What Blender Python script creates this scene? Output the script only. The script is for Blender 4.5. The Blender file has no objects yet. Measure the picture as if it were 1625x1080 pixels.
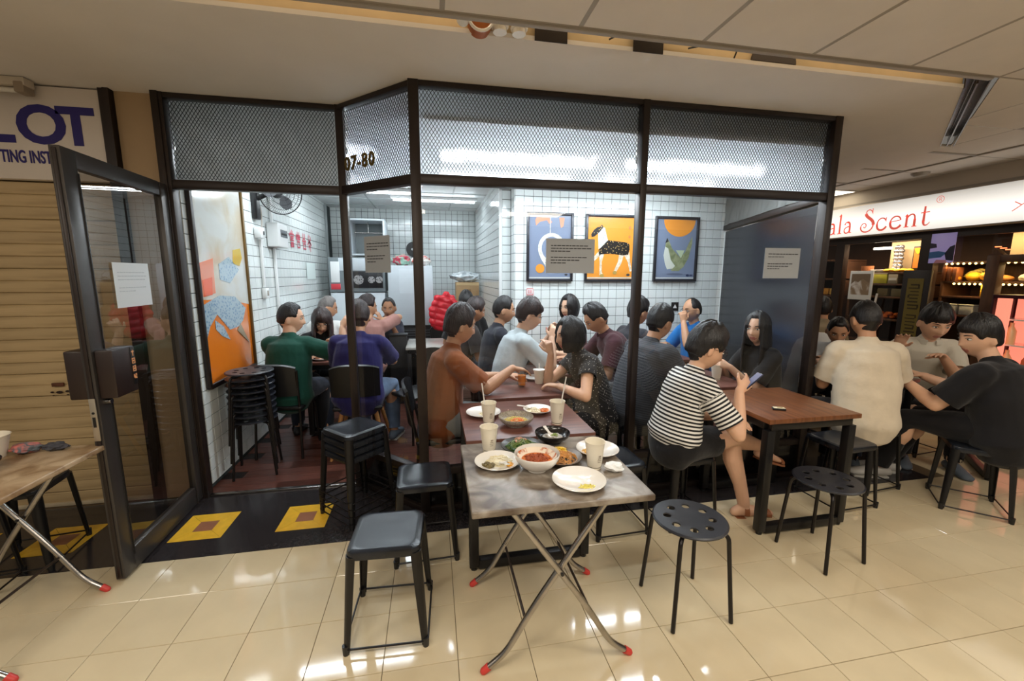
import bpy, bmesh, math, random
import numpy as np
from mathutils import Vector, Matrix, Quaternion, noise
random.seed(7)
SC = bpy.context.scene
COL = SC.collection
PI = math.pi

# ------------------------------------------------------------------ camera
H = 2.66            # corridor ceiling
YF = 0.25           # shop front glass
YR = 0.72           # recessed entrance
XL = -0.20          # left wall of the eatery
YP = 2.15           # wall with the posters
YK = 5.2            # back wall of the kitchen end
TZ = 2.15           # underside of the transom panels
cam_d = bpy.data.cameras.new('camera'); cam = bpy.data.objects.new('camera', cam_d); COL.objects.link(cam)
cam_d.sensor_fit = 'HORIZONTAL'; cam_d.sensor_width = 36.0; cam_d.lens = 662.7 / 1625 * 36.0
cam_d.clip_start = 0.02; cam_d.clip_end = 60
_y, _p, _r = 0.1882, 0.1546, 0.0032
_F = Vector((math.sin(_y) * math.cos(_p), math.cos(_y) * math.cos(_p), -math.sin(_p)))
_R = Vector((math.cos(_y), -math.sin(_y), 0)); _U = _R.cross(_F)
_R2 = math.cos(_r) * _R + math.sin(_r) * _U; _U2 = -math.sin(_r) * _R + math.cos(_r) * _U
M = Matrix((( _R2.x, _U2.x, -_F.x), (_R2.y, _U2.y, -_F.y), (_R2.z, _U2.z, -_F.z))).to_4x4()
M.translation = Vector((1.434, -2.408, 1.560))
cam.matrix_world = M
SC.camera = cam
# ------------------------------------------------------------------ exposure, world, big lights
SC.view_settings.view_transform = 'Standard'; SC.view_settings.look = 'None'
SC.view_settings.exposure = 0.1; SC.view_settings.gamma = 1.0; SC.view_settings.use_curve_mapping = False
W = bpy.data.worlds.new('mall_ambience'); SC.world = W; W.use_nodes = True
W.node_tree.nodes['Background'].inputs[0].default_value = (0.95, 0.86, 0.74, 1)
W.node_tree.nodes['Background'].inputs[1].default_value = 0.16
WARM = (1.0, 0.915, 0.785); COLD = (0.86, 0.95, 1.0)
def area(name, loc, sx, sy, power, col, rot=(0, 0, 0)):
    d = bpy.data.lights.new(name, 'AREA'); d.shape = 'RECTANGLE'; d.size = sx; d.size_y = sy; d.energy = power; d.color = col
    o = bpy.data.objects.new(name, d); o.location = loc; o.rotation_euler = rot; COL.objects.link(o); return o
CORRIDOR_W = 30.0
CORRIDOR_LAMPS = [(-1.6, -2.3), (0.8, -2.3), (3.2, -2.1), (5.6, -1.9), (0.8, -4.6), (3.2, -4.6), (5.2, 2.6)]
for (lx, ly) in CORRIDOR_LAMPS:
    area('corridor_lamp_light', (lx, ly, H - 0.03), 1.1, 0.5, CORRIDOR_W * (0.35 if ly > 0 else 0.72 if lx > 5 else 1), WARM)
SHOP_W = 12.5
HD = 2.47           # lower ceiling over the tables
SHOP_TUBES = [(0.55, 1.75, H), (2.1, 0.85, HD), (3.5, 0.85, HD), (3.5, 1.6, HD), (2.1, 1.6, HD), (0.6, 3.4, H), (1.5, 3.9, H)]
for (lx, ly, lz) in SHOP_TUBES:
    area('shop_tube_light', (lx, ly, lz - 0.085), 1.15, 0.05, SHOP_W * (.6 if ly > 3 else 1), COLD)

# ------------------------------------------------------------------ object helpers
def rp(o, label=None, cat=None, group=None, kind=None):
    if label: o['label'] = label
    if cat: o['category'] = cat
    if group: o['group'] = group
    if kind: o['kind'] = kind
    return o
def empty(name, loc=(0, 0, 0), rz=0.0, label=None, cat=None, group=None, kind=None, parent=None):
    o = bpy.data.objects.new(name, None); o.empty_display_size = 0.05; COL.objects.link(o)
    o.location = loc; o.rotation_euler = (0, 0, rz)
    if parent: o.parent = parent
    return rp(o, label, cat, group, kind)
def smooth_by_angle(me, ang=40):
    me.polygons.foreach_set('use_smooth', [True] * len(me.polygons))
    try: me.set_sharp_from_angle(angle=math.radians(ang))
    except Exception: pass
def link(name, me, parent=None, loc=None, rot=None, label=None, cat=None, group=None, kind=None):
    o = bpy.data.objects.new(name, me); COL.objects.link(o)
    if parent: o.parent = parent
    if loc is not None: o.location = loc
    if rot is not None: o.rotation_euler = rot
    return rp(o, label, cat, group, kind)
def fin(name, bm, mats, parent=None, loc=None, rot=None, smooth=40, **kw):
    me = bpy.data.meshes.new(name); bm.normal_update(); bm.to_mesh(me); bm.free()
    for m in (mats if isinstance(mats, (list, tuple)) else [mats]): me.materials.append(m)
    if smooth: smooth_by_angle(me, smooth)
    return link(name, me, parent, loc, rot, **kw)
def copy_tree(o, parent=None):
    c = o.copy(); COL.objects.link(c)
    if parent is not None: c.parent = parent
    for ch in list(o.children): copy_tree(ch, c)
    return c
def V(*a): return Vector(a)
def rotz(a): return Matrix.Rotation(a, 3, 'Z')

# ------------------------------------------------------------------ bmesh shapes
def box(bm, c, s, bev=0.0, R=None, seg=2, mi=0):
    x, y, z = s[0] / 2, s[1] / 2, s[2] / 2
    vs = [bm.verts.new(V(a, b, d)) for a in (-x, x) for b in (-y, y) for d in (-z, z)]
    q = [(0, 1, 3, 2), (4, 6, 7, 5), (0, 4, 5, 1), (2, 3, 7, 6), (0, 2, 6, 4), (1, 5, 7, 3)]
    fs = [bm.faces.new([vs[i] for i in f]) for f in q]
    for f in fs: f.material_index = mi
    if bev > 0:
        r = bmesh.ops.bevel(bm, geom=list({e for f in fs for e in f.edges}), offset=bev, segments=seg, profile=0.5, affect='EDGES', clamp_overlap=True)
        vs = list({v for v in vs if v.is_valid} | set(r['verts']))
        for f in r['faces']: f.material_index = mi
    c = Vector(c)
    for v in vs: v.co = (R @ v.co if R is not None else v.co) + c
    return vs
def frame_of(d):
    d = d.normalized(); a = V(0, 0, 1) if abs(d.z) < 0.9 else V(1, 0, 0)
    u = d.cross(a).normalized(); return u, d.cross(u).normalized()
def rings(bm, rs, cap=True, mi=0, closed=False):
    """rs: list of lists of points, bridged in order"""
    L = [[bm.verts.new(p) for p in r] for r in rs]; n = len(L[0])
    prs = list(zip(L[:-1], L[1:])) + ([(L[-1], L[0])] if closed else [])
    for a, b in prs:
        for i in range(n):
            f = bm.faces.new((a[i], a[(i + 1) % n], b[(i + 1) % n], b[i])); f.material_index = mi
    if cap and not closed:
        f = bm.faces.new(list(reversed(L[0]))); f.material_index = mi
        f = bm.faces.new(L[-1]); f.material_index = mi
    return L
def circ(c, u, v, r, n, r2=None):
    r2 = r if r2 is None else r2
    return [c + u * (r * math.cos(2 * PI * i / n)) + v * (r2 * math.sin(2 * PI * i / n)) for i in range(n)]
def cyl(bm, a, b, r0, r1=None, n=12, mi=0):
    a, b = Vector(a), Vector(b); r1 = r0 if r1 is None else r1
    u, v = frame_of(b - a)
    rings(bm, [circ(a, u, v, r0, n), circ(b, u, v, r1, n)], mi=mi)
def tube(bm, pts, r, n=10, closed=False, mi=0, caps=True):
    pts = [Vector(p) for p in pts]; k = len(pts)
    rr = r if isinstance(r, (list, tuple)) else [r] * k
    tang = []
    for i in range(k):
        if closed: t = pts[(i + 1) % k] - pts[i - 1]
        else: t = pts[min(i + 1, k - 1)] - pts[max(i - 1, 0)]
        tang.append(t.normalized())
    u, v = frame_of(tang[0]); out = []
    for i in range(k):
        if i:
            q = tang[i - 1].rotation_difference(tang[i]); u = (q @ u).normalized()
            u = (u - tang[i] * u.dot(tang[i])).normalized()
        v = tang[i].cross(u); out.append(circ(pts[i], u, v, rr[i], n))
    rings(bm, out, cap=caps, mi=mi, closed=closed)
def arc(pts, rad=0.03, n=5):
    """polyline with rounded corners"""
    pts = [Vector(p) for p in pts]; out = [pts[0]]
    for i in range(1, len(pts) - 1):
        a, b, c = pts[i - 1], pts[i], pts[i + 1]
        d0, d1 = (a - b), (c - b); l = min(rad, d0.length * 0.48, d1.length * 0.48)
        p, q = b + d0.normalized() * l, b + d1.normalized() * l
        for k in range(n + 1):
            t = k / n; out.append(p * (1 - t) ** 2 + b * (2 * t * (1 - t)) + q * t * t)
    out.append(pts[-1]); return out
def lathe(bm, prof, n=28, c=(0, 0, 0), mi=0, sx=1.0, sy=1.0):
    c = Vector(c); L = []
    for (r, z) in prof:
        if r < 1e-5: L.append([bm.verts.new(c + V(0, 0, z))])
        else: L.append([bm.verts.new(c + V(r * sx * math.cos(2 * PI * i / n), r * sy * math.sin(2 * PI * i / n), z)) for i in range(n)])
    for a, b in zip(L[:-1], L[1:]):
        for i in range(n):
            j = (i + 1) % n
            if len(a) == 1 and len(b) == 1: continue
            if len(a) == 1: vs = (a[0], b[j], b[i])
            elif len(b) == 1: vs = (a[i], a[j], b[0])
            else: vs = (a[i], a[j], b[j], b[i])
            f = bm.faces.new(vs); f.material_index = mi
def ball(bm, c, r, n=12, m=8, R=None, mi=0):
    c = Vector(c); r = (r, r, r) if not isinstance(r, (tuple, list)) else r
    L = []
    for j in range(m + 1):
        t = PI * j / m
        k = 1 if j in (0, m) else n
        ring = []
        for i in range(k):
            p = V(r[0] * math.sin(t) * math.cos(2 * PI * i / n), r[1] * math.sin(t) * math.sin(2 * PI * i / n), r[2] * math.cos(t))
            ring.append(bm.verts.new((R @ p if R is not None else p) + c))
        L.append(ring)
    for a, b in zip(L[:-1], L[1:]):
        for i in range(n):
            j = (i + 1) % n
            vs = (a[0], b[i], b[j]) if len(a) == 1 else ((a[i], b[0], a[j]) if len(b) == 1 else (a[i], b[i], b[j], a[j]))
            f = bm.faces.new(vs); f.material_index = mi
def poly(bm, pts, th, n, mi=0):
    """flat polygon (3D pts) given a thickness th along n"""
    n = Vector(n) * th
    a = [bm.verts.new(Vector(p)) for p in pts]; b = [bm.verts.new(Vector(p) + n) for p in pts]
    k = len(pts)
    f = bm.faces.new(list(reversed(a))); f.material_index = mi
    f = bm.faces.new(b); f.material_index = mi
    for i in range(k):
        f = bm.faces.new((a[i], a[(i + 1) % k], b[(i + 1) % k], b[i])); f.material_index = mi
NB = bmesh.new

# ------------------------------------------------------------------ materials
def srgb(r, g, b):
    f = lambda c: (c / 255 / 12.92) if c / 255 <= 0.04045 else ((c / 255 + 0.055) / 1.055) ** 2.4
    return (f(r), f(g), f(b), 1)
_M = {}
def mat(name, col, rough=0.5, metal=0.0, var=0.0, vscale=8.0, bump=0.0, bscale=40.0, spec=0.5, emit=None, estr=0.0, coat=0.0, stretch=None, col2=None, vcon=None, trans=0.0, sss=0.0, rvar=0.0, objvar=0.0, sheen=0.0):
    if name in _M: return _M[name]
    m = bpy.data.materials.new(name); m.use_nodes = True; nt = m.node_tree; N = nt.nodes; Lk = nt.links
    b = N['Principled BSDF']; col = tuple(col) if len(col) == 4 else (*col, 1)
    b.inputs['Base Color'].default_value = col; b.inputs['Roughness'].default_value = rough; b.inputs['Metallic'].default_value = metal
    b.inputs['Specular IOR Level'].default_value = spec; b.inputs['Coat Weight'].default_value = coat
    if coat: b.inputs['Coat Roughness'].default_value = 0.08
    if sheen: b.inputs['Sheen Weight'].default_value = sheen
    if trans: b.inputs['Transmission Weight'].default_value = trans
    if sss: b.inputs['Subsurface Weight'].default_value = sss; b.inputs['Subsurface Radius'].default_value = (0.012, 0.005, 0.003); b.inputs['Subsurface Scale'].default_value = 1.0
    if emit: b.inputs['Emission Color'].default_value = (*emit[:3], 1); b.inputs['Emission Strength'].default_value = estr
    tc = N.new('ShaderNodeTexCoord'); mp = N.new('ShaderNodeMapping'); Lk.new(tc.outputs['Object'], mp.inputs[0])
    if stretch: mp.inputs['Scale'].default_value = stretch
    src = None
    if var or col2 is not None:
        nz = N.new('ShaderNodeTexNoise'); nz.inputs['Scale'].default_value = vscale; nz.inputs['Detail'].default_value = 6
        Lk.new(mp.outputs[0], nz.inputs[0])
        cr = N.new('ShaderNodeValToRGB'); lo, hi = vcon or (0.3, 0.7)
        cr.color_ramp.elements[0].position = lo; cr.color_ramp.elements[1].position = hi
        c2 = tuple(col2) if col2 is not None else tuple(max(0, c * (1 - var)) for c in col[:3]) + (1,)
        c1 = col if col2 is not None else tuple(min(1, c * (1 + var)) for c in col[:3]) + (1,)
        cr.color_ramp.elements[0].color = c2; cr.color_ramp.elements[1].color = c1
        Lk.new(nz.outputs['Fac'], cr.inputs[0]); src = cr.outputs[0]
        if rvar:
            mr = N.new('ShaderNodeMapRange'); mr.inputs[3].default_value = max(0.02, rough - rvar); mr.inputs[4].default_value = rough + rvar
            Lk.new(nz.outputs['Fac'], mr.inputs[0]); Lk.new(mr.outputs[0], b.inputs['Roughness'])
    if objvar:
        oi = N.new('ShaderNodeObjectInfo'); hs = N.new('ShaderNodeHueSaturation'); mr = N.new('ShaderNodeMapRange')
        mr.inputs[3].default_value = 1 - objvar; mr.inputs[4].default_value = 1 + objvar
        Lk.new(oi.outputs['Random'], mr.inputs[0]); Lk.new(mr.outputs[0], hs.inputs['Value'])
        if src: Lk.new(src, hs.inputs['Color'])
        else: hs.inputs['Color'].default_value = col
        src = hs.outputs[0]
    if src: Lk.new(src, b.inputs['Base Color'])
    if bump:
        n2 = N.new('ShaderNodeTexNoise'); n2.inputs['Scale'].default_value = bscale; n2.inputs['Detail'].default_value = 4
        Lk.new(mp.outputs[0], n2.inputs[0]); bp = N.new('ShaderNodeBump'); bp.inputs['Strength'].default_value = bump; bp.inputs['Distance'].default_value = 0.01
        Lk.new(n2.outputs['Fac'], bp.inputs['Height']); Lk.new(bp.outputs[0], b.inputs['Normal'])
    _M[name] = m; return m
def glassmat(name, tint=(0.93, 0.95, 0.95), refl=1.0, rough=0.0):
    if name in _M: return _M[name]
    m = bpy.data.materials.new(name); m.use_nodes = True; nt = m.node_tree; N = nt.nodes; Lk = nt.links
    N.remove(N['Principled BSDF']); out = N['Material Output']
    t = N.new('ShaderNodeBsdfTransparent'); t.inputs[0].default_value = (*tint, 1)
    g = N.new('ShaderNodeBsdfGlossy'); g.inputs['Roughness'].default_value = rough
    fr = N.new('ShaderNodeFresnel'); ge = N.new('ShaderNodeNewGeometry'); io = N.new('ShaderNodeMapRange')
    io.inputs[3].default_value = 1.48; io.inputs[4].default_value = 1 / 1.48; Lk.new(ge.outputs['Backfacing'], io.inputs[0]); Lk.new(io.outputs[0], fr.inputs[0])
    mu = N.new('ShaderNodeMath'); mu.operation = 'MULTIPLY'; mu.inputs[1].default_value = refl; Lk.new(fr.outputs[0], mu.inputs[0])
    mx = N.new('ShaderNodeMixShader'); Lk.new(mu.outputs[0], mx.inputs[0]); Lk.new(t.outputs[0], mx.inputs[1]); Lk.new(g.outputs[0], mx.inputs[2])
    Lk.new(mx.outputs[0], out.inputs[0]); _M[name] = m; return m
def mixmat(name, cola, colb, kind, scale, lo, hi, rough=0.5, attr=None, stretch=None, coat=0.0):
    """two-colour pattern: 'noise','voronoi','wave' (wave may run on a mesh attribute)"""
    if name in _M: return _M[name]
    m = bpy.data.materials.new(name); m.use_nodes = True; nt = m.node_tree; N = nt.nodes; Lk = nt.links; b = N['Principled BSDF']
    b.inputs['Roughness'].default_value = rough; b.inputs['Coat Weight'].default_value = coat
    tc = N.new('ShaderNodeTexCoord'); mp = N.new('ShaderNodeMapping'); Lk.new(tc.outputs['Object'], mp.inputs[0])
    if stretch: mp.inputs['Scale'].default_value = stretch
    if attr:
        at = N.new('ShaderNodeAttribute'); at.attribute_name = attr
        mu = N.new('ShaderNodeMath'); mu.operation = 'MULTIPLY'; mu.inputs[1].default_value = scale; Lk.new(at.outputs['Fac'], mu.inputs[0])
        fr = N.new('ShaderNodeMath'); fr.operation = 'FRACT'; Lk.new(mu.outputs[0], fr.inputs[0]); fac = fr.outputs[0]
    elif kind == 'noise':
        t = N.new('ShaderNodeTexNoise'); t.inputs['Scale'].default_value = scale; t.inputs['Detail'].default_value = 7; t.inputs['Distortion'].default_value = 0.6
        Lk.new(mp.outputs[0], t.inputs[0]); fac = t.outputs['Fac']
    elif kind == 'voronoi':
        t = N.new('ShaderNodeTexVoronoi'); t.inputs['Scale'].default_value = scale; Lk.new(mp.outputs[0], t.inputs[0]); fac = t.outputs['Distance']
    else:
        t = N.new('ShaderNodeTexWave'); t.inputs['Scale'].default_value = scale; t.inputs['Distortion'].default_value = 3; t.inputs['Detail'].default_value = 3
        Lk.new(mp.outputs[0], t.inputs[0]); fac = t.outputs['Fac']
    cr = N.new('ShaderNodeValToRGB'); cr.color_ramp.elements[0].position = lo; cr.color_ramp.elements[1].position = hi
    cr.color_ramp.elements[0].color = cola; cr.color_ramp.elements[1].color = colb
    Lk.new(fac, cr.inputs[0]); Lk.new(cr.outputs[0], b.inputs['Base Color'])
    _M[name] = m; return m
def emis(name, col, s):
    return mat(name, col, 0.5, emit=col, estr=s)
def sheetmat(name, col, tr=0.6, rough=0.35):
    """white plastic film: diffuse + translucent + sheen"""
    if name in _M: return _M[name]
    m = bpy.data.materials.new(name); m.use_nodes = True; nt = m.node_tree; N = nt.nodes; Lk = nt.links
    N.remove(N['Principled BSDF']); out = N['Material Output']
    d = N.new('ShaderNodeBsdfDiffuse'); d.inputs[0].default_value = col
    t = N.new('ShaderNodeBsdfTranslucent'); t.inputs[0].default_value = col
    g = N.new('ShaderNodeBsdfGlossy'); g.inputs['Roughness'].default_value = rough
    m1 = N.new('ShaderNodeMixShader'); m1.inputs[0].default_value = tr; Lk.new(d.outputs[0], m1.inputs[1]); Lk.new(t.outputs[0], m1.inputs[2])
    m2 = N.new('ShaderNodeMixShader'); m2.inputs[0].default_value = 0.12; Lk.new(m1.outputs[0], m2.inputs[1]); Lk.new(g.outputs[0], m2.inputs[2])
    Lk.new(m2.outputs[0], out.inputs[0]); _M[name] = m; return m

BLK = srgb(30, 27, 26)
m_frame = mat('dark_bronze_metal', srgb(44, 35, 32), 0.38, 0.3, var=0.15, vscale=3)
m_alu = mat('grey_bronze_metal', srgb(74, 70, 68), 0.35, 0.5, var=0.1, vscale=4)
m_blackmetal = mat('black_powder_coat', srgb(26, 25, 26), 0.36, 0.2, bump=0.06, bscale=300)
m_seat = mat('scuffed_black_seat', srgb(26, 28, 33), 0.24, 0.1, col2=srgb(38, 42, 50), vscale=7, vcon=(0.35, 0.65), rvar=0.05, stretch=(1, 3, 1))
m_floor = mat('polished_beige_tile', srgb(208, 192, 160), 0.065, spec=0.5, var=0.05, vscale=5, objvar=0.025, rvar=0.02)
m_grout = mat('tile_joint', srgb(96, 80, 58), 0.8)
m_granite = mat('black_granite', srgb(34, 32, 34), 0.17, col2=srgb(52, 48, 50), vscale=60, vcon=(0.45, 0.6), rvar=0.05)
m_yellow = mat('yellow_vinyl', srgb(226, 178, 50), 0.3, var=0.12, vscale=14)
m_brownt = mat('brown_vinyl', srgb(146, 96, 72), 0.35, var=0.1, vscale=12)
m_plank = mat('red_brown_laminate', srgb(104, 58, 44), 0.4, col2=srgb(66, 34, 26), vscale=6, vcon=(0.35, 0.65), stretch=(1.2, 14, 1), objvar=0.12)
m_plankj = mat('dark_joint', srgb(24, 14, 12), 0.8)
m_ceil = mat('painted_board', srgb(226, 220, 214), 0.75, var=0.03, vscale=3, bump=0.05, bscale=30)
m_ctile = mat('ceiling_tile', srgb(226, 219, 212), 0.8, var=0.03, vscale=4, objvar=0.02)
m_cgrid = mat('ceiling_grid', srgb(164, 156, 146), 0.5)
m_plen = mat('plenum_board', srgb(212, 190, 152), 0.8, var=0.2, vscale=2.5)
m_wtile = mat('white_glazed_tile', srgb(232, 238, 237), 0.13, coat=0.3, objvar=0.02)
m_wgrout = mat('dark_grout', srgb(52, 60, 60), 0.8)
m_white = mat('white_paint', srgb(236, 238, 238), 0.45)
m_glass = glassmat('clear_glass', (0.80, 0.81, 0.82), 1.4)
m_glassdoor = glassmat('door_glass', (0.62, 0.62, 0.61), 1.9)
m_film = glassmat('navy_film_glass', (0.05, 0.06, 0.085), 0.6)
m_navy = mat('navy_film', srgb(27, 29, 40), 0.25, col2=srgb(22, 24, 33), vscale=2)
m_steel = mat('brushed_chrome', srgb(176, 172, 168), 0.24, 1.0, var=0.12, vscale=20)
m_red = mat('red_rubber', srgb(205, 62, 56), 0.45)
m_wallp = mat('tan_wall_paint', srgb(172, 146, 114), 0.7, var=0.06, vscale=3)
m_shut = mat('beige_shutter_paint', srgb(190, 165, 124), 0.42, col2=srgb(160, 136, 98), vscale=3.5, vcon=(0.3, 0.62), stretch=(0.6, 1, 7), objvar=0.07)
m_paper = sheetmat('white_paper', srgb(232, 236, 238), 0.25, 0.6)
m_ink = mat('print_ink', srgb(52, 52, 56), 0.8)
m_china = mat('white_melamine', srgb(240, 236, 230), 0.16, coat=0.3)
m_cup = mat('paper_cup', srgb(234, 226, 208), 0.55, var=0.03, vscale=10)
m_blkplastic = mat('black_plastic', srgb(24, 24, 26), 0.35)
m_kwhite = mat('white_appliance', srgb(214, 222, 228), 0.3, var=0.03)
m_tableD = mat('dark_walnut_laminate', srgb(122, 80, 70), 0.34, col2=srgb(100, 64, 56), vscale=5, vcon=(0.35, 0.65), stretch=(1, 9, 1))
m_tableW = mat('walnut_laminate', srgb(132, 82, 48), 0.36, col2=srgb(92, 52, 30), vscale=4, vcon=(0.32, 0.66), stretch=(9, 0.9, 1))
m_edge = mat('table_edge_band', srgb(146, 100, 70), 0.4, var=0.1, vscale=20)
def marble(name, a, b, c):
    m = mixmat(name, a, b, 'noise', 9, 0.36, 0.64, 0.34); nt = m.node_tree; cr = [n for n in nt.nodes if n.type == 'VALTORGB'][0]
    e = cr.color_ramp.elements.new(0.5); e.color = c; return m
m_marble = marble('grey_brown_marble_laminate', srgb(88, 74, 62), srgb(164, 155, 143), srgb(128, 117, 105))
m_marbleL = marble('tan_marble_laminate', srgb(128, 100, 72), srgb(190, 166, 136), srgb(160, 134, 104))
# ------------------------------------------------------------------ the setting
def tile_mesh(name, w, h, t, inset, m):
    bm = NB(); a = [bm.verts.new(V(x * w / 2, y * h / 2, -t)) for x, y in ((-1, -1), (1, -1), (1, 1), (-1, 1))]
    w2, h2 = w / 2 - inset, h / 2 - inset
    c = [bm.verts.new(V(x * w / 2, y * h / 2, -inset)) for x, y in ((-1, -1), (1, -1), (1, 1), (-1, 1))]
    b = [bm.verts.new(V(x * w2, y * h2, 0)) for x, y in ((-1, -1), (1, -1), (1, 1), (-1, 1))]
    bm.faces.new(b)
    for i in range(4):
        j = (i + 1) % 4; bm.faces.new((c[i], c[j], b[j], b[i])); bm.faces.new((a[i], a[j], c[j], c[i]))
    me = bpy.data.meshes.new(name); bm.normal_update(); bm.to_mesh(me); bm.free(); me.materials.append(m); return me
def tile_stuff(name, w, h, t, inset, m, mats44, parent):
    """many alike tiles joined into one part"""
    pv = np.array([(x * w / 2, y * h / 2, -t) for x, y in ((-1, -1), (1, -1), (1, 1), (-1, 1))] + [(x * (w / 2 - inset), y * (h / 2 - inset), 0) for x, y in ((-1, -1), (1, -1), (1, 1), (-1, 1))])
    pf = [(4, 5, 6, 7)] + [(i, (i + 1) % 4, 4 + (i + 1) % 4, 4 + i) for i in range(4)]
    vs, fs = [], []
    for k, Mx in enumerate(mats44):
        A = np.array(Mx); vs.append(pv @ A[:3, :3].T + A[:3, 3]); fs += [tuple(i + 8 * k for i in f) for f in pf]
    me = bpy.data.meshes.new(name); me.from_pydata(np.concatenate(vs).tolist(), [], fs); me.update(); me.materials.append(m)
    return link(name, me, parent, kind='stuff')
def TM(loc, rot=(0, 0, 0)):
    from mathutils import Euler
    return Matrix.Translation(loc) @ Euler(rot).to_matrix().to_4x4()
def slab(name, x0, x1, y0, y1, z0, z1, m, parent=None, **kw):
    bm = NB(); box(bm, ((x0 + x1) / 2, (y0 + y1) / 2, (z0 + z1) / 2), (x1 - x0, y1 - y0, z1 - z0)); return fin(name, bm, m, parent, smooth=0, **kw)

# floor ---------------------------------------------------------------
floor = slab('floor', -3.2, 8.6, -6.4, 5.6, -0.12, -0.004, m_grout, kind='structure')
ft = tile_mesh('floor_tile', 0.2975, 0.2975, 0.004, 0.0012, m_floor); rest = []
for iy in range(-21, 18):
    for ix in range(-10, 28):
        x, y = (ix + 0.5) * 0.3, (iy + 0.5) * 0.3
        if y > 0 and not (x > 5.25): continue
        if y > 0 and x > 6.95: continue
        near = (-2.1 < y < 0 and -1.5 < x < 6.0) or (0 < y < 1.8 and x < 6.9)
        if near: link('floor_tile', ft, floor, (x, y, 0))
        else: rest.append(TM((x, y, 0)))
tile_stuff('floor_tile_field', 0.2975, 0.2975, 0.004, 0.0012, m_floor, rest, floor)
slab('granite_band', -3.2, 5.25, 0.002, YR, -0.004, 0.0, m_granite, floor)
slab('granite_band', 4.29, 5.25, YR, 4.6, -0.004, 0.0, m_granite, floor)
def inlay(cx, cy, s=0.285):
    a, b = s / 2, s * 0.19
    for k in range(4):
        R = Matrix.Rotation(k * PI / 2, 3, 'Z'); bm = NB()
        pts = [V(-a + .001, -a, 0), V(a - .001, -a, 0), V(b - .001, -b, 0), V(-b + .001, -b, 0)]
        poly(bm, [R @ p for p in pts], 0.0015, (0, 0, 1)); fin('inlay_border', bm, m_yellow, floor, (cx, cy, 0.0002), smooth=0)
    bm = NB(); box(bm, (0, 0, 0.0008), (2 * b - .001, 2 * b - .001, 0.0015)); fin('inlay_centre', bm, m_brownt, floor, (cx, cy, 0.0002), smooth=0)
for cx in (-1.31, -0.755, 0.005, 0.59): inlay(cx, 0.315)
slab('plank_bed', XL, 4.9, YF, YK, -0.004, -0.0005, m_plankj, floor)
pm = tile_mesh('floor_plank', 0.896, 0.118, 0.004, 0.001, m_plank); rest = []
j = 0; y = YR + 0.06
while y < YK:
    x = XL - 0.9 + 0.3 * ((j * 7) % 3)
    while x < 4.9:
        if x > XL - .3 and x < 4.9 - .4:
            if y < 2.4 and x < 1.9: link('floor_plank', pm, floor, (max(x, XL + .45) if x < XL + .45 else x, y, 0.003))
            else: rest.append(TM((x, y, 0.003)))
        x += 0.9
    y += 0.12; j += 1
for yy in (0.37, 0.49, 0.61):
    for x in np.arange(1.9, 4.2, 0.9): rest.append(TM((x, yy, 0.003)))
tile_stuff('floor_plank_field', 0.896, 0.118, 0.004, 0.001, m_plank, rest, floor)
bm = NB(); box(bm, (0.33, YR, 0.006), (1.06, 0.035, 0.012), 0.003); fin('threshold_strip', bm, m_steel, floor)

# ceiling -------------------------------------------------------------
bm = NB()
poly(bm, [(x, y, H) for x, y in [(-3.2, -.29), (4.54, -.29), (5.72, .62), (5.84, .62), (5.84, 4.8), (4.95, 4.8), (4.95, 2.2), (4.29, .25), (1.356, .25), (.86, .72), (-.2, .72), (-.2, .95), (-3.2, .95)]], 0.02, (0, 0, 1))
ceil = fin('ceiling', bm, m_ceil, smooth=0, kind='structure')
ct = tile_mesh('ceiling_panel', 0.597, 0.597, 0.012, 0.004, m_ctile); rest = []
for iy in range(10):
    y = -0.43 - 0.3065 - iy * 0.613
    for ix in range(-9, 10):
        x = 2.118 + (ix + 0.5) * 0.613
        if iy < 2: link('ceiling_panel', ct, ceil, (x, y, H), (PI, 0, 0))
        else: rest.append(TM((x, y, H), (PI, 0, 0)))
for iy in range(0, 9):
    y = -0.43 + 0.3065 + iy * 0.613
    for ix in range(4, 10):
        x = 2.118 + (ix + 0.5) * 0.613
        if x > 5.84 + .29 and x < 7.4: link('ceiling_panel', ct, ceil, (x, y, H), (PI, 0, 0))
bm = NB()   # the cut panels beside the diagonal slot
poly(bm, [(x, y, H) for x, y in [(4.585, -.425), (5.182, -.425), (5.182, .07)]], 0.012, (0, 0, 1)); fin('ceiling_panel', bm, m_ctile, ceil, smooth=0)
bm = NB(); poly(bm, [(x, y, H) for x, y in [(5.195, -.425), (5.79, -.425), (5.79, .18), (5.30, .18), (5.195, .09)]], 0.012, (0, 0, 1)); fin('ceiling_panel', bm, m_ctile, ceil, smooth=0)
bm = NB(); poly(bm, [(x, y, H) for x, y in [(5.33, .195), (5.79, .195), (5.79, .585)]], 0.012, (0, 0, 1)); fin('ceiling_panel', bm, m_ctile, ceil, smooth=0)
tile_stuff('ceiling_panel_field', 0.597, 0.597, 0.012, 0.004, m_ctile, rest, ceil)
bm = NB()
for ix in range(-8, 11): box(bm, (2.118 + ix * .613, -3.5, H + .006), (.022, 6.12, .01))
for iy in range(11): box(bm, (2.4, -.43 - iy * .613, H + .008), (11.2, .022, .01))
for ix in range(6, 10): box(bm, (2.118 + ix * .613, 2.1, H + .006), (.022, 5.1, .01))
for iy in range(9): box(bm, (6.7, -.43 + iy * .613, H + .008), (1.8, .022, .01))
fin('ceiling_grid', bm, m_cgrid, ceil, smooth=0)
slab('ceiling_board', 5.835, 7.6, -.42, 4.8, H + .013, H + .02, m_ctile, ceil)
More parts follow.
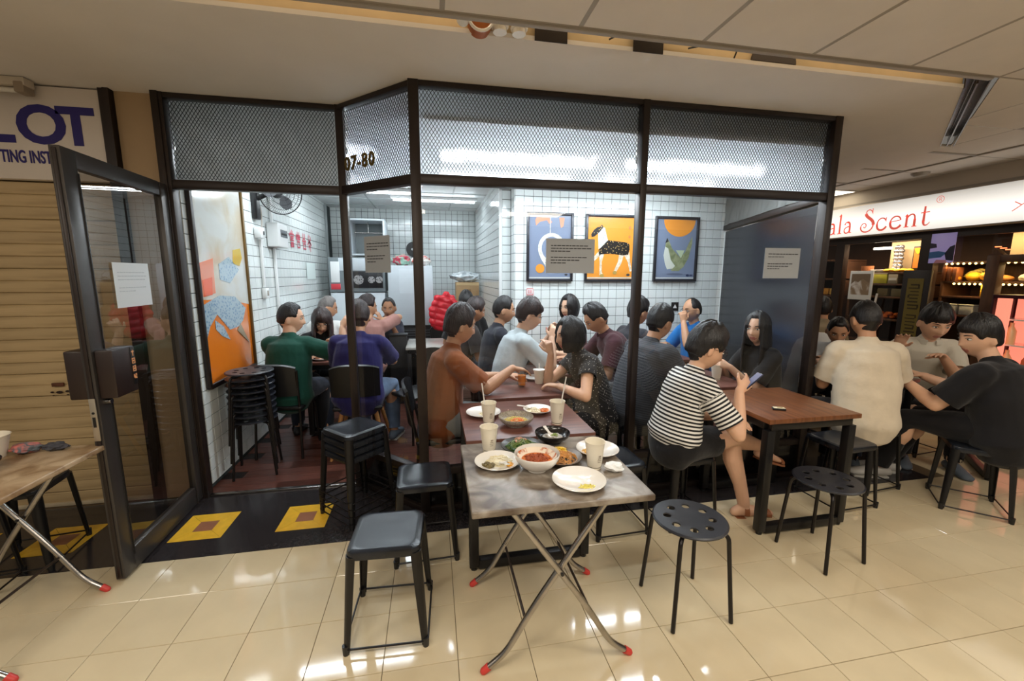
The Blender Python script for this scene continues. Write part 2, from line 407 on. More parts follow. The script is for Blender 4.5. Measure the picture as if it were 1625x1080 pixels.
# the open slot and the void above it
bm = NB()
box(bm, (0.7, -.41, H - .001), (7.7, .026, .012), .002); fin('slot_trim', bm, m_cgrid, ceil)
bm = NB(); box(bm, (0.6, .0, H + .30), (7.9, .95, .02)); box(bm, (0.6, -.265, H + .15), (7.9, .02, .29)); box(bm, (0.6, -.47, H + .16), (7.9, .015, .27))
fin('ceiling_void', bm, m_plen, ceil, smooth=0)
area('ceiling_void_fill', (2.4, -.43, H + .27), 4.2, .03, 3.2, (1, .85, .62))  # added fill that brightens the slot band; no real fitting up there
m_slot = mat('smoked_reflector', srgb(52, 44, 38), 0.25, 0.5, var=0.4, vscale=9)
a_, b_, c_, d_ = V(4.54, -.29, 0), V(5.72, .62, 0), V(4.56, -.40, 0), V(5.83, .60, 0)
bm = NB()
def quad(p, z0, z1):
    poly(bm, [V(q.x, q.y, z0) for q in p], z1 - z0, (0, 0, 1))

e = (b_ - a_).normalized(); nrm = V(e.y, -e.x, 0)
for p0, off in ((a_, 0), (c_ + nrm * -.0, 0)):
    q0 = p0; q1 = b_ if p0 is a_ else d_
    quad([q0, q0 + nrm * .006, q1 + nrm * .006, q1], H - .004, H + .08)
mid0, mid1 = (a_ + c_) / 2, (b_ + d_) / 2
quad([mid0, mid0 + nrm * .008, mid1 + nrm * .008, mid1], H, H + .06)
quad([a_, c_, d_, b_], H + .08, H + .09); fin('linear_diffuser', bm, m_slot, ceil, smooth=0)

# generic tiled wall ----------------------------------------------------
def tiled_wall(name, slabargs, mats, nmax=300, **kw):
    """mats: transforms of the tiles sorted so that the ones showing largest come first"""
    w = slab(name, *slabargs, m_wgrout, kind='structure')
    tm = tile_mesh('wall_tile', 0.0955, 0.0955, 0.006, 0.0012, m_wtile)
    for Mx in mats[:nmax]:
        o = link('wall_tile', tm, w); o.matrix_local = Mx
    if mats[nmax:]: tile_stuff('wall_tile_field', 0.0955, 0.0955, 0.006, 0.0012, m_wtile, mats[nmax:], w)
    return w
P2 = PI / 2
# left wall (faces +x)
ts = []
for iy in range(40):
    for iz in range(27):
        y, z = YR + .17 + iy * .1, .05 + iz * .1 + .03
        ts.append((abs(y - 1.9) + abs(z - 1.7) * .8 if z > .8 else 3 + abs(y - 1) + (1 - z), TM((XL + .006, y, z), (0, P2, 0))))
ts.sort(key=lambda t: t[0]); 
wall_left = tiled_wall('wall_left', (XL - .12, XL, YR + .115, YK, 0, H), [t[1] for t in ts])
bm = NB(); box(bm, (XL + .02, 4.78, 1.33), (.05, .03, 2.62), .004); fin('trim_1', bm, mat('grey_trim', srgb(150, 156, 156), .5), kind='structure')
# poster wall (faces -y)
ts = []
for ix in range(26):
    for iz in range(26):
        x, z = 2.33 + .05 + ix * .1, .05 + iz * .1
        if x > 4.88: continue
        vis = 1.0 < z < 2.5
        pz_ = any(p0 < x < p1 for p0, p1 in ((2.5, 2.95), (3.15, 3.7), (4.0, 4.47))) and 1.55 < z < 2.2
        ts.append((0 if vis and not pz_ else 1 if vis else 2, abs(z - 1.7), TM((x, YP - .006, z), (P2, 0, 0))))
ts.sort(key=lambda t: (t[0], t[1]))
wall_back = tiled_wall('wall_back', (2.33, 4.95, YP, YP + .25, 0, H), [t[2] for t in ts])
# the recessed strip beside it, its return, and the side of the kitchen passage
ts = [(TM((2.33 - .05 - ix * .1 + .0, YP + .25 - .006, .05 + iz * .1), (P2, 0, 0))) for iz in range(26) for ix in range(1)]
ts += [(TM((2.33 - .006, YP + .05 + iy * .1, .05 + iz * .1), (0, -P2, 0))) for iz in range(26) for iy in range(2)]
ts += [(TM((2.215 - .006, YP + .33 + iy * .1, .05 + iz * .1), (0, -P2, 0))) for iz in range(27) for iy in range(27)]
wall_side = tiled_wall('wall_side', (2.215, 2.33, YP + .25, YK, 0, H), ts, nmax=0)
bm = NB(); box(bm, (2.215, YP + .262, H / 2), (.035, .035, H), .004); fin('trim_2', bm, m_white, kind='structure')
bm = NB(); box(bm, (4.90, YP - .012, H / 2), (.035, .025, H), .004); fin('trim_3', bm, m_white, kind='structure')
# kitchen back wall
ts = []
for ix in range(25):
    for iz in range(27):
        x, z = -.15 + ix * .1, .06 + iz * .1
        ts.append((0 if (x > .75 and z > 1.0) else 1, TM((x, YK - .006, z), (P2, 0, 0))))
ts.sort(key=lambda t: t[0])
wall_kitchen = tiled_wall('wall_kitchen', (XL, 2.25, YK, YK + .12, 0, H), [t[1] for t in ts])
# eatery ceiling
bm = NB(); poly(bm, [V(x, y, H + .002) for x, y in ((XL, YR), (.86, YR), (1.356, YF), (4.25, YF), (4.88, YP), (4.88, YK), (XL, YK))], .028, (0, 0, 1)); sc = fin('ceiling_inner', bm, m_white, smooth=0, kind='structure')
bm = NB()
for x in (0.55, 1.15, 1.75, 2.35, 2.95, 3.55, 4.15): box(bm, (x, 2.9, H), (.018, 4.4, .008))
for y in (1.2, 1.8, 2.4, 3.0, 3.6, 4.2, 4.8): box(bm, (2.3, y, H), (5.0, .018, .008))
fin('ceiling_grid', bm, mat('pale_grid', srgb(190, 196, 196), .5), sc, smooth=0)
bm = NB(); poly(bm, [V(x, y, HD + .002) for x, y in ((1.40, YF + .05), (4.22, YF + .05), (4.80, YP - .015), (1.40, YP - .015))], .028, (0, 0, 1)); fin('ceiling_dining', bm, m_white, smooth=0, kind='structure')
for k, (lx, ly, lz) in enumerate(SHOP_TUBES):
    t = empty('tube_light', (lx, ly, lz), label=['white ceiling tube light nearest the tiled left wall', 'white ceiling tube light behind the front corner post', 'white ceiling tube light nearest the right glass front', 'white ceiling tube light in front of the horse poster', 'white ceiling tube light before the passage corner', 'white ceiling tube light over the glare-pale tables at the left rear', 'white ceiling tube light over the fridge'][k], cat='light', group='tube lights on the eatery ceiling')
    bm = NB(); box(bm, (0, 0, -.02), (1.22, .055, .04), .006); fin('batten', bm, m_white, t)
    bm = NB(); cyl(bm, (-.57, 0, -.055), (.57, 0, -.055), .013, n=10); fin('tube', bm, emis('lamp_white', (.86, .95, 1, 1), 42.0) if ly < 3 else emis('lamp_white_dim', (.86, .95, 1, 1), 32.0), t)

# left: neighbour's closed shop ------------------------------------------
YS = 0.77
slab('pillar', -.44, XL - .003, YR + .02, YR + .11, 0, H, m_wallp, kind='structure')
slab('trim_4', -.50, -.44, YR - .02, YR + .3, 0, H, m_frame, kind='structure')
slab('wall_neighbour', -3.2, -.5, YS + .06, YS + .2, 0, H, m_wallp, kind='structure')
sh = empty('roller_shutter', (-1.85, YS, 0), label='closed beige steel roller shutter below the blue lettered sign', cat='shutter')
sl = NB(); n = 8; pf = [V(-1.34, 0, -.0375), V(-1.34, -.006, -.033), V(-1.34, -.0075, 0), V(-1.34, -.006, .033), V(-1.34, 0, .0375)]
rings(sl, [[p for p in pf], [V(-p.x, p.y, p.z) for p in pf]], cap=True)
sme = bpy.data.meshes.new('shutter_slat'); sl.to_mesh(sme); sl.free(); sme.materials.append(m_shut); smooth_by_angle(sme, 50)
random.seed(3)
for k in range(28):
    link('shutter_slat', sme, sh, (0, random.uniform(-.003, .003), .055 + k * .075), (random.uniform(-.04, .04), random.uniform(-.0015, .0015), 0))
bm = NB(); box(bm, (0, -.01, .012), (2.68, .03, .025), .004); fin('bottom_rail', bm, mat('worn_pale_metal', srgb(190, 176, 150), .5, var=.2), sh)
bm = NB(); box(bm, (.865, -.018, .845), (.065, .012, .024), .002); fin('keyhole_plate', bm, mat('rusty_metal', srgb(92, 52, 30), .7, var=.3), sh)
bm = NB()
for dx, dz, s in ((-.04, -.05, .008), (.0, -.052, .014), (.045, -.047, .01), (-.035, -.072, .005), (.045, -.07, .006)): ball(bm, (.865 + dx, -.016, .845 + dz), (s * 1.4, .004, s * .7), 8, 4)
fin('screw_holes', bm, mat('dark_hole', srgb(40, 24, 18), .9), sh)
# signboard with blue lettering
m_blue = mat('navy_vinyl_letter', srgb(36, 26, 112), .4)
def text(name, s, size, m, loc, rot, parent=None, ext=.0015, ax=1.0, shear=0, off=0.0, align='LEFT', font_space=1.0):
    c = bpy.data.curves.new(name, 'FONT'); c.body = s; c.size = size; c.extrude = ext; c.offset = off; c.align_x = align; c.space_character = font_space; c.shear = shear; c.resolution_u = 4
    o = bpy.data.objects.new('tmp', c); COL.objects.link(o); bpy.context.view_layer.update()
    me = bpy.data.meshes.new_from_object(o.evaluated_get(bpy.context.evaluated_depsgraph_get())); bpy.data.objects.remove(o)
    me.name = name; me.materials.clear(); me.materials.append(m)
    if ax != 1.0: me.transform(Matrix.Diagonal((ax, 1, 1, 1)))
    return link(name, me, parent, loc, rot)
sb = empty('shop_signboard', (-1.6, YR, 2.12), label='white signboard with large navy letters above the beige shutter', cat='sign')
bm = NB(); box(bm, (0.0, .02, .265), (2.26, .06, .53), .006); fin('board', bm, mat('aged_white_acrylic', srgb(214, 204, 196), .4, var=.04, vscale=2), sb)
slab('trim_5', -.47, -.44, YR - .03, YR + .02, 2.1, H, m_frame, kind='structure')
for _c, _x in (('L', .485), ('O', .655), ('T', .868)): text('letter', _c, .295, m_blue, (_x, -.012, .213), (P2, 0, 0), sb, off=.009, ax=1.06)
text('small_letters', 'TING INSTRU', .098, m_blue, (.555, -.012, .095), (P2, 0, 0), sb, off=.002, ax=.55)['kind'] = 'stuff'
lf = empty('sign_lamp', (-1.55, YR - .07, H - .055), label='dusty tube lamp fitting above the navy lettered signboard', cat='lamp')
bm = NB(); box(bm, (0, 0, .03), (1.5, .07, .045), .006); fin('lamp_body', bm, mat('dusty_white', srgb(196, 184, 168), .6), lf)
bm = NB(); cyl(bm, (-.7, -.0, -.01), (.68, 0, -.01), .014); fin('lamp_tube', bm, mat('unlit_tube', srgb(222, 216, 206), .3), lf)
bm = NB(); box(bm, (.72, 0, 0), (.05, .075, .06), .008); fin('end_cap', bm, mat('aged_cap', srgb(150, 134, 116), .6), lf)

# shop front -----------------------------------------------------------
FW = .05
def bar(name, p0, p1, w, d, parent, m=m_frame, bev=.003):
    """straight frame bar between two points, w across, d deep"""
    p0, p1 = Vector(p0), Vector(p1); dr = p1 - p0; l = dr.length; c = (p0 + p1) / 2; bm = NB()
    if abs(dr.z) > .9 * l: box(bm, c, (w, d, l), bev)
    else:
        box(bm, (0, 0, 0), (l, d, w), bev); R = rotz(math.atan2(dr.y, dr.x))
        for v in bm.verts: v.co = R @ v.co + c
    return fin(name, bm, m, parent)
def mesh_panel(p0, p1, z0, z1, parent, px=.0215, pz=.033, sw=.0030):
    """expanded metal: diamonds of flattened strands with thickness, one part"""
    p0, p1 = Vector((*p0, 0)), Vector((*p1, 0)); L = (p1 - p0).length; e = (p1 - p0) / L; nn = V(-e.y, e.x, 0)
    vs, fs = [], []
    def strand(a, b):
        d = V(b[0] - a[0], 0, b[1] - a[1]); l = d.length; q = V(-d.z / l, 0, d.x / l) * sw / 2
        k = len(vs)
        for s, t in ((1, -.0012), (1, .0012), (-1, .0012), (-1, -.0012)):
            for pt in (a, b):
                x, z = pt[0] + q.x * s, pt[1] + q.z * s; w = p0 + e * x + nn * t; vs.append((w.x, w.y, z))
        for i in range(4):
            j = (i + 1) % 4; fs.append((k + 2 * i, k + 2 * i + 1, k + 2 * j + 1, k + 2 * j))
    nx, nz = int(L / px), int((z1 - z0) / pz); ox, oz = (L - nx * px) / 2, z0 + ((z1 - z0) - nz * pz) / 2
    for i in range(nx):
        for j in range(nz):
            x, z = ox + i * px, oz + j * pz
            for a, b in (((x, z + pz / 2), (x + px / 2, z)), ((x + px / 2, z), (x + px, z + pz / 2)), ((x, z + pz / 2), (x + px / 2, z + pz)), ((x + px / 2, z + pz), (x + px, z + pz / 2))): strand(a, b)
    me = bpy.data.meshes.new('expanded_mesh'); me.from_pydata(vs, [], fs); me.update(); me.materials.append(m_meshmetal)
    return link('expanded_mesh', me, parent, kind='stuff')
m_meshmetal = mat('dark_mesh_metal', srgb(20, 22, 30), 0.6, 0.0)
m_sheet = sheetmat('white_plastic_sheet', srgb(240, 245, 250), .85, .25)
_nt = m_sheet.node_tree; _out = _nt.nodes['Material Output']; _old = _out.inputs[0].links[0].from_socket
_rf = _nt.nodes.new('ShaderNodeBsdfRefraction'); _rf.inputs['Roughness'].default_value = .42; _rf.inputs['IOR'].default_value = 1.18; _rf.inputs[0].default_value = srgb(236, 242, 250)
_mx = _nt.nodes.new('ShaderNodeMixShader'); _mx.inputs[0].default_value = .22; _nt.links.new(_old, _mx.inputs[1]); _nt.links.new(_rf.outputs[0], _mx.inputs[2]); _nt.links.new(_mx.outputs[0], _out.inputs[0])
m_sheetdim = sheetmat('underlit_plastic_sheet', srgb(150, 154, 152), .45, .3)  # grey copy of the film: weaker backlight put into its colour
def film(p0, p1, z0, z1, off, parent, seed=0, amp=.012):
    p0, p1 = Vector((*p0, 0)), Vector((*p1, 0)); L = (p1 - p0).length; e = (p1 - p0) / L; nn = V(-e.y, e.x, 0)
    nx, nz = max(8, int(L / .018)), 22; vs, fs = [], []
    for j in range(nz + 1):
        for i in range(nx + 1):
            x, z = L * i / nx, z0 + (z1 - z0) * j / nz
            t = off + amp * (noise.noise(V(x * 9 + z * 5, z * 4 + seed, seed)) + .6 * noise.noise(V(x * 22, z * 9 + x * 6, seed + 4)))
            w = p0 + e * x + nn * t; vs.append((w.x, w.y, z))
    for j in range(nz):
        for i in range(nx):
            a = j * (nx + 1) + i; fs.append((a, a + 1, a + nx + 2, a + nx + 1))
    me = bpy.data.meshes.new('plastic_sheet'); me.from_pydata(vs, [], fs); me.update(); me.materials.append(m_sheetdim if seed in (1, 5) else m_sheet); smooth_by_angle(me, 180)
    return link('plastic_sheet', me, parent)
def pane(p0, p1, z0, z1, parent, m=m_glass, th=.006, name='glass_pane'):
    bm = NB(); p0, p1 = Vector((*p0, 0)), Vector((*p1, 0))
    bm.faces.new([bm.verts.new(V(q.x, q.y, z)) for q, z in ((p0, z0), (p1, z0), (p1, z1), (p0, z1))])
    return fin(name, bm, m, parent, smooth=0)
A0, A1 = (XL + .02, YR), (.86, YR); B1 = (1.356, YF); C1 = (2.80, YF); D1 = (4.25, YF); E1 = (4.88, YP - .02)
wf = empty('wall_front', (0, 0, 0), kind='structure')
TT = .055
for (p, w) in ((A0, .05), (A1, .05), (B1, .06), (C1, .045), (D1, .06)):
    bar('post', (p[0], p[1], 0), (p[0], p[1], H), w, .07, wf)
def bay(n, a, b, glass, seed, plinth=True, navy=False, mp=m_glass):
    w = empty('window_%d' % n, (0, 0, 0), kind='structure')
    bar('transom', (*a, TZ - TT / 2), (*b, TZ - TT / 2), TT, .06, w); bar('head_rail', (*a, H - .016), (*b, H - .016), .03, .06, w)
    e = (Vector(b) - Vector(a)).normalized(); g = e * .03
    mesh_panel(Vector(a) + g, Vector(b) - g, TZ, H - .03, w); film(Vector(a) + g, Vector(b) - g, TZ, H - .03, .035, w, seed)
    if glass:
        pane(Vector(a) + g, Vector(b) - g, .26 if plinth else .1, TZ - TT, w, mp)
        bar('sill_rail', (*a, .28), (*b, .28), .045, .055, w)
        bar('bottom_rail', (*a, .02), (*b, .02), .04, .06, w)
        bar('plinth_panel', (*a, .15), (*b, .15), .22, .012, w, mat('black_gloss_panel', srgb(20, 19, 20), .12))
    return w
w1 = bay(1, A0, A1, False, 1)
w2 = bay(2, A1, B1, True, 2); w3 = bay(3, B1, C1, True, 3); w4 = bay(4, C1, D1, True, 4)
w5 = bay(5, D1, E1, True, 5, mp=m_glass)
# navy film lining the side glass, seen from inside
pane((4.235, .30), (4.855, YP - .05), .3, TZ - TT - .02, w5, m_navy, name='navy_film')
text('unit_number', '07-80', .118, mat('gold_vinyl', srgb(104, 84, 34), .35, .5), (A1[0] + .062 - .030, A1[1] - .059 - .032, TZ + .085), (P2, 0, math.atan2(B1[1] - A1[1], B1[0] - A1[0])), w2, ext=.003, off=.003, ax=.95, font_space=1.15)['kind'] = 'stuff'
bm = NB(); box(bm, (XL + .005, YR, H / 2), (.04, .09, H), .003); fin('trim_6', bm, m_frame, kind='structure')

# open glass door (hinged at the left jamb, standing out into the corridor)
DA = Vector((XL + .0, YR - .05)); DB = Vector((-.165, -.15)); dl = (DB - DA).length; da = math.atan2(DB.y - DA.y, DB.x - DA.x)
door = empty('door_1', (DA.x, DA.y, 0), da, kind='structure')
DH = 2.115
def dbar(name, c, s, m=m_alu, bev=.004): 
    bm = NB(); box(bm, c, s, bev); return fin(name, bm, m, door)
dbar('stile', (.035, 0, DH / 2 + .01), (.07, .042, DH - .02)); dbar('stile', (dl - .045, 0, DH / 2 + .01), (.09, .042, DH - .02))
dbar('top_rail', (dl / 2, 0, DH - .04), (dl - .165, .042, .08)); dbar('bottom_rail', (dl / 2, 0, .075), (dl - .165, .042, .12))
dbar('edge_channel', (dl + .003, 0, DH / 2 + .01), (.008, .018, DH - .04), m_frame)
dbar('edge_bead', (dl - .088, -.0, DH / 2), (.006, .05, DH - .2), m_blackmetal, .001)
bm = NB(); vs = [bm.verts.new(V(x, 0, z)) for x, z in ((.07, .13), (dl - .09, .13), (dl - .09, DH - .08), (.07, DH - .08))]; bm.faces.new(vs); fin('glass_pane', bm, m_glassdoor, door, smooth=0)
for s in (1, -1):
    bm = NB(); box(bm, (dl - .09, s * .06, 1.085), (.16, .075, .235), .008); hb = fin('lock_box', bm, mat('brown_black_box', srgb(40, 28, 25), .4), door)
    if s > 0:
        bm = NB(); box(bm, (dl - .15, .0985, 1.10), (.03, .003, .19), .001); fin('button_strip', bm, m_blkplastic, hb)
        mpk = mat('pink_print', srgb(226, 150, 120), .5); bm = NB()
        for k, zz in enumerate((1.125, 1.085, 1.045)):
            x0 = dl - .15
            if k < 2:
                for dx, dz, sx_, sz in ((0, .012, .024, .004), (0, -.012, .024, .004), (-.010, 0, .004, .026), (.010, 0, .004, .026), (0, 0, .008, .008)): box(bm, (x0 + dx, .1005, zz + dz), (sx_, .001, sz))
            else:
                for a in range(4):
                    for b in range(4):
                        if (a * 3 + b * 5) % 4 != 1: box(bm, (x0 - .009 + a * .006, .1005, zz - .009 + b * .006), (.0055, .001, .0055))
        box(bm, (x0, .1005, 1.165), (.005, .001, .03)); box(bm, (x0, .1005, 1.172), (.02, .001, .005)); fin('pictogram', bm, mat('orange_print', srgb(232, 164, 110), .5), hb)
bm = NB(); box(bm, (dl + .008, 0, .87), (.006, .026, .21), .002); fin('lock_plate', bm, mat('nickel', srgb(196, 186, 168), .35, .8), door)
bm = NB(); box(bm, (dl + .0115, 0, .86), (.002, .012, .05)); cyl(bm, (dl + .0105, 0, .905), (dl + .0125, 0, .905), .006); fin('latch_opening', bm, m_blkplastic, door)
bm = NB(); cyl(bm, (dl - .05, .02, .945), (dl - .05, .045, .945), .014, .012, n=16); fin('lock_cylinder', bm, m_steel, door)
# ------------------------------------------------------------------ shop across the corridor (wall on x = 6.95)
XS = 6.95
m_shopframe = mat('dark_brown_frame', srgb(44, 32, 27), 0.4)
m_shopwood = mat('shop_brown_wood', srgb(96, 62, 38), 0.5, col2=srgb(70, 44, 27), vscale=5, stretch=(1, 6, 1))
wr = slab('wall_right', XS, XS + .12, -2.0, 4.8, 2.46, H, mat('pale_fascia', srgb(206, 194, 180), .6), kind='structure')
slab('fascia_rail', XS - .03, XS, -2.0, 4.8, 2.47, 2.50, m_cgrid, wr); slab('base_panel', XS, XS + .08, -2.0, 4.8, 0, .22, m_shopframe, wr)
slab('head_panel', XS, XS + .08, -2.0, 4.8, 1.985, 2.07, m_shopframe, wr)
for y0, y1 in ((-1.3, -1.2), (.20, .30), (1.38, 1.53), (2.44, 2.56), (2.98, 3.1), (4.0, 4.1)): slab('mullion', XS, XS + .08, y0, y1, .22, 1.985, m_shopframe, wr)
win = [(-1.2, .20), (.30, 1.38), (1.53, 2.44), (2.56, 2.98), (3.1, 4.0)]
for k, (y0, y1) in enumerate(win):
    w = empty('window_%d' % (k + 6), (0, 0, 0), kind='structure'); pane((XS + .04, y0), (XS + .04, y1), .22, 1.985, w, glassmat('shop_glass', (.92, .92, .9), .8))
slab('wall_shop_back', 8.3, 8.4, -2.0, 4.8, 0, H, mat('brown_shop_wall', srgb(84, 58, 38), .7, var=.2, vscale=2), kind='structure')
slab('ceiling_shop', XS + .1, 8.4, -2.0, 4.8, 2.10, 2.14, mat('brown_shop_ceiling', srgb(70, 52, 38), .7), kind='structure')
# lightbox sign
sg = empty('lightbox_sign', (XS - .10, 1.2, 2.06), label='long glowing white lightbox with coral serif lettering along the right shop', cat='sign')
bm = NB(); box(bm, (.05, 0, .205), (.10, 6.2, .40), .004); fin('case', bm, mat('aluminium_edge', srgb(170, 158, 146), .4, .4), sg)
bm = NB(); box(bm, (-.003, 0, .205), (.006, 6.17, .37), .001)
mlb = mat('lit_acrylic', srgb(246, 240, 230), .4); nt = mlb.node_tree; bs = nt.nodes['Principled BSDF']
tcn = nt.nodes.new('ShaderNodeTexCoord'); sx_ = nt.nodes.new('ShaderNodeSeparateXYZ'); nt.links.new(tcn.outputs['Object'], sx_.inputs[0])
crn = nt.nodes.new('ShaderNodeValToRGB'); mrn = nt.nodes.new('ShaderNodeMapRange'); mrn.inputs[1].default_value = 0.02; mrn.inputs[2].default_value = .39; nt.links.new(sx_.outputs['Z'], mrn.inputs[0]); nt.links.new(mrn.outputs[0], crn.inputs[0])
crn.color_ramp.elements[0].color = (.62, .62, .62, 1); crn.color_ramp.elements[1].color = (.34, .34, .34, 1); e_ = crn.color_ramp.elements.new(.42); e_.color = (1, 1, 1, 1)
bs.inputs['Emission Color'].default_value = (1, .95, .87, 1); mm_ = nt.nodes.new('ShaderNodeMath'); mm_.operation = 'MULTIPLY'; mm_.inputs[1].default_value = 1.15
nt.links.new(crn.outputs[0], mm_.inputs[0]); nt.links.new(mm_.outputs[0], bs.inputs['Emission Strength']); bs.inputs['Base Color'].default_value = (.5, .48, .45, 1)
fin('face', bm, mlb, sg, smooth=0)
m_coral = mat('coral_letter', srgb(226, 92, 78), .5, emit=srgb(226, 92, 78), estr=.55)
# ribbon lettering: strokes = [(points (x,z), widths)], drawn in a unit x-height box
def bez(p, n=10):
    out = []
    for k in range(n + 1):
        t = k / n; q = [Vector((*a, 0)) for a in p]
        while len(q) > 1: q = [a.lerp(b, t) for a, b in zip(q[:-1], q[1:])]
        out.append((q[0].x, q[0].y))
    return out
GL = {
 'a': (.82, [([(.08, .78), (.2, 1.0), (.38, 1.0)], [.09, .07, .07]), (bez([(.30, 1.0), (.62, 1.06), (.60, .7), (.60, .2)]), .13), ([(.60, .25), (.62, .04), (.80, .02)], [.13, .10, .03]), (bez([(.58, .60), (.2, .60), (.02, .42), (.08, .18)]), .07), (bez([(.08, .22), (.12, -.08), (.48, -.06), (.60, .22)]), .09)]),
 'l': (.52, [([(.24, 0.02), (.24, 1.72)], .13), ([(.06, 1.60), (.30, 1.80)], [.02, .10]), ([(.02, .02), (.46, .02)], .05)]),
 'S': (1.30, [(bez([(1.02, 1.55), (.98, 1.95), (.42, 2.0), (.45, 1.50)]), .06), (bez([(.45, 1.55), (.48, 1.15), (1.22, 1.05), (1.20, .50)]), .20), (bez([(1.20, .55), (1.15, -.25), (.05, -.25), (.08, .42)]), .09), (bez([(.08, .38), (.15, .85), (.62, .80), (.56, .42)]), .06), (bez([(.56, .45), (.52, .22), (.34, .30), (.38, .44)]), .05), ([(1.02, 1.95), (1.04, 1.45)], [.05, .02])]),
 'c': (.98, [(bez([(.82, .74), (.72, 1.12), (.12, 1.1), (.10, .48)]), .08), (bez([(.10, .52), (.08, -.18), (.76, -.14), (.90, .26)]), .13), ([(.84, 1.02), (.84, .62)], [.06, .02])]),
 'e': (1.04, [([(.12, .56), (.92, .66)], .05), (bez([(.92, .64), (.86, 1.14), (.14, 1.14), (.10, .50)]), .09), (bez([(.10, .56), (.08, -.2), (.80, -.12), (.96, .26)]), .14)]),
 'n': (1.06, [([(.22, .02), (.22, .96)], .13), ([(.04, .86), (.26, 1.02)], [.02, .09]), (bez([(.24, .72), (.40, 1.06), (.84, 1.2), (.82, .55)]), .09), ([(.82, .62), (.82, .02)], .14), ([(.04, .02), (.42, .02)], .05), ([(.64, .02), (1.02, .02)], .05)]),
 't': (.80, [([(.30, 1.50), (.28, .30)], [.10, .15]), (bez([(.28, .34), (.28, -.12), (.58, -.06), (.74, .24)]), [.15, .13, .11, .10, .09, .08, .07, .06, .05, .04, .03]), ([(.04, 1.0), (.66, 1.04)], .06)]),
}
def ribbon(bm, pts, w, tf, th, n, wk=1.0):
    k = len(pts); ww = w if isinstance(w, (list, tuple)) else [w] * k; L = []
    for i in range(k):
        a, b = pts[max(i - 1, 0)], pts[min(i + 1, k - 1)]; d = Vector((b[0] - a[0], b[1] - a[1])).normalized(); q = Vector((-d.y, d.x)) * ww[i] * wk / 2
        L.append((bm.verts.new(tf(pts[i][0] + q.x, pts[i][1] + q.y)), bm.verts.new(tf(pts[i][0] - q.x, pts[i][1] - q.y))))
    nn = Vector(n) * th
    T = [(bm.verts.new(a.co + nn), bm.verts.new(b.co + nn)) for a, b in L]
    for i in range(k - 1):
        bm.faces.new((T[i][0], T[i][1], T[i + 1][1], T[i + 1][0])); bm.faces.new((L[i][0], L[i + 1][0], T[i + 1][0], T[i][0])); bm.faces.new((L[i][1], T[i][1], T[i + 1][1], L[i + 1][1]))
y = 2.60 - 1.2 + .0; u = .105
def word(s, y0, z0, u, gap=.12):
    x = 0
    for ch in s:
        if ch == ' ': x += .62; continue
        wd, st = GL[ch]; bm = NB()
        for pts, w in st: ribbon(bm, pts, w, lambda a, b, x=x: V(-.0065, y0 - (x + a) * u, z0 + b * u), .0015, (-1, 0, 0), 1.3)
        fin('letter', bm, m_coral, sg, smooth=0)['kind'] = 'stuff'; x += wd + gap
    return x * u
wd = word('ala Scent', 1.415, .065, .139)
bm = NB(); cr_ = V(-.0065, 1.415 - wd - .045, .325)
tube(bm, [cr_ + V(0, .034 * math.cos(2 * PI * k / 20), .034 * math.sin(2 * PI * k / 20)) for k in range(20)], .0025, 4, closed=True)
for p in ([(-.010, -.018), (-.010, .018), (.006, .018), (.011, .010), (.006, .002), (-.010, .002)], [(0, .002), (.013, -.018)]):
    tube(bm, [cr_ + V(0, -a, b) for a, b in p], .0022, 4)
fin('registered_mark', bm, m_coral, sg, smooth=0)
bm = NB()
for p in ([(0, 0), (.11, .09)], [(.01, .085), (.06, .05)], [(.14, .08), (.16, .095), (.20, .095), (.215, .075), (.14, 0), (.22, 0)], [(.26, 0), (.265, .095), (.32, .095)]):
    tube(bm, [V(-.0065, -.47 - a, .115 + b) for a, b in p], .004, 4)
fin('small_letters', bm, m_coral, sg, smooth=0)['kind'] = 'stuff'
# goods ------------------------------------------------------------------
def thing1(name, bm, m, label, cat, group=None, smooth=40): return fin(name, bm, m, label=label, cat=cat, group=group, smooth=smooth)
XG = 7.16
def shelfunit(name, y0, y1, zs, label, back=True, x0=XS + .12, x1=XS + .55, m=m_shopwood, post=.03):
    t = empty(name, ((x0 + x1) / 2, (y0 + y1) / 2, 0), label=label, cat='shelf'); w = y1 - y0; d = x1 - x0
    for z in zs:
        bm = NB(); box(bm, (0, 0, z), (d, w, .025), .003); fin('shelf_board', bm, m, t)
    for sy in (-1, 1):
        bm = NB(); box(bm, (0, sy * (w / 2 - post / 2), max(zs) / 2), (d, post, max(zs)), .003); fin('side_panel', bm, m, t)
    if back:
        bm = NB(); box(bm, (d / 2 - .01, 0, max(zs) / 2), (.015, w - 2 * post, max(zs))); fin('back_panel', bm, m, t)
    return t
shelfunit('display_shelf', 1.60, 2.42, (.35, .72, 1.02, 1.30, 1.46, 1.60), 'brown shelf unit of goods behind the middle shop window')
shelfunit('display_shelf', 2.57, 2.97, (.35, .80, 1.05, 1.28, 1.52, 1.78), 'narrow brown shelf unit behind the leftmost visible shop window')
shelfunit('bread_display', .36, 1.36, (.35, .75, 1.14, 1.34, 1.50, 1.71), 'brown food display with rows of golden bulbs behind the right shop window')
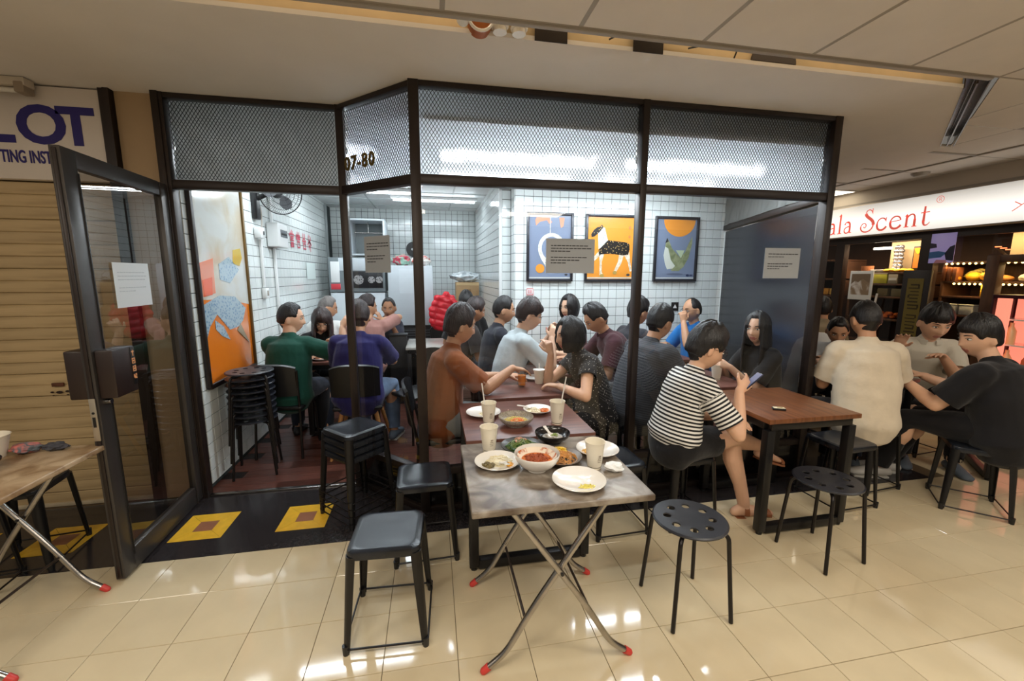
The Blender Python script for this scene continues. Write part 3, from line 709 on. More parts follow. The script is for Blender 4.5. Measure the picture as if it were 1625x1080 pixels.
def gold(name, y0, y1, z, label):
    t = empty(name, (XS + .104, (y0 + y1) / 2, z), label=label, cat='light string'); n = 16; me = None
    bm = NB(); tube(bm, [V(0, (k / n - .5) * (y1 - y0), -.004 * math.sin(k)) for k in range(n + 1)], .003, 5); fin('wire', bm, m_blkplastic, t)
    bm = NB(); ball(bm, (0, 0, 0), .011, 8, 6); me = bpy.data.meshes.new('bulb'); bm.to_mesh(me); bm.free(); me.materials.append(emis('warm_bulb', (1, .66, .22, 1), 5.0))
    for k in range(n): link('bulb', me, t, (-.01, ((k + .5) / n - .5) * (y1 - y0), 0))
    return t
gold('bulb_string', .52, 1.34, 1.70, 'upper row of golden bulbs above the food shelf'); gold('bulb_string', .52, 1.24, 1.485, 'lower row of golden bulbs under the food shelf')
area('shop_window_fill', (7.06, 1.95, 2.08), .08, .8, 12, (1, .80, .56)); area('shop_window_fill', (7.06, .85, 2.08), .08, .9, 8, (1, .68, .34)); area('bulb_row_light', (7.06, .93, 1.685), .03, .8, 3.0, (1, .66, .28)); area('bulb_row_light', (7.06, .88, 1.475), .03, .7, 2.0, (1, .70, .34)); area('shop_window_fill', (7.2, 2.78, 2.08), .2, .3, 6, (1, .66, .4))  # window lights added to brighten the goods; bulb rows follow the strings
m_gold = mat('golden_yellow', srgb(226, 160, 40), .5, var=.2); m_bread = mat('baked_crust', srgb(206, 142, 66), .6, var=.25, vscale=20); m_ycloth = mat('bright_yellow', srgb(240, 186, 30), .6)
m_orng = mat('bright_orange', srgb(226, 112, 30), .6, var=.2); m_cream = mat('cream_panel', srgb(214, 188, 150), .6); m_greybox = mat('grey_card', srgb(150, 140, 122), .6); m_lime = mat('lime_card', srgb(176, 172, 40), .5)
# foods on the shelf at z 1.50
for k, (yy, rx, ry, rz_, mm, nm, lb) in enumerate([(1.27, .05, .055, .035, m_gold, 'bread_roll', 'small golden round roll at the left of the food shelf'), (1.13, .05, .07, .05, m_ycloth, 'mango', 'yellow fruit beside the pale bananas on the food shelf'), (.98, .055, .075, .05, m_gold, 'bread_loaf', 'large golden loaf tilted upward on the food shelf'), (.90, .05, .09, .035, m_bread, 'bread_loaf', 'flat brown loaf at the right front of the food shelf'), (.70, .04, .05, .04, mat('pale_bun', srgb(214, 200, 180), .6), 'bun', 'pale bun right of the brown upright on the food shelf')]):
    bm = NB(); ball(bm, (7.12 + .05 * (k % 2), yy, 1.5125 + rz_ * .95), (rx, ry, rz_), 16, 10, R=Matrix.Rotation(.25 if k == 2 else 0, 3, 'X')); thing1(nm, bm, mm, lb, 'food', 'food on the bulb-lit shelf')
bm = NB()
for k in range(3): tube(bm, [V(7.22 + .02 * k, 1.25 - .02 * k - t * .12, 1.56 + .05 * math.sin(t * 2.4) + .012 * k) for t in np.linspace(0, 1, 7)], [.006, .014, .018, .019, .018, .012, .005], 8)
thing1('banana_bunch', bm, mat('pale_banana', srgb(222, 206, 120), .5), 'pale banana bunch among the golden food', 'fruit')
for k in range(3):
    bm = NB(); box(bm, (7.11, 1.35 - .05 * k - .01, 1.5125 + .075), (.10, .035, .15), .003); thing1('tea_tin', bm, mat('brown_card', srgb(122, 72, 44), .5), ['leftmost', 'middle', 'rightmost'][k] + ' slim brown box standing left of the golden food', 'box', 'slim brown boxes on the food shelf')
bm = NB(); box(bm, (7.12, 0.95, 1.353 + .07), (.1, .10, .13), .004); thing1('snack_box', bm, m_ycloth, 'yellow box on the shelf under the lower bulb row', 'box')
mcl = mat('clear_tub', srgb(190, 190, 186), .15, var=.2, vscale=25)
for k, (yy, w) in enumerate([(1.24, .11), (1.10, .12), (.82, .08)]):
    bm = NB(); box(bm, (7.13, yy, 1.153 + .05), (.12, w, .10), .01); t = thing1('plastic_tub', bm, mcl, ['left', 'middle', 'right'][k] + ' grey plastic tub on the shelf beneath the yellow box', 'tub', 'plastic tubs in the food display')
    bm = NB(); box(bm, (7.13, yy, 1.153 + .107), (.125, w + .006, .012), .003); fin('lid', bm, m_china, t)
# goods in the middle window
bm = NB(); box(bm, (7.36, 1.98, 1.83), (.02, .34, .34), .004); pn = thing1('backing_board', bm, m_cream, 'cream board behind the silver foil bag in the middle window', 'board')
bm = NB()
for j in range(7):
    for s in (-1, 1): ball(bm, (7.26, 1.98 + s * (.022 + .006 * (j % 2)), 1.645 + j * .047), (.03, .035, .03), 8, 6)
thing1('foil_bag', bm, mat('silver_foil', srgb(186, 182, 186), .2, .8, bump=.4, bscale=60), 'tall crinkled silver foil bag standing in the middle shop window', 'bag')
pf_ = empty('framed_picture', (7.22, 1.70, 1.615), label='orange picture in a dark frame at the top right of the middle window', cat='picture')
bm = NB(); box(bm, (0, 0, .16), (.02, .17, .30), .004); fin('frame', bm, m_shopframe, pf_); bm = NB(); box(bm, (-.012, 0, .17), (.004, .14, .24)); fin('print', bm, mat('orange_print_sheet', srgb(206, 124, 44), .6, var=.2, vscale=6), pf_)
bm = NB(); poly(bm, [V(-.016, .07, .28), V(-.016, .03, .21), V(-.016, -.02, .26), V(-.016, -.06, .285), V(-.016, -.01, .29)], .002, (-1, 0, 0)); fin('yellow_ribbon', bm, m_ycloth, pf_)
bm = NB(); lathe(bm, [(.0, 0), (.055, 0), (.065, .03), (.068, .085), (.058, .08), (.05, .03), (0, .02)], 16, (7.16, 2.27, 1.613)); thing1('wicker_basket', bm, mat('basket_weave', srgb(176, 112, 70), .7, var=.3, vscale=60), 'small brown round basket at the left of the middle window', 'basket')
bm = NB(); lathe(bm, [(0, 0), (.10, 0), (.15, .03), (.145, .035), (.10, .01), (0, .008)], 20, (7.2, 2.09, 1.613), sx=.7, sy=1.1); thing1('oval_tray', bm, m_china, 'white oval tray beneath the silver foil bag', 'tray')
bm = NB()
for k in range(5): ball(bm, (7.13, 1.99 - k * .062, 1.625 + .012 + .004 * (k % 2)), (.05, .04, .022), 10, 6)
thing1('folded_cloth', bm, m_ycloth, 'bright yellow folded cloth along the front of the middle shelf', 'cloth')
bm = NB(); box(bm, (7.14, 2.04, 1.4725 + .06), (.14, .20, .115), .003); b1 = thing1('gift_box', bm, m_lime, 'lime green box beside the white framed picture', 'box'); bm = NB(); box(bm, (7.14, 2.04, 1.4725 + .122), (.145, .204, .012), .002); fin('lid', bm, m_greybox, b1)
bm = NB(); box(bm, (7.14, 1.87, 1.4725 + .06), (.14, .11, .115), .003); b1 = thing1('gift_box', bm, m_greybox, 'grey card box right of the lime green box', 'box'); bm = NB(); box(bm, (7.069, 1.87, 1.53), (.002, .09, .03)); fin('box_label', bm, m_china, b1)
for k in range(2):
    bm = NB(); box(bm, (7.16, 2.0 - .17 * k, 1.3125 + .05), (.12, .13, .10), .012); thing1('lidded_box', bm, mat('olive_card', srgb(120, 108, 76), .6), ['left', 'right'][k] + ' olive box on the shelf below the lime green box', 'box', 'olive boxes in the middle window')
random.seed(11); bm = NB()
for k in range(26): ball(bm, (7.12 + random.uniform(0, .1), 1.80 + random.uniform(0, .26), 1.0325 + .02 + random.uniform(0, .05)), (.028, .03, .022), 8, 5)
thing1('orange_flowers', bm, m_orng, 'heap of orange paper flowers low in the middle window', 'flowers')
ph = empty('framed_picture', (XS - .012, 2.15, 1.26), label='white framed landscape picture stuck on the middle shop window', cat='picture')
bm = NB(); box(bm, (0, 0, .185), (.016, .30, .37), .004); fin('frame', bm, m_white, ph); bm = NB(); box(bm, (-.0095, 0, .20), (.003, .24, .27)); fin('print', bm, mixmat('landscape_print', srgb(150, 128, 104), srgb(226, 220, 216), 'noise', 5, .44, .52, .4), ph)
bm = NB(); poly(bm, [V(-.0115, .12, .20), V(-.0115, .07, .245), V(-.0115, .03, .225), V(-.0115, -.03, .27), V(-.0115, -.12, .215), V(-.0115, -.12, .335), V(-.0115, .12, .335)], .001, (-1, 0, 0)); fin('mountain', bm, mat('brown_grey_print', srgb(132, 112, 92), .5), ph)
bn = empty('standing_banner', (XS - .16, 1.40, 0), label='tall black banner stand with olive strip of vertical letters outside the shop', cat='banner')
bm = NB(); box(bm, (0, 0, .83), (.03, .28, 1.60), .006); fin('board', bm, mat('black_board', srgb(28, 18, 16), .5), bn); bm = NB(); box(bm, (0, 0, .02), (.20, .33, .03), .005); fin('foot', bm, m_blkplastic, bn)
bm = NB(); box(bm, (-.017, 0, .82), (.003, .16, 1.44)); fin('olive_strip', bm, mat('olive_strip', srgb(112, 98, 40), .6), bn)
bm = NB(); random.seed(5)
for k in range(34):
    z = 1.47 - k * .038
    if k % 9 == 8: continue
    w = random.choice((.10, .11, .085)); box(bm, (-.0195, random.uniform(-.006, .006), z), (.002, w, random.choice((.012, .016))))
    if k % 3 == 0: box(bm, (-.0195, w / 2 * random.choice((-1, 1)), z - .016), (.002, .014, .034))
fin('letters', bm, mat('dark_olive_letter', srgb(58, 48, 22), .7), bn, smooth=0)['kind'] = 'stuff'
po = empty('window_poster', (XS - .006, 1.31, 1.71), label='lavender and blue poster with sea picture beside the black post', cat='poster')
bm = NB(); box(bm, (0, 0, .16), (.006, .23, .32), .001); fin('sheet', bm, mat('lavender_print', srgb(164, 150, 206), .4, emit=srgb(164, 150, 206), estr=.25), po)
for nm, c, pts in (('dark_shape', srgb(40, 34, 60), [(-.115, .02), (-.05, .03), (-.03, .10), (-.07, .17), (-.115, .19)]), ('blue_shape', srgb(64, 112, 176), [(.115, .05), (.0, .06), (-.05, .11), (.03, .13), (.115, .12)]), ('dark_shape', srgb(52, 44, 74), [(.115, .16), (.05, .17), (.06, .21), (.115, .22)]), ('pale_shape', srgb(214, 150, 168), [(.06, .0), (-.06, .0), (-.05, .03), (.04, .035)])):
    bm = NB(); poly(bm, [V(-.0035, a, b) for a, b in pts], .001, (-1, 0, 0)); fin(nm, bm, mat('poster_' + nm + str(round(c[2], 2)), c, .4), po, smooth=0)
bm = NB(); box(bm, (7.3, .83, 1.89), (.02, .24, .25), .01); thing1('beige_panel', bm, m_cream, 'pale beige panel high behind the right shop window', 'panel')
bm = NB()
for k in range(5): box(bm, (7.5, 1.17 - k * .045, 1.885 - .018 * k), (.02, .05, .010), .003)
thing1('neon_tube', bm, emis('red_neon', (1, .22, .08, 1), 2.5), 'thin red neon line on the dark wall above the food', 'lamp')
for yy, zz, lb in ((1.08, 2.075, 'small warm ceiling lamp over the food display'), (2.25, 1.93, 'short white tube lamp inside the middle shop window')):
    bm = NB(); box(bm, (7.35, yy, zz), (.06, .22, .03), .008); thing1('window_lamp', bm, emis('shop_lamp', (1, .92, .8, 1), 4), lb, 'lamp')
pst = empty('wooden_upright', (XS - .07, .80, 0), label='brown wooden post with short arm in front of the right shop window', cat='post')
bm = NB(); box(bm, (0, 0, .885), (.09, .10, 1.77), .006); fin('post', bm, m_shopwood, pst); bm = NB(); box(bm, (0, -.33, 1.735), (.08, .60, .07), .006); fin('arm', bm, m_shopwood, pst); bm = NB(); poly(bm, [V(-.03, .06, 1.76), V(-.03, .0, 1.83), V(-.03, -.07, 1.76)], .06, (1, 0, 0)); fin('peak', bm, m_shopwood, pst)
fr = empty('drinks_fridge', (XS - .30, .20, 0), label='red lit drinks fridge at the right edge of the picture', cat='fridge')
mrl = emis('red_lit_panel', (1, .30, .20, 1), .8)
bm = NB(); box(bm, (.14, 0, .70), (.02, .72, 1.40), .01); box(bm, (-.0, .35, .70), (.30, .02, 1.40), .005); box(bm, (0, -.35, .70), (.30, .02, 1.40), .005); box(bm, (0, 0, 1.385), (.30, .70, .03)); box(bm, (0, 0, .1), (.30, .70, .2)); fin('cabinet', bm, mat('dark_fridge_side', srgb(60, 20, 28), .35), fr)
bm = NB(); box(bm, (.12, 0, .80), (.01, .66, 1.12)); fin('lit_back', bm, mrl, fr)
bm = NB(); box(bm, (-.145, .27, .79), (.012, .10, 1.16), .003); fin('lit_edge', bm, mrl, fr)
for z in (.45, .70, .95, 1.18):
    bm = NB(); box(bm, (.0, 0, z), (.24, .64, .012)); fin('shelf', bm, m_china, fr)
for k in range(12):
    z = (.456, .706, .956)[k // 4]; bm = NB(); cols = [srgb(226, 200, 150), srgb(230, 120, 80), srgb(240, 220, 170), srgb(190, 60, 50)]
    lathe(bm, [(0, 0), (.035, 0), (.035, .12), (.014, .165), (.014, .195), (0, .195)], 12, (XS - .36, .20 + .24 - (k % 4) * .14, z)); thing1('drink_bottle', bm, mat('bottle_%d' % (k % 4), cols[k % 4], .25), ['cream', 'orange', 'pale yellow', 'red'][k % 4] + ' drink bottle on the ' + ['bottom', 'middle', 'upper'][k // 4] + ' shelf of the red fridge', 'bottle', 'bottles in the red fridge')
for k in range(9):
    z = (.8125, 1.0625, 1.2925)[k // 3]; bm = NB(); box(bm, (7.13, 2.67 + (k % 3) * .1, z + .05), (.10, .08, .09), .012)
    cm = [srgb(214, 150, 60), srgb(196, 60, 44), srgb(226, 180, 90)][(k + k // 3) % 3]; thing1('gift_pack', bm, mat('pack_%d' % ((k + k // 3) % 3), cm, .5, var=.2, vscale=30, emit=cm, estr=0), ['right', 'middle', 'left'][k % 3] + ' ' + ['amber', 'red', 'straw coloured'][(k + k // 3) % 3] + ' pack on the ' + ['lowest', 'middle', 'top'][k // 3] + ' row of the narrow window shelf', 'pack', 'packs on the narrow shelf')
bm = NB(); tube(bm, [V(XS - .06, 2.02, .02), V(XS - .02, 1.92, 1.35)], .012, 8); thing1('white_pole', bm, m_china, 'thin white pole leaning beside the banner stand', 'pole')
# ceiling bits over the corridor
bm = NB(); lathe(bm, [(0, -.035), (.05, -.035), (.075, -.012), (.08, 0), (0, 0)], 24, (6.62, 1.40, H)); thing1('smoke_detector', bm, m_cgrid, 'round detector on the corridor ceiling above the lightbox', 'detector')
pl = empty('ceiling_light', (6.62, 2.58, H), label='bright square ceiling light beside the dark corner post', cat='light'); bm = NB(); box(bm, (0, 0, -.006), (.56, .56, .012), .003); fin('frame', bm, m_white, pl); bm = NB(); box(bm, (0, 0, -.013), (.5, .5, .004)); fin('diffuser', bm, emis('warm_panel', (1, .9, .7, 1), 3.5), pl)
# things seen in the open ceiling slot
random.seed(2)
for k, (xx, lb) in enumerate(((1.77, 'left of two pale pipes in the ceiling slot'), (1.86, 'right of two pale pipes in the ceiling slot'))):
    bm = NB(); cyl(bm, (xx, -.322, H - .0), (xx, -.322, H + .28), .032, n=16); tube(bm, [V(xx + .035 * math.cos(a), -.322 + .035 * math.sin(a), H + .025) for a in np.linspace(0, 2 * PI, 17)[:-1]], .007, 6, closed=True); thing1('white_pipe', bm, m_china, lb, 'pipe', 'pipes in the ceiling slot')
bm = NB(); cyl(bm, (1.68, -.28, H + .04), (1.68, -.35, H + .04), .055, n=24); o = thing1('pipe_elbow', bm, mat('rust_orange', srgb(168, 92, 30), .5, var=.3), 'rusty orange pipe end with pale rim in the ceiling slot', 'pipe'); bm = NB(); tube(bm, [V(1.68 + .055 * math.cos(a), -.352, H + .04 + .055 * math.sin(a)) for a in np.linspace(0, 2 * PI, 25)[:-1]], .007, 6, closed=True); fin('rim', bm, m_china, o)
bm = NB(); cyl(bm, (1.60, -.33, H + .03), (1.60, -.39, H + .03), .028, n=16); thing1('sprinkler_cap', bm, m_white, 'small white round cap at the left end of the slot pipes', 'cap')
for xx, lb in ((2.02, 'dark perforated bracket beside the pale pipes in the slot'), (2.52, 'dark perforated bracket in the middle of the slot')):
    o = empty('steel_bracket', (xx, -.300, H - .005), label=lb, cat='bracket', group='brackets in the ceiling slot'); bm = NB(); box(bm, (0, 0, .14), (.16, .006, .28), .001); fin('plate', bm, mat('dark_steel', srgb(56, 50, 48), .5, .4), o)
    bm = NB()
    for a in (-.045, .045): cyl(bm, (a, -.003, .07), (a, -.006, .07), .011, n=10); cyl(bm, (a, -.003, .17), (a, -.006, .17), .011, n=10)
    fin('bolt', bm, m_cgrid, o)
bm = NB(); poly(bm, [V(3.25 + .135 * math.cos(t), -.280, H + .022 + .10 * math.sin(t)) for t in np.linspace(0, PI, 20)], .012, (0, -1, 0)); thing1('duct_end', bm, mat('dark_duct', srgb(70, 62, 60), .6), 'dark half-round duct end showing in the ceiling slot', 'duct')
for k, pts in enumerate(([(2.30, -.33, H + .02), (2.42, -.34, H + .08), (2.50, -.33, H + .1), (2.75, -.33, H + .12)], [(2.72, -.33, H + .02), (2.86, -.35, H + .05), (3.0, -.33, H + .12)], [(2.98, -.33, H), (3.02, -.34, H + .12)])):
    bm = NB(); tube(bm, arc(pts, .05), .004, 6); thing1('cable', bm, m_blkplastic, ['longest black cable looping in the ceiling slot', 'short slanting cable left of the duct end', 'short upright cable touching the duct end'][k], 'cable', 'cables in the ceiling slot')
# ------------------------------------------------------------------ furniture
m_darktube = mat('black_tube', srgb(28, 24, 24), 0.3, 0.3)
def square_stool(label, x, y, rz=0.0, z=0.0, group=None):
    t = empty('metal_stool', (x, y, z), rz, label=label, cat='stool', group=group)
    bm = NB(); a = .148; n = 6; prof = []
    def rr(s, z, dip=0):
        pts = []; r = .045
        for (cx, cy, a0) in ((s - r, s - r, 0), (-s + r, s - r, P2), (-s + r, -s + r, PI), (s - r, -s + r, 3 * P2)):
            for k in range(n + 1): an = a0 + P2 * k / n; pts.append(V(cx + r * math.cos(an), cy + r * math.sin(an), z))
        return pts
    rings(bm, [rr(a - .006, .408), rr(a + .002, .412), rr(a + .004, .43), rr(a, .444), rr(a - .012, .4495), rr(a - .03, .449), rr(a - .06, .446), rr(.05, .4445)])
    fin('seat', bm, m_seat, t)
    for sx, sy in ((-1, -1), (1, -1), (1, 1), (-1, 1)):
        bm = NB(); L = []
        top, bot = V(sx * .135, sy * .135, .425), V(sx * .163, sy * .163, .012)
        for k, (f, w) in enumerate(((0, .046), (.35, .042), (.75, .034), (1, .028))):
            c = top.lerp(bot, f); o = V(sx, sy, 0).normalized(); s = V(-o.y, o.x, 0)
            pts = []
            for q in range(9): an = -1.3 + 2.6 * q / 8; pts.append(c + o * (w * .55 * (math.cos(an) - .55)) + s * (w * .62 * math.sin(an)))
            for q in range(8, -1, -1): an = -1.3 + 2.6 * q / 8; pts.append(c + o * (w * .55 * (math.cos(an) - .55) - .004) + s * (w * .54 * math.sin(an)))
            L.append(pts)
        rings(bm, L); lg = fin('leg', bm, m_blackmetal, t)
        bm = NB(); cyl(bm, bot + V(0, 0, .03), bot - V(0, 0, .012), .015, .013, 10); fin('foot_cap', bm, m_blkplastic, lg)
    bm = NB(); q = .172
    tube(bm, arc([(-q, 0, .028), (-q, -q, .028), (q, -q, .028), (q, q, .028), (-q, q, .028), (-q, 0, .028)], .03), .0048, 6); fin('foot_ring', bm, m_darktube, t)
    return t
def round_stool(label, x, y, rz=0.0, z=0.0, group=None, nl=4):
    t = empty('round_stool', (x, y, z), rz, label=label, cat='stool', group=group)
    # seat disc with a ring of eight holes
    bm = NB(); n = 64; R = .165; hr, hc = .0185, .100
    top, bot = [], []
    def ring(r, zz): return [bm.verts.new(V(r * math.cos(2 * PI * i / n), r * math.sin(2 * PI * i / n), zz)) for i in range(n)]
    prof = [(R - .010, .4415), (R, .440), (R + .001, .446), (R - .006, .451), (.130, .449)]
    rs = [ring(*p) for p in prof]
    for a, b in zip(rs[:-1], rs[1:]):
        for i in range(n): bm.faces.new((a[i], a[(i + 1) % n], b[(i + 1) % n], b[i]))
    inner_t = ring(.066, .447); inner_b = ring(.066, .4425)
    def plate(outer, inner, zz, flip):
        out_h = []
        for h in range(8):
            a0 = 2 * PI * h / 8; c = V(hc * math.cos(a0 + PI / 8), hc * math.sin(a0 + PI / 8), zz)
            idx = [(h * 8 + i) % n for i in range(9)]
            loop = [outer[i] for i in idx] + [inner[i] for i in reversed(idx)]
            hole = [bm.verts.new(c + V(hr * math.cos(2 * PI * k / 18 + a0 + PI / 8), hr * math.sin(2 * PI * k / 18 + a0 + PI / 8), 0)) for k in range(18)]
            # stitch 18 loop points to 18 hole points
            ang = [math.atan2((v.co - c).y, (v.co - c).x) for v in loop]
            k0 = min(range(18), key=lambda k: abs((math.atan2((hole[k].co - c).y, (hole[k].co - c).x) - ang[0] + PI) % (2 * PI) - PI))
            for i in range(18):
                f = (loop[i], loop[(i + 1) % 18], hole[(k0 + i + 1) % 18], hole[(k0 + i) % 18]); bm.faces.new(f if not flip else f[::-1])
            out_h.append([hole[(k0 + i) % 18] for i in range(18)])
        bm.faces.new(inner if not flip else inner[::-1]); return out_h
    ht = plate(rs[-1], inner_t, .449, True); hb = plate(rs[0], inner_b, .4425, False)
    for a, b in zip(ht, hb):
        for i in range(18): bm.faces.new((a[i], a[(i + 1) % 18], b[(i + 1) % 18], b[i]))
    bmesh.ops.recalc_face_normals(bm, faces=bm.faces[:]); fin('seat', bm, mat('blue_black_seat', srgb(36, 38, 46), .35, var=.08, vscale=30), t, smooth=35)
    for k in range(nl):
        a = 2 * PI * (k + .5) / nl; d = V(math.cos(a), math.sin(a), 0); bm = NB()
        tube(bm, arc([d * .08 + V(0, 0, .424), d * .166 + V(0, 0, .424), d * .205 + V(0, 0, .004)], .035), .0098, 10); fin('leg', bm, m_darktube, t)
    return t
def frame_table(label, x, y, m, sx=.685, sy=.63, rz=0.0, h=.74, edge=None, group=None):
    t = empty('frame_table', (x, y, 0), rz, label=label, cat='table', group=group)
    bm = NB(); box(bm, (0, 0, h - .014), (sx, sy, .028), .002); fin('tabletop', bm, m, t)
    bm = NB(); u = sx / 2 - .035; v = sy / 2 - .04
    for a in (-1, 1): box(bm, (0, a * v, h - .052), (2 * u, .04, .048), .003); box(bm, (a * u, 0, h - .052), (.04, 2 * v - .04, .048), .003)
    fin('apron', bm, m_blackmetal, t)
    for b in (-1, 1):
        for a in (-1, 1):
            bm = NB(); box(bm, (a * u, b * v, (h - .076) / 2 + .01), (.05, .05, h - .096), .004); fin('leg', bm, m_blackmetal, t)
        bm = NB(); box(bm, (0, b * v, .035), (2 * u - .05, .048, .05), .004); fin('foot_bar', bm, m_blackmetal, t)
    bm = NB()
    for a in (-1, 1):
        for b in (-1, 1): cyl(bm, (a * u, b * v, 0), (a * u, b * v, .012), .018, n=10)
    fin('glide', bm, m_blkplastic, t); return t
def folding_table(label, x, y, m, rz=0.0):
    t = empty('folding_table', (x, y, 0), rz, label=label, cat='table')
    bm = NB(); box(bm, (0, 0, .727), (.70, .61, .026), .006, seg=3); fin('tabletop', bm, m, t)
    for s, yy in ((0, -.235), (1, .245)):
        for k in (-1, 1):
            y2 = yy + (.013 if k > 0 else -.013)
            pts = [(-k * .30, y2, .012), (-k * .215, y2, .075), (-k * .10, y2, .27), (k * .20, y2, .705)]
            bm = NB(); tube(bm, arc(pts, .10, 8), .0125, 12); lg = fin('leg', bm, m_steel, t)
            a, b = Vector(pts[0]), Vector(pts[1]); d = (a - b).normalized(); bm = NB(); cyl(bm, a - d * .022, a + d * .008, .0155, .014, 12); ball(bm, a + d * .006, .0135, 10, 6); fin('foot_tip', bm, m_red, lg)
        bm = NB(); cyl(bm, (-.0, yy - .03, .42), (0, yy + .03, .42), .007, n=8); fin('pivot_bolt', bm, m_blkplastic, t)
    for k in (-1, 1):
        bm = NB(); cyl(bm, (-k * .135, -.22, .21), (-k * .135, .23, .21), .006, n=8); fin('cross_bar', bm, mat('dull_dark_rod', srgb(70, 58, 50), .4, .6), t)
        bm = NB(); box(bm, (k * .19, 0, .709), (.03, .56, .010), .002); fin('rail', bm, m_steel, t)
    return t
def cafe_chair(label, x, y, rz, m=None, wood=False):
    """facing local +y; rounded back panel behind"""
    m = m or m_blkplastic
    t = empty('cafe_chair', (x, y, 0), rz, label=label, cat='chair')
    bm = NB(); box(bm, (0, 0, .44), (.40, .40, .035), .015, seg=3); fin('seat', bm, m, t)
    bm = NB(); L = []
    for k in range(9):
        a = -1.05 + 2.1 * k / 8; x_, y_ = .225 * math.sin(a), -.215 + .07 * (1 - math.cos(a))
        hh = .84 - .05 * abs(math.sin(a)) ** 3; L.append([V(x_, y_ - .06, hh), V(x_ * 1.02, y_ - .078, hh - .01), V(x_, y_ - .045, .56), V(x_ * .97, y_ - .03, .565)])
    rings(bm, L); fin('backrest', bm, m, t)
    if wood:
        mw = mat('oak_leg', srgb(176, 124, 70), .45, var=.15, vscale=14, stretch=(1, 1, 8))
        for a in (-1, 1):
            for b in (-1, 1): bm = NB(); cyl(bm, (a * .13, b * .13, .425), (a * .23, b * .22, 0), .02, .013, 10); fin('leg', bm, mw, t)
    else:
        for a in (-1, 1):
            bm = NB(); tube(bm, arc([(a * .19, .18, 0), (a * .175, .165, .425), (a * .18, -.17, .425)], .03), .011, 8); fin('leg', bm, m_darktube, t)
            bm = NB(); tube(bm, arc([(a * .19, -.22, 0), (a * .18, -.18, .42), (a * .205, -.255, .78)], .06), .011, 8); fin('leg', bm, m_darktube, t)
    return t
PROTO = {}
def cached(fn):
    def g(label, x, y, rz=0.0, z=0.0, group=None):
        if fn.__name__ not in PROTO: t = PROTO[fn.__name__] = fn(label, x, y, rz, z, group); return t
        t = copy_tree(PROTO[fn.__name__]); t.location = (x, y, z); t.rotation_euler = (0, 0, rz); t['label'] = label
        if 'group' in t.keys(): del t['group']
        if group: t['group'] = group
        return t
    return g
square_stool = cached(square_stool); round_stool = cached(round_stool)
# outside
folding_table('folding table with grey marble top and red-tipped chrome legs in the foreground', 1.90, -.755, m_marble)
folding_table('folding table with tan marble top cut by the left picture edge', -.50, -.43, m_marbleL, rz=0)
frame_table('reddish brown table pushed against the glass behind the marble table', 1.925, -.10, m_tableD)
frame_table('walnut table with black frame beside the person in stripes', 3.65, -.11, m_tableW, sx=.64, sy=.62)
square_stool('glossy black square stool in front of the marble table', 1.215, -.635, -.05)
square_stool('black square stool against the glass corner post', 1.365, -.125, .03)
square_stool('black square stool tucked behind the marble table by the glass', 2.52, -.105, .04)
square_stool('black square stool under the person in stripes', 2.99, -.10, .06)
square_stool('empty black square stool left of the person in cream', 4.20, -.12, .06)
square_stool('black square stool under the person in the cream shirt', 4.62, .05, .10)
square_stool('black square stool under the broad person in black', 5.03, -.36, .80)
square_stool('black square stool under the left marble table nearest the shutter', -.78, .16, .15); square_stool('black square stool at the left picture edge beneath the marble table', -.86, -.16, .1)
for k in range(4):
    square_stool(['lowest', 'second lowest', 'second highest', 'topmost'][k] + ' square stool in the stack outside the entrance', .915, .335, -.80, .0475 * k, 'square stools stacked outside the entrance')
round_stool('round perforated black stool alone on the floor in front', 2.585, -.80, .0)
round_stool('round perforated black stool in front of the walnut table', 3.565, -.60, .12)
ORD = ['lowest', 'second lowest', 'third lowest', 'fourth lowest', 'middle', 'fourth highest', 'third highest', 'second highest', 'topmost']
for k in range(9): round_stool(ORD[k] + ' round stool in the tall stack by the orange poster', .025, 1.085, .2 + .03 * (k % 3), .047 * k, 'round stools stacked inside the doorway')
# inside
frame_table('dark table inside the glass with the orange drink', 2.08, .57, m_tableD, .62, .57)
frame_table('dark table between the person in grey and the person in maroon', 2.52, 1.08, m_tableD, .56, .44)
frame_table('dark table touching the poster wall beside the person in the suit', 2.45, 1.73, m_tableD, .52, .62)
frame_table('dark table in front of the long-haired woman', 3.52, .57, m_tableD, .56, .60)
frame_table('dark table in front of the man in bright blue', 3.84, 1.54, m_tableD, .30, .56)
frame_table('dark table shared by the green and navy shirts', .55, 1.87, m_tableD, .66, .26)
frame_table('table with glare-pale top left of the kitchen counter', .45, 3.28, mat('glare_laminate', srgb(176, 172, 164), .25), .52, .50)  # glare on the kitchen tabletops is put into this pale colour
frame_table('empty table with glare-pale top in the middle of the kitchen passage', 1.35, 2.78, mat('glare_laminate', srgb(176, 172, 164), .25), .46, .70)
cafe_chair('black chair with rounded back under the person in green', .14, 1.49, -.1)
cafe_chair('black chair on splayed oak legs under the person in navy', .79, 1.37, 0, wood=True)
cafe_chair('empty black chair with shiny rim behind the person in orange', 1.26, 1.62, 2.2)
m_sofa = mat('grey_chair_pad', srgb(120, 122, 124), .5)
cafe_chair('black chair under the person in the orange-brown shirt', 1.50, .52, -P2)
frame_table('black framed table among the three men at the right', 5.03, .38, m_tableD, .46, .46, rz=.25)
frame_table('black framed table behind the broad person in black', 5.98, -.06, m_tableD, .62, .5, rz=.80)
pc = empty('white_chair', (5.56, 1.40, 0), -.5, label='white moulded chair in the corridor behind the cream shirt', cat='chair')
bm = NB(); box(bm, (0, 0, .44), (.40, .40, .03), .012); fin('seat', bm, m_white, pc)
bm = NB(); box(bm, (0, -.20, .80), (.34, .02, .36), .008); fin('backrest', bm, m_white, pc)
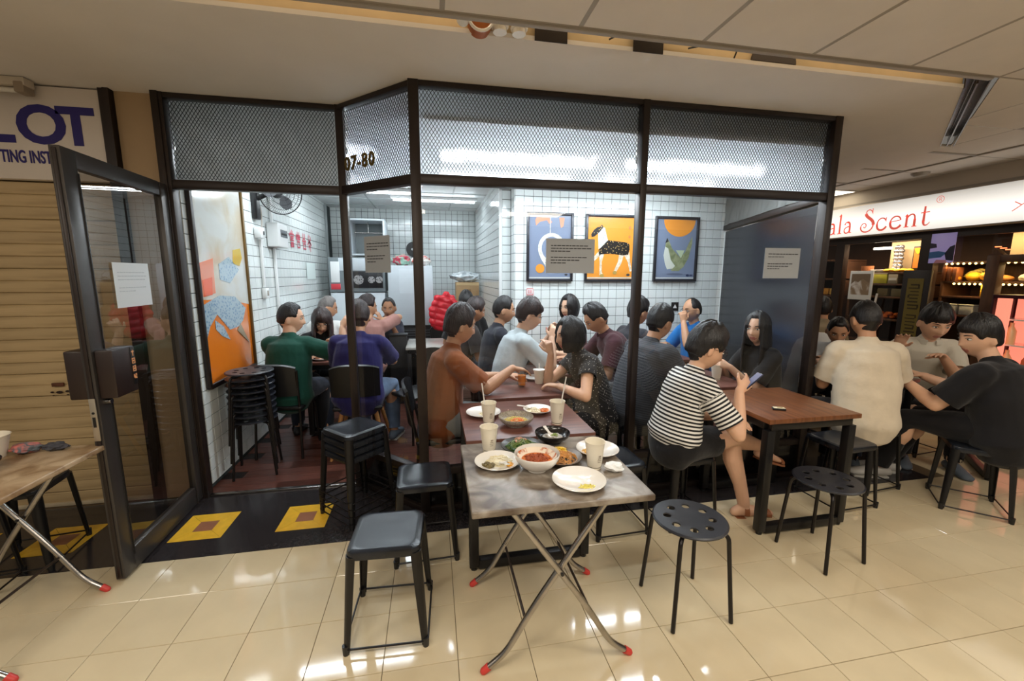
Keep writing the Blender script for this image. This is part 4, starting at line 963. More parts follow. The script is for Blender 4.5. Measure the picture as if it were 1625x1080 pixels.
for a in (-1, 1):
    for b in (-1, 1): bm = NB(); cyl(bm, (a * .17, b * .17, .43), (a * .19, b * .19, 0), .014, .011, 8); fin('leg', bm, m_white, pc)

# ------------------------------------------------------------------ tableware
TT_ = .7402
def plate(label, x, y, r=.10, z=TT_, m=m_china, sx=1.0, sy=1.0, rz=0, name='plate', cat='plate'):
    t = empty(name, (x, y, z), rz, label=label, cat=cat)
    bm = NB(); lathe(bm, [(0, 0), (r * .6, 0), (r * .66, .004), (r * .95, .019), (r, .0215), (r * .985, .0235), (r * .93, .021), (r * .64, .0075), (0, .006)], 36, sx=sx, sy=sy); fin('dish', bm, m, t); return t
def bowl(label, x, y, r, h, m, z=TT_, foot=.5, name='bowl', mo=None):
    t = empty(name, (x, y, z), label=label, cat='bowl')
    bm = NB(); pr_ = [(0, .004), (r * foot * .9, .004), (r * foot, 0), (r * foot, .010)]
    pr_ += [(r * (foot + (1 - foot) * math.sin(a * P2)), .010 + (h - .010) * (1 - math.cos(a * P2)) ** .8) for a in (.2, .4, .6, .8, .92, 1)]
    pr_ += [(r * .985, h + .002)] + [(r * (foot * .9 + (.97 - foot * .9) * math.sin(a * P2)), .013 + (h - .013) * (1 - math.cos(a * P2)) ** .8) for a in (.95, .8, .6, .4, .2)] + [(0, .013)]
    lathe(bm, pr_, 36); fin('dish', bm, m, t); return t
def food(name, parent, m, z, r, h, seed, n=26, size=.012, cx=0, cy=0, flat=.6, sy=1.0):
    """a small mound of countless bits: one stuff part"""
    random.seed(seed); bm = NB()
    lathe(bm, [(0, z + h * .6), (r * .5, z + h * .5), (r * .85, z + h * .22), (r, z)], 18, (cx, cy, 0), sy=sy)
    for k in range(n):
        a, q = random.uniform(0, 2 * PI), math.sqrt(random.random()) * r * .95
        R = Matrix.Rotation(random.uniform(0, PI), 3, 'Z') @ Matrix.Rotation(random.uniform(-.5, .5), 3, 'X')
        ball(bm, (cx + q * math.cos(a), cy + sy * q * math.sin(a), z + h * (1 - (q / r) ** 2) * .65 + .002), (size * random.uniform(.8, 1.7), size * random.uniform(.4, .8), size * flat * random.uniform(.5, .9)), 6, 4, R=R)
    return fin(name, bm, m, parent, kind='stuff')
def strands(name, parent, m, z, r, h, seed, n=40, w=.0016, cx=0, cy=0):
    random.seed(seed); bm = NB()
    for k in range(n):
        a = random.uniform(0, 2 * PI); q = r * math.sqrt(random.random()) * .75; ra = random.uniform(.25, .6) * r; a0 = random.uniform(0, 6)
        pts = []
        for j in range(7):
            an = a0 + j * .55; x, y = q * math.cos(a) + ra * math.cos(an), q * math.sin(a) + ra * math.sin(an); d = math.hypot(x, y)
            if d > r: x, y = x * r / d, y * r / d; d = r
            pts.append(V(cx + x, cy + y, z + h * (1 - (d / r) ** 2) + random.uniform(0, .004)))
        tube(bm, pts, w, 5)
    return fin(name, bm, m, parent, kind='stuff')
def spoon(parent, a, b, m=m_china, name='spoon', label=None, top=False):
    a, b = Vector(a), Vector(b); d = (b - a).normalized(); bm = NB()
    L = (b - a).length; u = V(-d.y, d.x, 0).normalized(); pts = []
    rs = []
    for k, (f, w) in enumerate(((0, .004), (.06, .014), (.16, .020), (.28, .018), (.36, .009), (.5, .006), (.8, .008), (.97, .010), (1, .006))):
        c = a + (b - a) * f; dp = .007 if .03 < f < .34 else 0
        rs.append([c + u * w, c + V(0, 0, .003) + u * w * .9, c + V(0, 0, .003 - dp), c + V(0, 0, .003) - u * w * .9, c - u * w, c - V(0, 0, dp + .001)])
    rings(bm, rs)
    return fin(name, bm, m, parent, label=label, cat='spoon' if parent is None else None)
def cup(label, x, y, z=TT_, h=.118, straw=None, logo=True, lid=False):
    t = empty('paper_cup', (x, y, z), label=label, cat='cup')
    r0, r1 = .029, .0425
    bm = NB(); lathe(bm, [(0, .006), (r0 - .001, .006), (r0, 0), (r1 - .001, h - .003), (r1 + .002, h - .001), (r1 + .0015, h + .002), (r1 - .0015, h), (r0 - .001, .008), (0, .008)], 28); fin('cup_wall', bm, m_cup, t)
    bm = NB(); lathe(bm, [(r0 + .0002, .0035), (r0 + .0012, .010), (r0 + .0022, .0102)], 28); fin('base_line', bm, mat('brown_print', srgb(70, 56, 46), .6), t)
    if logo:
        bm = NB()
        for (du, dv, w, hh) in ((0, .062, .012, .008), (0, .052, .016, .004), (0, .044, .019, .003), (0, .036, .015, .0025)):
            a = -P2 + .25 + du; rr_ = r0 + (r1 - r0) * dv / h + .0006
            box(bm, (rr_ * math.cos(a), rr_ * math.sin(a), dv), (w, .0008, hh), R=Matrix.Rotation(a + P2, 3, 'Z'))
        fin('printed_mark', bm, mat('grey_print', srgb(164, 154, 138), .6), t)
    if lid:
        bm = NB(); lathe(bm, [(r1 + .003, h - .004), (r1 + .003, h + .004), (r1 - .004, h + .006), (0, h + .006)], 28); fin('lid', bm, m_china, t)
    if straw:
        bm = NB(); tube(bm, [V(*straw[0]), V(*straw[1])], .0035, 8); fin('straw', bm, mat('white_straw', srgb(232, 228, 222), .4), t)
    return t
m_sauce = mat('white_sauce', srgb(226, 214, 178), .35, var=.08, vscale=30); m_rice = mat('rice_grain', srgb(236, 226, 196), .5); m_carrot = mat('orange_shreds', srgb(222, 118, 34), .4, var=.2, vscale=60); m_green = mat('cooked_greens', srgb(52, 82, 34), .35, var=.4, vscale=50); m_chili = mat('chilli_sauce', srgb(172, 78, 10), .75, col2=srgb(214, 116, 20), vscale=50)
m_noodle = mat('fried_noodles', srgb(206, 142, 66), .4, var=.2, vscale=50); m_darkdish = mat('dark_stoneware', srgb(66, 64, 62), .3, var=.15, vscale=30); m_brown = mat('brown_stoneware', srgb(112, 98, 84), .35, var=.15, vscale=40); m_blackb = mat('black_melamine', srgb(32, 30, 32), .18, coat=.4)
m_speck = mat('speckled_stoneware', srgb(168, 160, 148), .35, col2=srgb(136, 126, 114), vscale=120, vcon=(.4, .55))
# on the marble table
p = plate('white plate with rice scraps and a spoon at the left of the marble table', 1.695, -.70, .10)
food('sauce', p, m_sauce, .006, .062, .006, 1, 8, .012, .01, .01); food('rice', p, m_rice, .008, .055, .012, 2, 40, .006, .015, .02); food('herbs', p, mat('dried_herbs', srgb(112, 98, 60), .6, var=.4, vscale=90), .008, .030, .014, 3, 34, .006, -.045, -.02); food('egg', p, mat('egg_yolk', srgb(240, 170, 40), .4), .008, .018, .012, 4, 10, .008, .055, -.035)
spoon(p, (.018, -.02, .02), (.03, -.105, .045), m_china)
v = plate('dark plate of cooked greens at the back of the marble table', 1.835, -.555, .10, m=m_darkdish)
food('greens', v, m_green, .008, .072, .035, 5, 70, .014); strands('green_stems', v, mat('green_stem', srgb(104, 122, 60), .4), .012, .07, .03, 6, 22, .0022); food('meat_bits', v, mat('pink_meat', srgb(192, 132, 104), .4, var=.2), .032, .03, .012, 7, 10, .012, -.005, .02)
b = bowl('black bowl with a white spoon behind the greens', 2.005, -.495, .088, .05, m_blackb); food('broth', b, mat('dark_broth', srgb(50, 42, 36), .1), .022, .06, .002, 8, 4, .006); food('tofu', b, mat('pale_tofu', srgb(176, 170, 160), .4), .026, .05, .008, 9, 10, .010); food('herb', b, mat('leaf_green', srgb(122, 140, 50), .4), .03, .018, .01, 10, 8, .008, .01, 0)
spoon(b, (-.005, -.02, .03), (-.03, .045, .065), m_china)
b = bowl('white bowl smeared with chilli sauce in the middle of the marble table', 1.855, -.775, .097, .075, m_china, foot=.42)
bm = NB(); pr2 = []
m_smear = mixmat('sauce_smear', srgb(196, 92, 30), srgb(240, 226, 206), 'noise', 26, .36, .48, .25)
lathe(bm, [(.066, .047), (.077, .0575), (.085, .066)], 30); fin('sauce_smear', bm, m_smear, b)
bm = NB(); lathe(bm, [(0, .048), (.05, .0475), (.070, .0465)], 30); fin('sauce', bm, m_chili, b); food('chilli_bits', b, mat('red_bits', srgb(150, 66, 12), .85, var=.3, vscale=80), .046, .058, .008, 12, 60, .006)
n_ = plate('brown plate of orange noodles at the right of the chilli bowl', 1.982, -.705, .098, m=m_brown)
strands('noodles', n_, m_noodle, .010, .076, .022, 13, 70, .0018); food('carrot_shreds', n_, m_carrot, .02, .035, .016, 14, 30, .009, -.03, .035); food('pepper_strips', n_, mat('yellow_strips', srgb(222, 180, 36), .35), .024, .03, .014, 15, 22, .009, .015, .045)
p = plate('white plate of crumbs behind the right paper cup', 2.178, -.655, .10, m=m_china); food('crumbs', p, mat('fried_crumbs', srgb(222, 176, 96), .5), .008, .03, .012, 16, 24, .007, -.055, -.01)
p = plate('large empty white plate with a yellow puddle at the front edge', 1.99, -.925, .108); food('yellow_sauce', p, mat('yellow_sauce', srgb(226, 210, 96), .2), .0065, .038, .002, 17, 14, .006, .02, -.045, .3, .6)
cup('paper cup standing left of the greens on the marble table', 1.680, -.545); cup('paper cup standing at the right of the marble table', 2.105, -.80, logo=True)
random.seed(21); bm = NB()
bmesh.ops.create_icosphere(bm, subdivisions=3, radius=.036)
for q in bm.verts: nn_ = noise.noise(q.co * 45) * .4 + noise.noise(q.co * 90 + V(3, 1, 2)) * .25; q.co = V(q.co.x * (1.15 + nn_), q.co.y * (.95 + nn_), max(0, (q.co.z + .036) * (.45 + .35 * nn_)))
o = fin('crumpled_tissue', bm, m_white, None, (2.178, -.845, TT_), smooth=15, label='crumpled white tissue beside the right paper cup', cat='tissue')
# on the reddish brown table
p = plate('white plate partly hidden behind the left cup of the brown table', 1.715, -.030, .103); food('sauce_traces', p, m_sauce, .0065, .03, .003, 18, 10, .006)
spoon(p, (.02, -.05, .02), (.03, -.13, .03), m_china)
cup('paper cup with a leaning straw on the left of the brown table', 1.728, -.172, straw=((-.01, .01, .02), (-.035, .02, .225)))
b = bowl('speckled grey bowl of yellow noodles in the middle of the brown table', 1.872, -.235, .097, .052, m_speck); strands('noodles', b, mat('yellow_noodles', srgb(208, 188, 96), .4), .022, .07, .012, 19, 50, .0018); food('carrot_shreds', b, m_carrot, .028, .042, .014, 20, 40, .008, .005, -.015)
p = plate('white plate of rice and orange shreds at the back of the brown table', 2.045, -.035, .088); food('rice', p, m_rice, .008, .05, .014, 22, 60, .006, -.02, .005); food('carrot_shreds', p, m_carrot, .010, .032, .014, 23, 30, .007, .04, -.01); spoon(p, (-.03, .02, .022), (-.115, .055, .03), m_china)
cup('tall paper cup with a long straw at the right of the brown table', 2.105, -.245, h=.128, straw=((.005, .0, .02), (.055, .02, .26)))
bm = NB(); tube(bm, [V(1.84, -.13, .742), V(1.846, -.14, .80)], .0035, 6) 
thing1('drinking_straw', bm, mat('pink_straw', srgb(216, 178, 170), .4), 'short pinkish straw standing behind the speckled bowl', 'straw')
# walnut table, inner table, left table
bm = NB(); box(bm, (0, 0, .007), (.072, .036, .014), .004); k_ = fin('small_carton', bm, mat('black_card', srgb(30, 28, 28), .5), None, (3.53, -.265, TT_), (0, 0, -.45), label='small black and cream packet lying on the walnut table', cat='packet'); bm = NB(); box(bm, (0, 0, .0145), (.064, .03, .002)); fin('cream_face', bm, mat('cream_print', srgb(226, 216, 186), .5), k_); bm = NB(); box(bm, (.005, 0, .0157), (.03, .012, .0008)); fin('printed_mark', bm, mat('gold_print', srgb(170, 140, 70), .5), k_)
g = empty('juice_glass', (2.075, .56, TT_), label='clear glass of orange drink inside the window', cat='glass')
bm = NB(); lathe(bm, [(0, .003), (.026, .003), (.028, 0), (.034, .14), (.0325, .14), (.027, .012), (0, .012)], 24); fin('glass_wall', bm, glassmat('tumbler_glass', (.95, .96, .96), 1.0), g); bm = NB(); lathe(bm, [(0, .013), (.0265, .013), (.031, .085), (0, .085)], 24); fin('juice', bm, mat('orange_juice', srgb(236, 136, 20), .15, emit=None), g)
cup('white lidded cup with a straw beside the orange drink', 2.225, .63, h=.105, straw=((0, 0, .1), (0, 0, .155)), logo=False, lid=True)
plate('white plate on the inner table behind the lidded cup', 2.22, .75, .085)
cup('white cup with a straw held by the long-haired woman', 3.66, .50, h=.12, straw=((0, 0, .1), (.0, .01, .18)), logo=False)
bm = NB(); box(bm, (0, 0, .006), (.15, .20, .012), .002); thing1('menu_card', bm, m_white, 'pale flat tray in front of the long-haired woman', 'tray').location = (3.42, .42, TT_)
cup('tall pale green cup on the table of the navy shirt', .82, 1.94, h=.15, logo=False)
for k, (x, y, lb) in enumerate(((2.45, 1.10, 'white plate between the grey and maroon shirts'), (.36, 1.86, 'white plate in front of the woman with round glasses'), (3.86, 1.52, 'white plate in front of the man in bright blue'), (5.03, .38, 'white plate among the three men at the right'))): plate(lb, x, y, .09)
t = empty('paper_bowl', (-.545, -.225, TT_), label='white paper soup bowl on the left marble table', cat='bowl'); bm = NB(); lathe(bm, [(0, .005), (.052, .005), (.054, 0), (.075, .098), (.078, .10), (.0745, .102), (.053, .008), (0, .008)], 30); fin('bowl_wall', bm, m_cup, t); bm = NB(); box(bm, (.052, -.040, .06), (.028, .0012, .018), R=Matrix.Rotation(.7, 3, 'Z')); fin('printed_mark', bm, mat('grey_print', srgb(120, 112, 100), .6), t)
p = bowl('black dish of greens cut by the left picture edge', -.475, -.375, .085, .04, m_blackb); food('greens', p, mat('lime_greens', srgb(150, 160, 40), .4, var=.3, vscale=40), .02, .06, .025, 30, 40, .012)
def crumple(name, loc, r, m, label, cat, seed, sc=(1, 1, .6)):
    bm = NB(); bmesh.ops.create_icosphere(bm, subdivisions=4, radius=1)
    for q in bm.verts:
        d = q.co.copy(); k = 1 + .35 * noise.noise(d * 2.2 + V(seed, 0, 0)) + .16 * abs(noise.noise(d * 6 + V(0, seed, 0)))
        q.co = V(d.x * r * sc[0] * k, d.y * r * sc[1] * k, max(-r * sc[2], d.z * r * sc[2] * k) + r * sc[2])
    return fin(name, bm, m, None, loc, smooth=60, label=label, cat=cat)
crumple('folded_towel', (-.435, -.185, TT_), .046, mixmat('pink_grey_knit', srgb(202, 116, 108), srgb(96, 104, 112), 'noise', 22, .40, .55, .9), 'pink and grey knitted cloth behind the paper soup bowl', 'cloth', 3, (1.2, .8, .5))
crumple('umbrella_pouch', (-.325, -.175, TT_), .032, mat('charcoal_fabric', srgb(66, 66, 74), .8, bump=.3, bscale=50), 'charcoal grey pouch lying beside the pink knitted cloth', 'pouch', 8, (1.5, .8, .6))
crumple('plastic_bag', (-.84, -.50, 0), .085, mixmat('lilac_plastic', srgb(150, 130, 160), srgb(206, 196, 206), 'noise', 12, .4, .6, .4), 'crumpled lilac plastic bag on the floor under the left table', 'bag', 5, (1.2, .8, .45))
# ------------------------------------------------------------------ people
def remesh(bm, vox, sm=2, keep=1.0):
    me = bpy.data.meshes.new('tmp'); bm.to_mesh(me); bm.free()
    o = bpy.data.objects.new('tmp', me); COL.objects.link(o)
    md = o.modifiers.new('r', 'REMESH'); md.mode = 'VOXEL'; md.voxel_size = vox
    if keep < 1:
        md = o.modifiers.new('d', 'DECIMATE'); md.ratio = keep
    dg = bpy.context.evaluated_depsgraph_get(); m2 = bpy.data.meshes.new_from_object(o.evaluated_get(dg))
    bpy.data.objects.remove(o); bpy.data.meshes.remove(me)
    b = NB(); b.from_mesh(m2); bpy.data.meshes.remove(m2)
    for _ in range(sm): bmesh.ops.smooth_vert(b, verts=b.verts, factor=.5, use_axis_x=True, use_axis_y=True, use_axis_z=True)
    return b
def etube(bm, sec, n=16):
    """sec: (centre, axis u, half u, axis v, half v); closed with rounded ends"""
    rs = []
    def ring(c, u, a, v, b): return [c + u * (a * math.cos(2 * PI * i / n)) + v * (b * math.sin(2 * PI * i / n)) for i in range(n)]
    c0, c1 = sec[0], sec[-1]; d0 = (sec[0][0] - sec[1][0]).normalized(); d1 = (sec[-1][0] - sec[-2][0]).normalized()
    for f, g in ((.3, .95), (.7, .72)): rs.append(ring(c0[0] + d0 * min(c0[2], c0[4]) * g, c0[1], c0[2] * f, c0[3], c0[4] * f))
    for s in sec: rs.append(ring(*s))
    for f, g in ((.7, .72), (.3, .95)): rs.append(ring(c1[0] + d1 * min(c1[2], c1[4]) * g, c1[1], c1[2] * f, c1[3], c1[4] * f))
    rings(bm, rs)
def limb(bm, pts, rad, n=14):
    pts = [Vector(p) for p in pts]; sec = []; k = len(pts); u = None
    for i in range(k):
        d = (pts[min(i + 1, k - 1)] - pts[max(i - 1, 0)]).normalized()
        if u is None: u, _ = frame_of(d)
        u = (u - d * u.dot(d)).normalized(); v = d.cross(u); sec.append((pts[i], u, rad[i], v, rad[i]))
    etube(bm, sec, n)
def ik(a, b, l1, l2, pole):
    d = b - a; L = min(d.length, (l1 + l2) * .995); dn = d.normalized(); b = a + dn * L
    x = (l1 * l1 - l2 * l2 + L * L) / (2 * L); h = math.sqrt(max(0, l1 * l1 - x * x)); p = pole - dn * pole.dot(dn)
    return a + dn * x + p.normalized() * h, b
m_eye = mat('eye_white', srgb(226, 220, 212), .2); m_iris = mat('dark_iris', srgb(34, 22, 18), .1); m_brow = mat('dark_brow', srgb(36, 28, 26), .9)
m_lens = glassmat('spectacle_lens', (.96, .97, .98), .8)
SK = {'light': srgb(222, 176, 146), 'mid': srgb(200, 150, 116), 'tan': srgb(176, 124, 90)}
LIP = {'light': srgb(190, 116, 104), 'mid': srgb(168, 98, 84), 'tan': srgb(140, 82, 68)}
HAIRC = {'black': (srgb(12, 10, 11), srgb(30, 26, 28)), 'brown': (srgb(26, 18, 18), srgb(56, 38, 36)), 'grey': (srgb(96, 90, 88), srgb(132, 126, 122))}
def skinm(k): return mat('skin_' + k, SK[k], .48, var=.05, vscale=14, sss=.08, bump=.03, bscale=160)
def hairm(k): return mat('hair_' + k, HAIRC[k][1], .42, col2=HAIRC[k][0], vscale=30, stretch=(1, 1, .18), bump=.5, bscale=120)
def g2(x, s): return math.exp(-(x / s) ** 2)
def head_radius(th, ph):
    """unit direction -> point of a head (x right, y forward, z up), about 0.155 wide and 0.235 tall"""
    x, y, z = math.sin(th) * math.cos(ph), math.cos(th) * math.cos(ph), math.sin(ph)
    p = [x * .0765, y * .095, z * .118]
    if z < 0:                                             # jaw and nape
        t = -z; k = 1 - .30 * t ** 1.6; p[0] *= k
        if y < 0: p[1] *= 1 - .45 * t ** 1.3
        else: p[1] *= 1 - .10 * t ** 2; p[1] += .012 * t * max(0, y)
    fx, fz = p[0], p[2]
    if y > 0:
        f = y ** .7
        p[1] += f * (.004 * g2(fz - .022, .012) * g2(fx, .05))                       # brow
        for s in (-1, 1): p[1] -= f * .0105 * g2(fx - s * .031, .017) * g2(fz - .003, .013); p[1] += f * .004 * g2(fx - s * .040, .02) * g2(fz + .030, .02)
        nz = max(0, min(1, (.010 - fz) / .048)); 
        if -.046 < fz < .014: p[1] += f * (.006 + .017 * nz) * g2(fx, .0085 + .006 * nz) * (1 if fz > -.040 else max(0, (fz + .046) / .006))
        p[1] += f * (.0075 * g2(fz + .061, .006) + .0075 * g2(fz + .073, .006)) * g2(fx, .021)
        p[1] -= f * .004 * g2(fz + .067, .0035) * g2(fx, .024)
        p[1] += f * .009 * g2(fz + .100, .014) * g2(fx, .022)
    return V(*p)
def person(label, head, yaw, lean, hyaw=0, hpitch=0, s=1.0, seat=.45, female=False, skin='mid', hair='short', hcol='black', shirt=None, sleeve='short', collar=False, pants=None, leg='long', shoes=None, hands=None, feet=None, knees=None, glasses=False, vox=.007, bulk=1.0, face=True, curl=.5, poles=None, attr=None, loose=1.0, roll=0, lsway=0.0, hsz=1.0, hem=.07, hairlen=.28, beads=None, group=None, skirt=False, hipshift=None):
    H_ = Vector(head); a = math.radians(yaw); f = V(math.cos(a), math.sin(a), 0); l = V(-f.y, f.x, 0); up = V(0, 0, 1)
    ln = math.radians(lean)
    def dr(t): return (up * math.cos(t) + f * math.sin(t) + l * lsway * .6).normalized()
    d1, d2, d3 = dr(ln * .65), dr(ln * 1.25), dr(ln * .85 + .20)
    neckv = d3 * (.175 * s); zt = H_.z - neckv.z - (seat + .118)
    k = max(.80, min(1.22, zt / ((d1.z + d2.z) * .25 * s)))
    Lt = .25 * s * k; C7 = H_ - neckv; mid = C7 - d2 * Lt; P = mid - d1 * Lt
    if hipshift: P = P + Vector(hipshift)
    P.z = seat + .118
    O = V(P.x, P.y, 0)
    root = None
    fem = female
    sw = (.158 if fem else .182) * s * bulk ** .5; hw = (.168 if fem else .160) * s * bulk
    tn = d2.cross(l).normalized(); tn1 = d1.cross(l).normalized()
    SH = {}; EL = {}; WR = {}
    for n, sg in (('L', 1), ('R', -1)): SH[n] = C7 - d2 * .055 * s + l * sg * (sw - .02) + f * .015 * s
    hands = hands or {}; poles = poles or {}
    L1, L2 = .285 * s, .255 * s
    for n, sg in (('L', 1), ('R', -1)):
        t = hands.get(n) or ('l', .34, sg * .12, .20)
        tgt = P + f * t[1] + l * t[2] + up * t[3] if t[0] == 'l' else Vector(t[1:4])
        pole = Vector(poles[n]) if n in poles else (l * sg * .55 - up * .8 - f * .35)
        EL[n], WR[n] = ik(SH[n], tgt, L1, L2, pole)
    HP = {}; KN = {}; AN = {}; feet = feet or {}; knees = knees or {}
    for n, sg in (('L', 1), ('R', -1)):
        HP[n] = P + l * sg * .088 * s - up * .02
        if n in feet: A = Vector(feet[n][:3])
        else: A = P + f * (.36 + .05 * (sg > 0)) * s + l * sg * .15; A.z = .085
        pole = Vector(knees[n]) if n in knees else (f * 1.0 + up * .75 + l * sg * .12)
        KN[n], AN[n] = ik(HP[n], A, .43 * s, .415 * s, pole)
    def T(p): return p - O
    # ---- head basis
    ha = a + math.radians(hyaw); hf = V(math.cos(ha), math.sin(ha), 0); hl = V(-hf.y, hf.x, 0)
    q = Quaternion(hl, math.radians(hpitch)); hf = q @ hf; hu = hf.cross(hl).normalized()
    if hu.z < 0: hu = -hu
    if roll: q = Quaternion(hf, math.radians(roll)); hl = q @ hl; hu = q @ hu
    hr = -hl; hs = s * 1.06 * hsz * (1.0 if not fem else .98)
    def Hd(p): return T(H_) + (hr * p.x + hf * p.y + hu * p.z) * hs
    # ---- body
    bm = NB(); b_ = bulk
    torso = [(P - d1 * .06 * s, hw * .88, .105 * b_), (P + d1 * .05 * s, hw, .118 * b_), (P + d1 * Lt * .55, hw * (.80 if fem else .90), .100 * b_), (mid, hw * (.80 if fem else .96), .098 * b_), (mid + d2 * Lt * .45, sw * .86, .110 * b_), (mid + d2 * Lt * .78, sw * .82, .098 * b_), (C7 - d2 * .01, .075 * s, .062 * s)]
    def tsec(grow=0.0, gd=0.0, lo=0, hi=99): return [(T(c), l, w + grow, tn if i > 2 else tn1, d * s + gd) for i, (c, w, d) in enumerate(torso)][lo:hi]
    etube(bm, tsec(), 20)
    limb(bm, [T(C7 - d2 * .03 * s), T(C7 + d3 * .05 * s), T(H_ - d3 * .06 * s)], [.062 * s, .052 * s * (.88 if fem else 1), .050 * s * (.88 if fem else 1)])
    n1, n2 = 40, 30; R_ = [[Hd(head_radius(2 * PI * i / n1, -P2 + PI * j / n2)) for i in range(n1)] for j in range(1, n2)]
    Lr = [[bm.verts.new(p) for p in r] for r in R_]
    for A_, B_ in zip(Lr[:-1], Lr[1:]):
        for i in range(n1): bm.faces.new((A_[i], B_[i], B_[(i + 1) % n1], A_[(i + 1) % n1]))
    bm.faces.new(Lr[0]); bm.faces.new(list(reversed(Lr[-1])))
    for sg in (-1, 1):
        Re = Matrix((hr * hs, hf * hs, hu * hs)).transposed() @ Matrix.Rotation(sg * .35, 3, 'Z') @ Matrix.Rotation(-.15, 3, 'X')
        ball(bm, Hd(V(sg * .079, -.008, -.012)), (.0085, .017, .031), 12, 8, R=Re)
    ar = .96 if fem else 1.08; ar *= b_ ** .3
    for n, sg in (('L', 1), ('R', -1)):
        limb(bm, [T(C7 - d2 * .035 * s + l * sg * .03), T(SH[n] + d2 * .012), T(SH[n])], [.058 * s, .055 * s, .052 * s * ar])
        limb(bm, [T(SH[n]), T(SH[n].lerp(EL[n], .45)), T(EL[n])], [.050 * s * ar, .045 * s * ar, .037 * s * ar])
        limb(bm, [T(EL[n]), T(EL[n].lerp(WR[n], .3)), T(WR[n])], [.037 * s * ar, .039 * s * ar, .025 * s * ar])
        # hand
        hd = hands.get(n); fd = (WR[n] - EL[n]).normalized()
        if hd and len(hd) > 4 and hd[4] is not None: fd = (fd * .4 + Vector(hd[4]).normalized()).normalized()
        pn = Vector(hd[5]) if hd and len(hd) > 5 and hd[5] is not None else V(0, 0, -1)
        cl = hd[6] if hd and len(hd) > 6 else curl
        pn = (pn - fd * pn.dot(fd)).normalized(); sd = fd.cross(pn) * sg; hs_ = s * (.93 if fem else 1.02)       # sd: towards the little finger
        Wp = WR[n]; etube(bm, [(T(Wp), sd, .026 * hs_, pn, .019 * hs_), (T(Wp + fd * .045 * hs_), sd, .037 * hs_, pn, .016 * hs_), (T(Wp + fd * .082 * hs_), sd, .038 * hs_, pn, .013 * hs_)], 12)
        for m_, (off, Lf) in enumerate(((-.030, .074), (-.0105, .084), (.0105, .078), (.030, .060))):
            b0 = Wp + fd * .080 * hs_ + sd * off * hs_; c1 = cl * (.55 + .12 * m_); ang = c1; p = b0; pts = [T(Wp + fd * .055 * hs_ + sd * off * .9 * hs_), T(b0)]
            sp = sd * (off * 1.6)
            for seg in (.42, .32, .26):
                dq = (fd * math.cos(ang) + pn * math.sin(ang) + sp).normalized(); p = p + dq * Lf * seg * hs_; pts.append(T(p)); ang += c1 * .9
            limb(bm, pts, [.0088 * hs_, .0090 * hs_, .0084 * hs_, .0076 * hs_, .0064 * hs_], 8)
        tb = Wp + fd * .022 * hs_ - sd * .022 * hs_; td = (fd * .75 - sd * .8 + pn * .35).normalized(); t2 = (fd * .9 - sd * .25 + pn * .5 * (0.4 + cl)).normalized()
        limb(bm, [T(tb), T(tb + td * .042 * hs_), T(tb + td * .042 * hs_ + t2 * .028 * hs_), T(tb + td * .042 * hs_ + t2 * .050 * hs_)], [.0135 * hs_, .0112 * hs_, .0098 * hs_, .0078 * hs_], 8)
        # leg
        lb = b_ ** .5
        limb(bm, [T(HP[n]), T(HP[n].lerp(KN[n], .4)), T(KN[n])], [.088 * s * lb, .076 * s * lb, .055 * s])
        kd = (AN[n] - KN[n]); back = -(f - kd.normalized() * f.dot(kd.normalized()))
        limb(bm, [T(KN[n]), T(KN[n].lerp(AN[n], .30) + back * .018), T(KN[n].lerp(AN[n], .7)), T(AN[n])], [.054 * s, .057 * s * lb, .040 * s, .036 * s])
        ff = f if not (n in feet and len(feet[n]) > 3) else None
        fo = Vector(feet[n][3]) if ff is None else f + l * sg * .15
        fo = fo.normalized(); hz = V(0, 0, -1) if abs(fo.z) < .5 else V(-f.x, -f.y, 0)
        sdv = fo.cross(hz).normalized()
        SHOE = [(AN[n] - fo * .055 * s + hz * .048 * s, .028, .030), (AN[n] - fo * .01 * s + hz * .038 * s, .034, .044), (AN[n] + fo * .06 * s + hz * .050 * s, .037, .032), (AN[n] + fo * .13 * s + hz * .060 * s, .043, .022), (AN[n] + fo * .175 * s + hz * .065 * s, .036, .016)]
        etube(bm, [(T(c), sdv, w * s, hz, h_ * s) for c, w, h_ in SHOE], 12)
        AN[n + 's'] = (SHOE, sdv, hz)
    b2 = remesh(bm, vox, 2, .40)
    me = bpy.data.meshes.new('person'); lipc = Hd(V(0, .098, -.067))
    for fc in b2.faces:
        c = fc.calc_center_median() - T(H_); x_, y_, z_ = c.dot(hr) / hs, c.dot(hf) / hs, c.dot(hu) / hs
        if y_ > .06 and abs(x_) < .024 * (1 - abs(z_ + .067) / .03) and -.080 < z_ < -.055: fc.material_index = 1
    b2.to_mesh(me); b2.free(); me.materials.append(skinm(skin)); me.materials.append(mat('lips_' + skin, LIP[skin], .4)); smooth_by_angle(me, 180)
    root = link('person', me, None, O, label=label, cat='person', group=group)
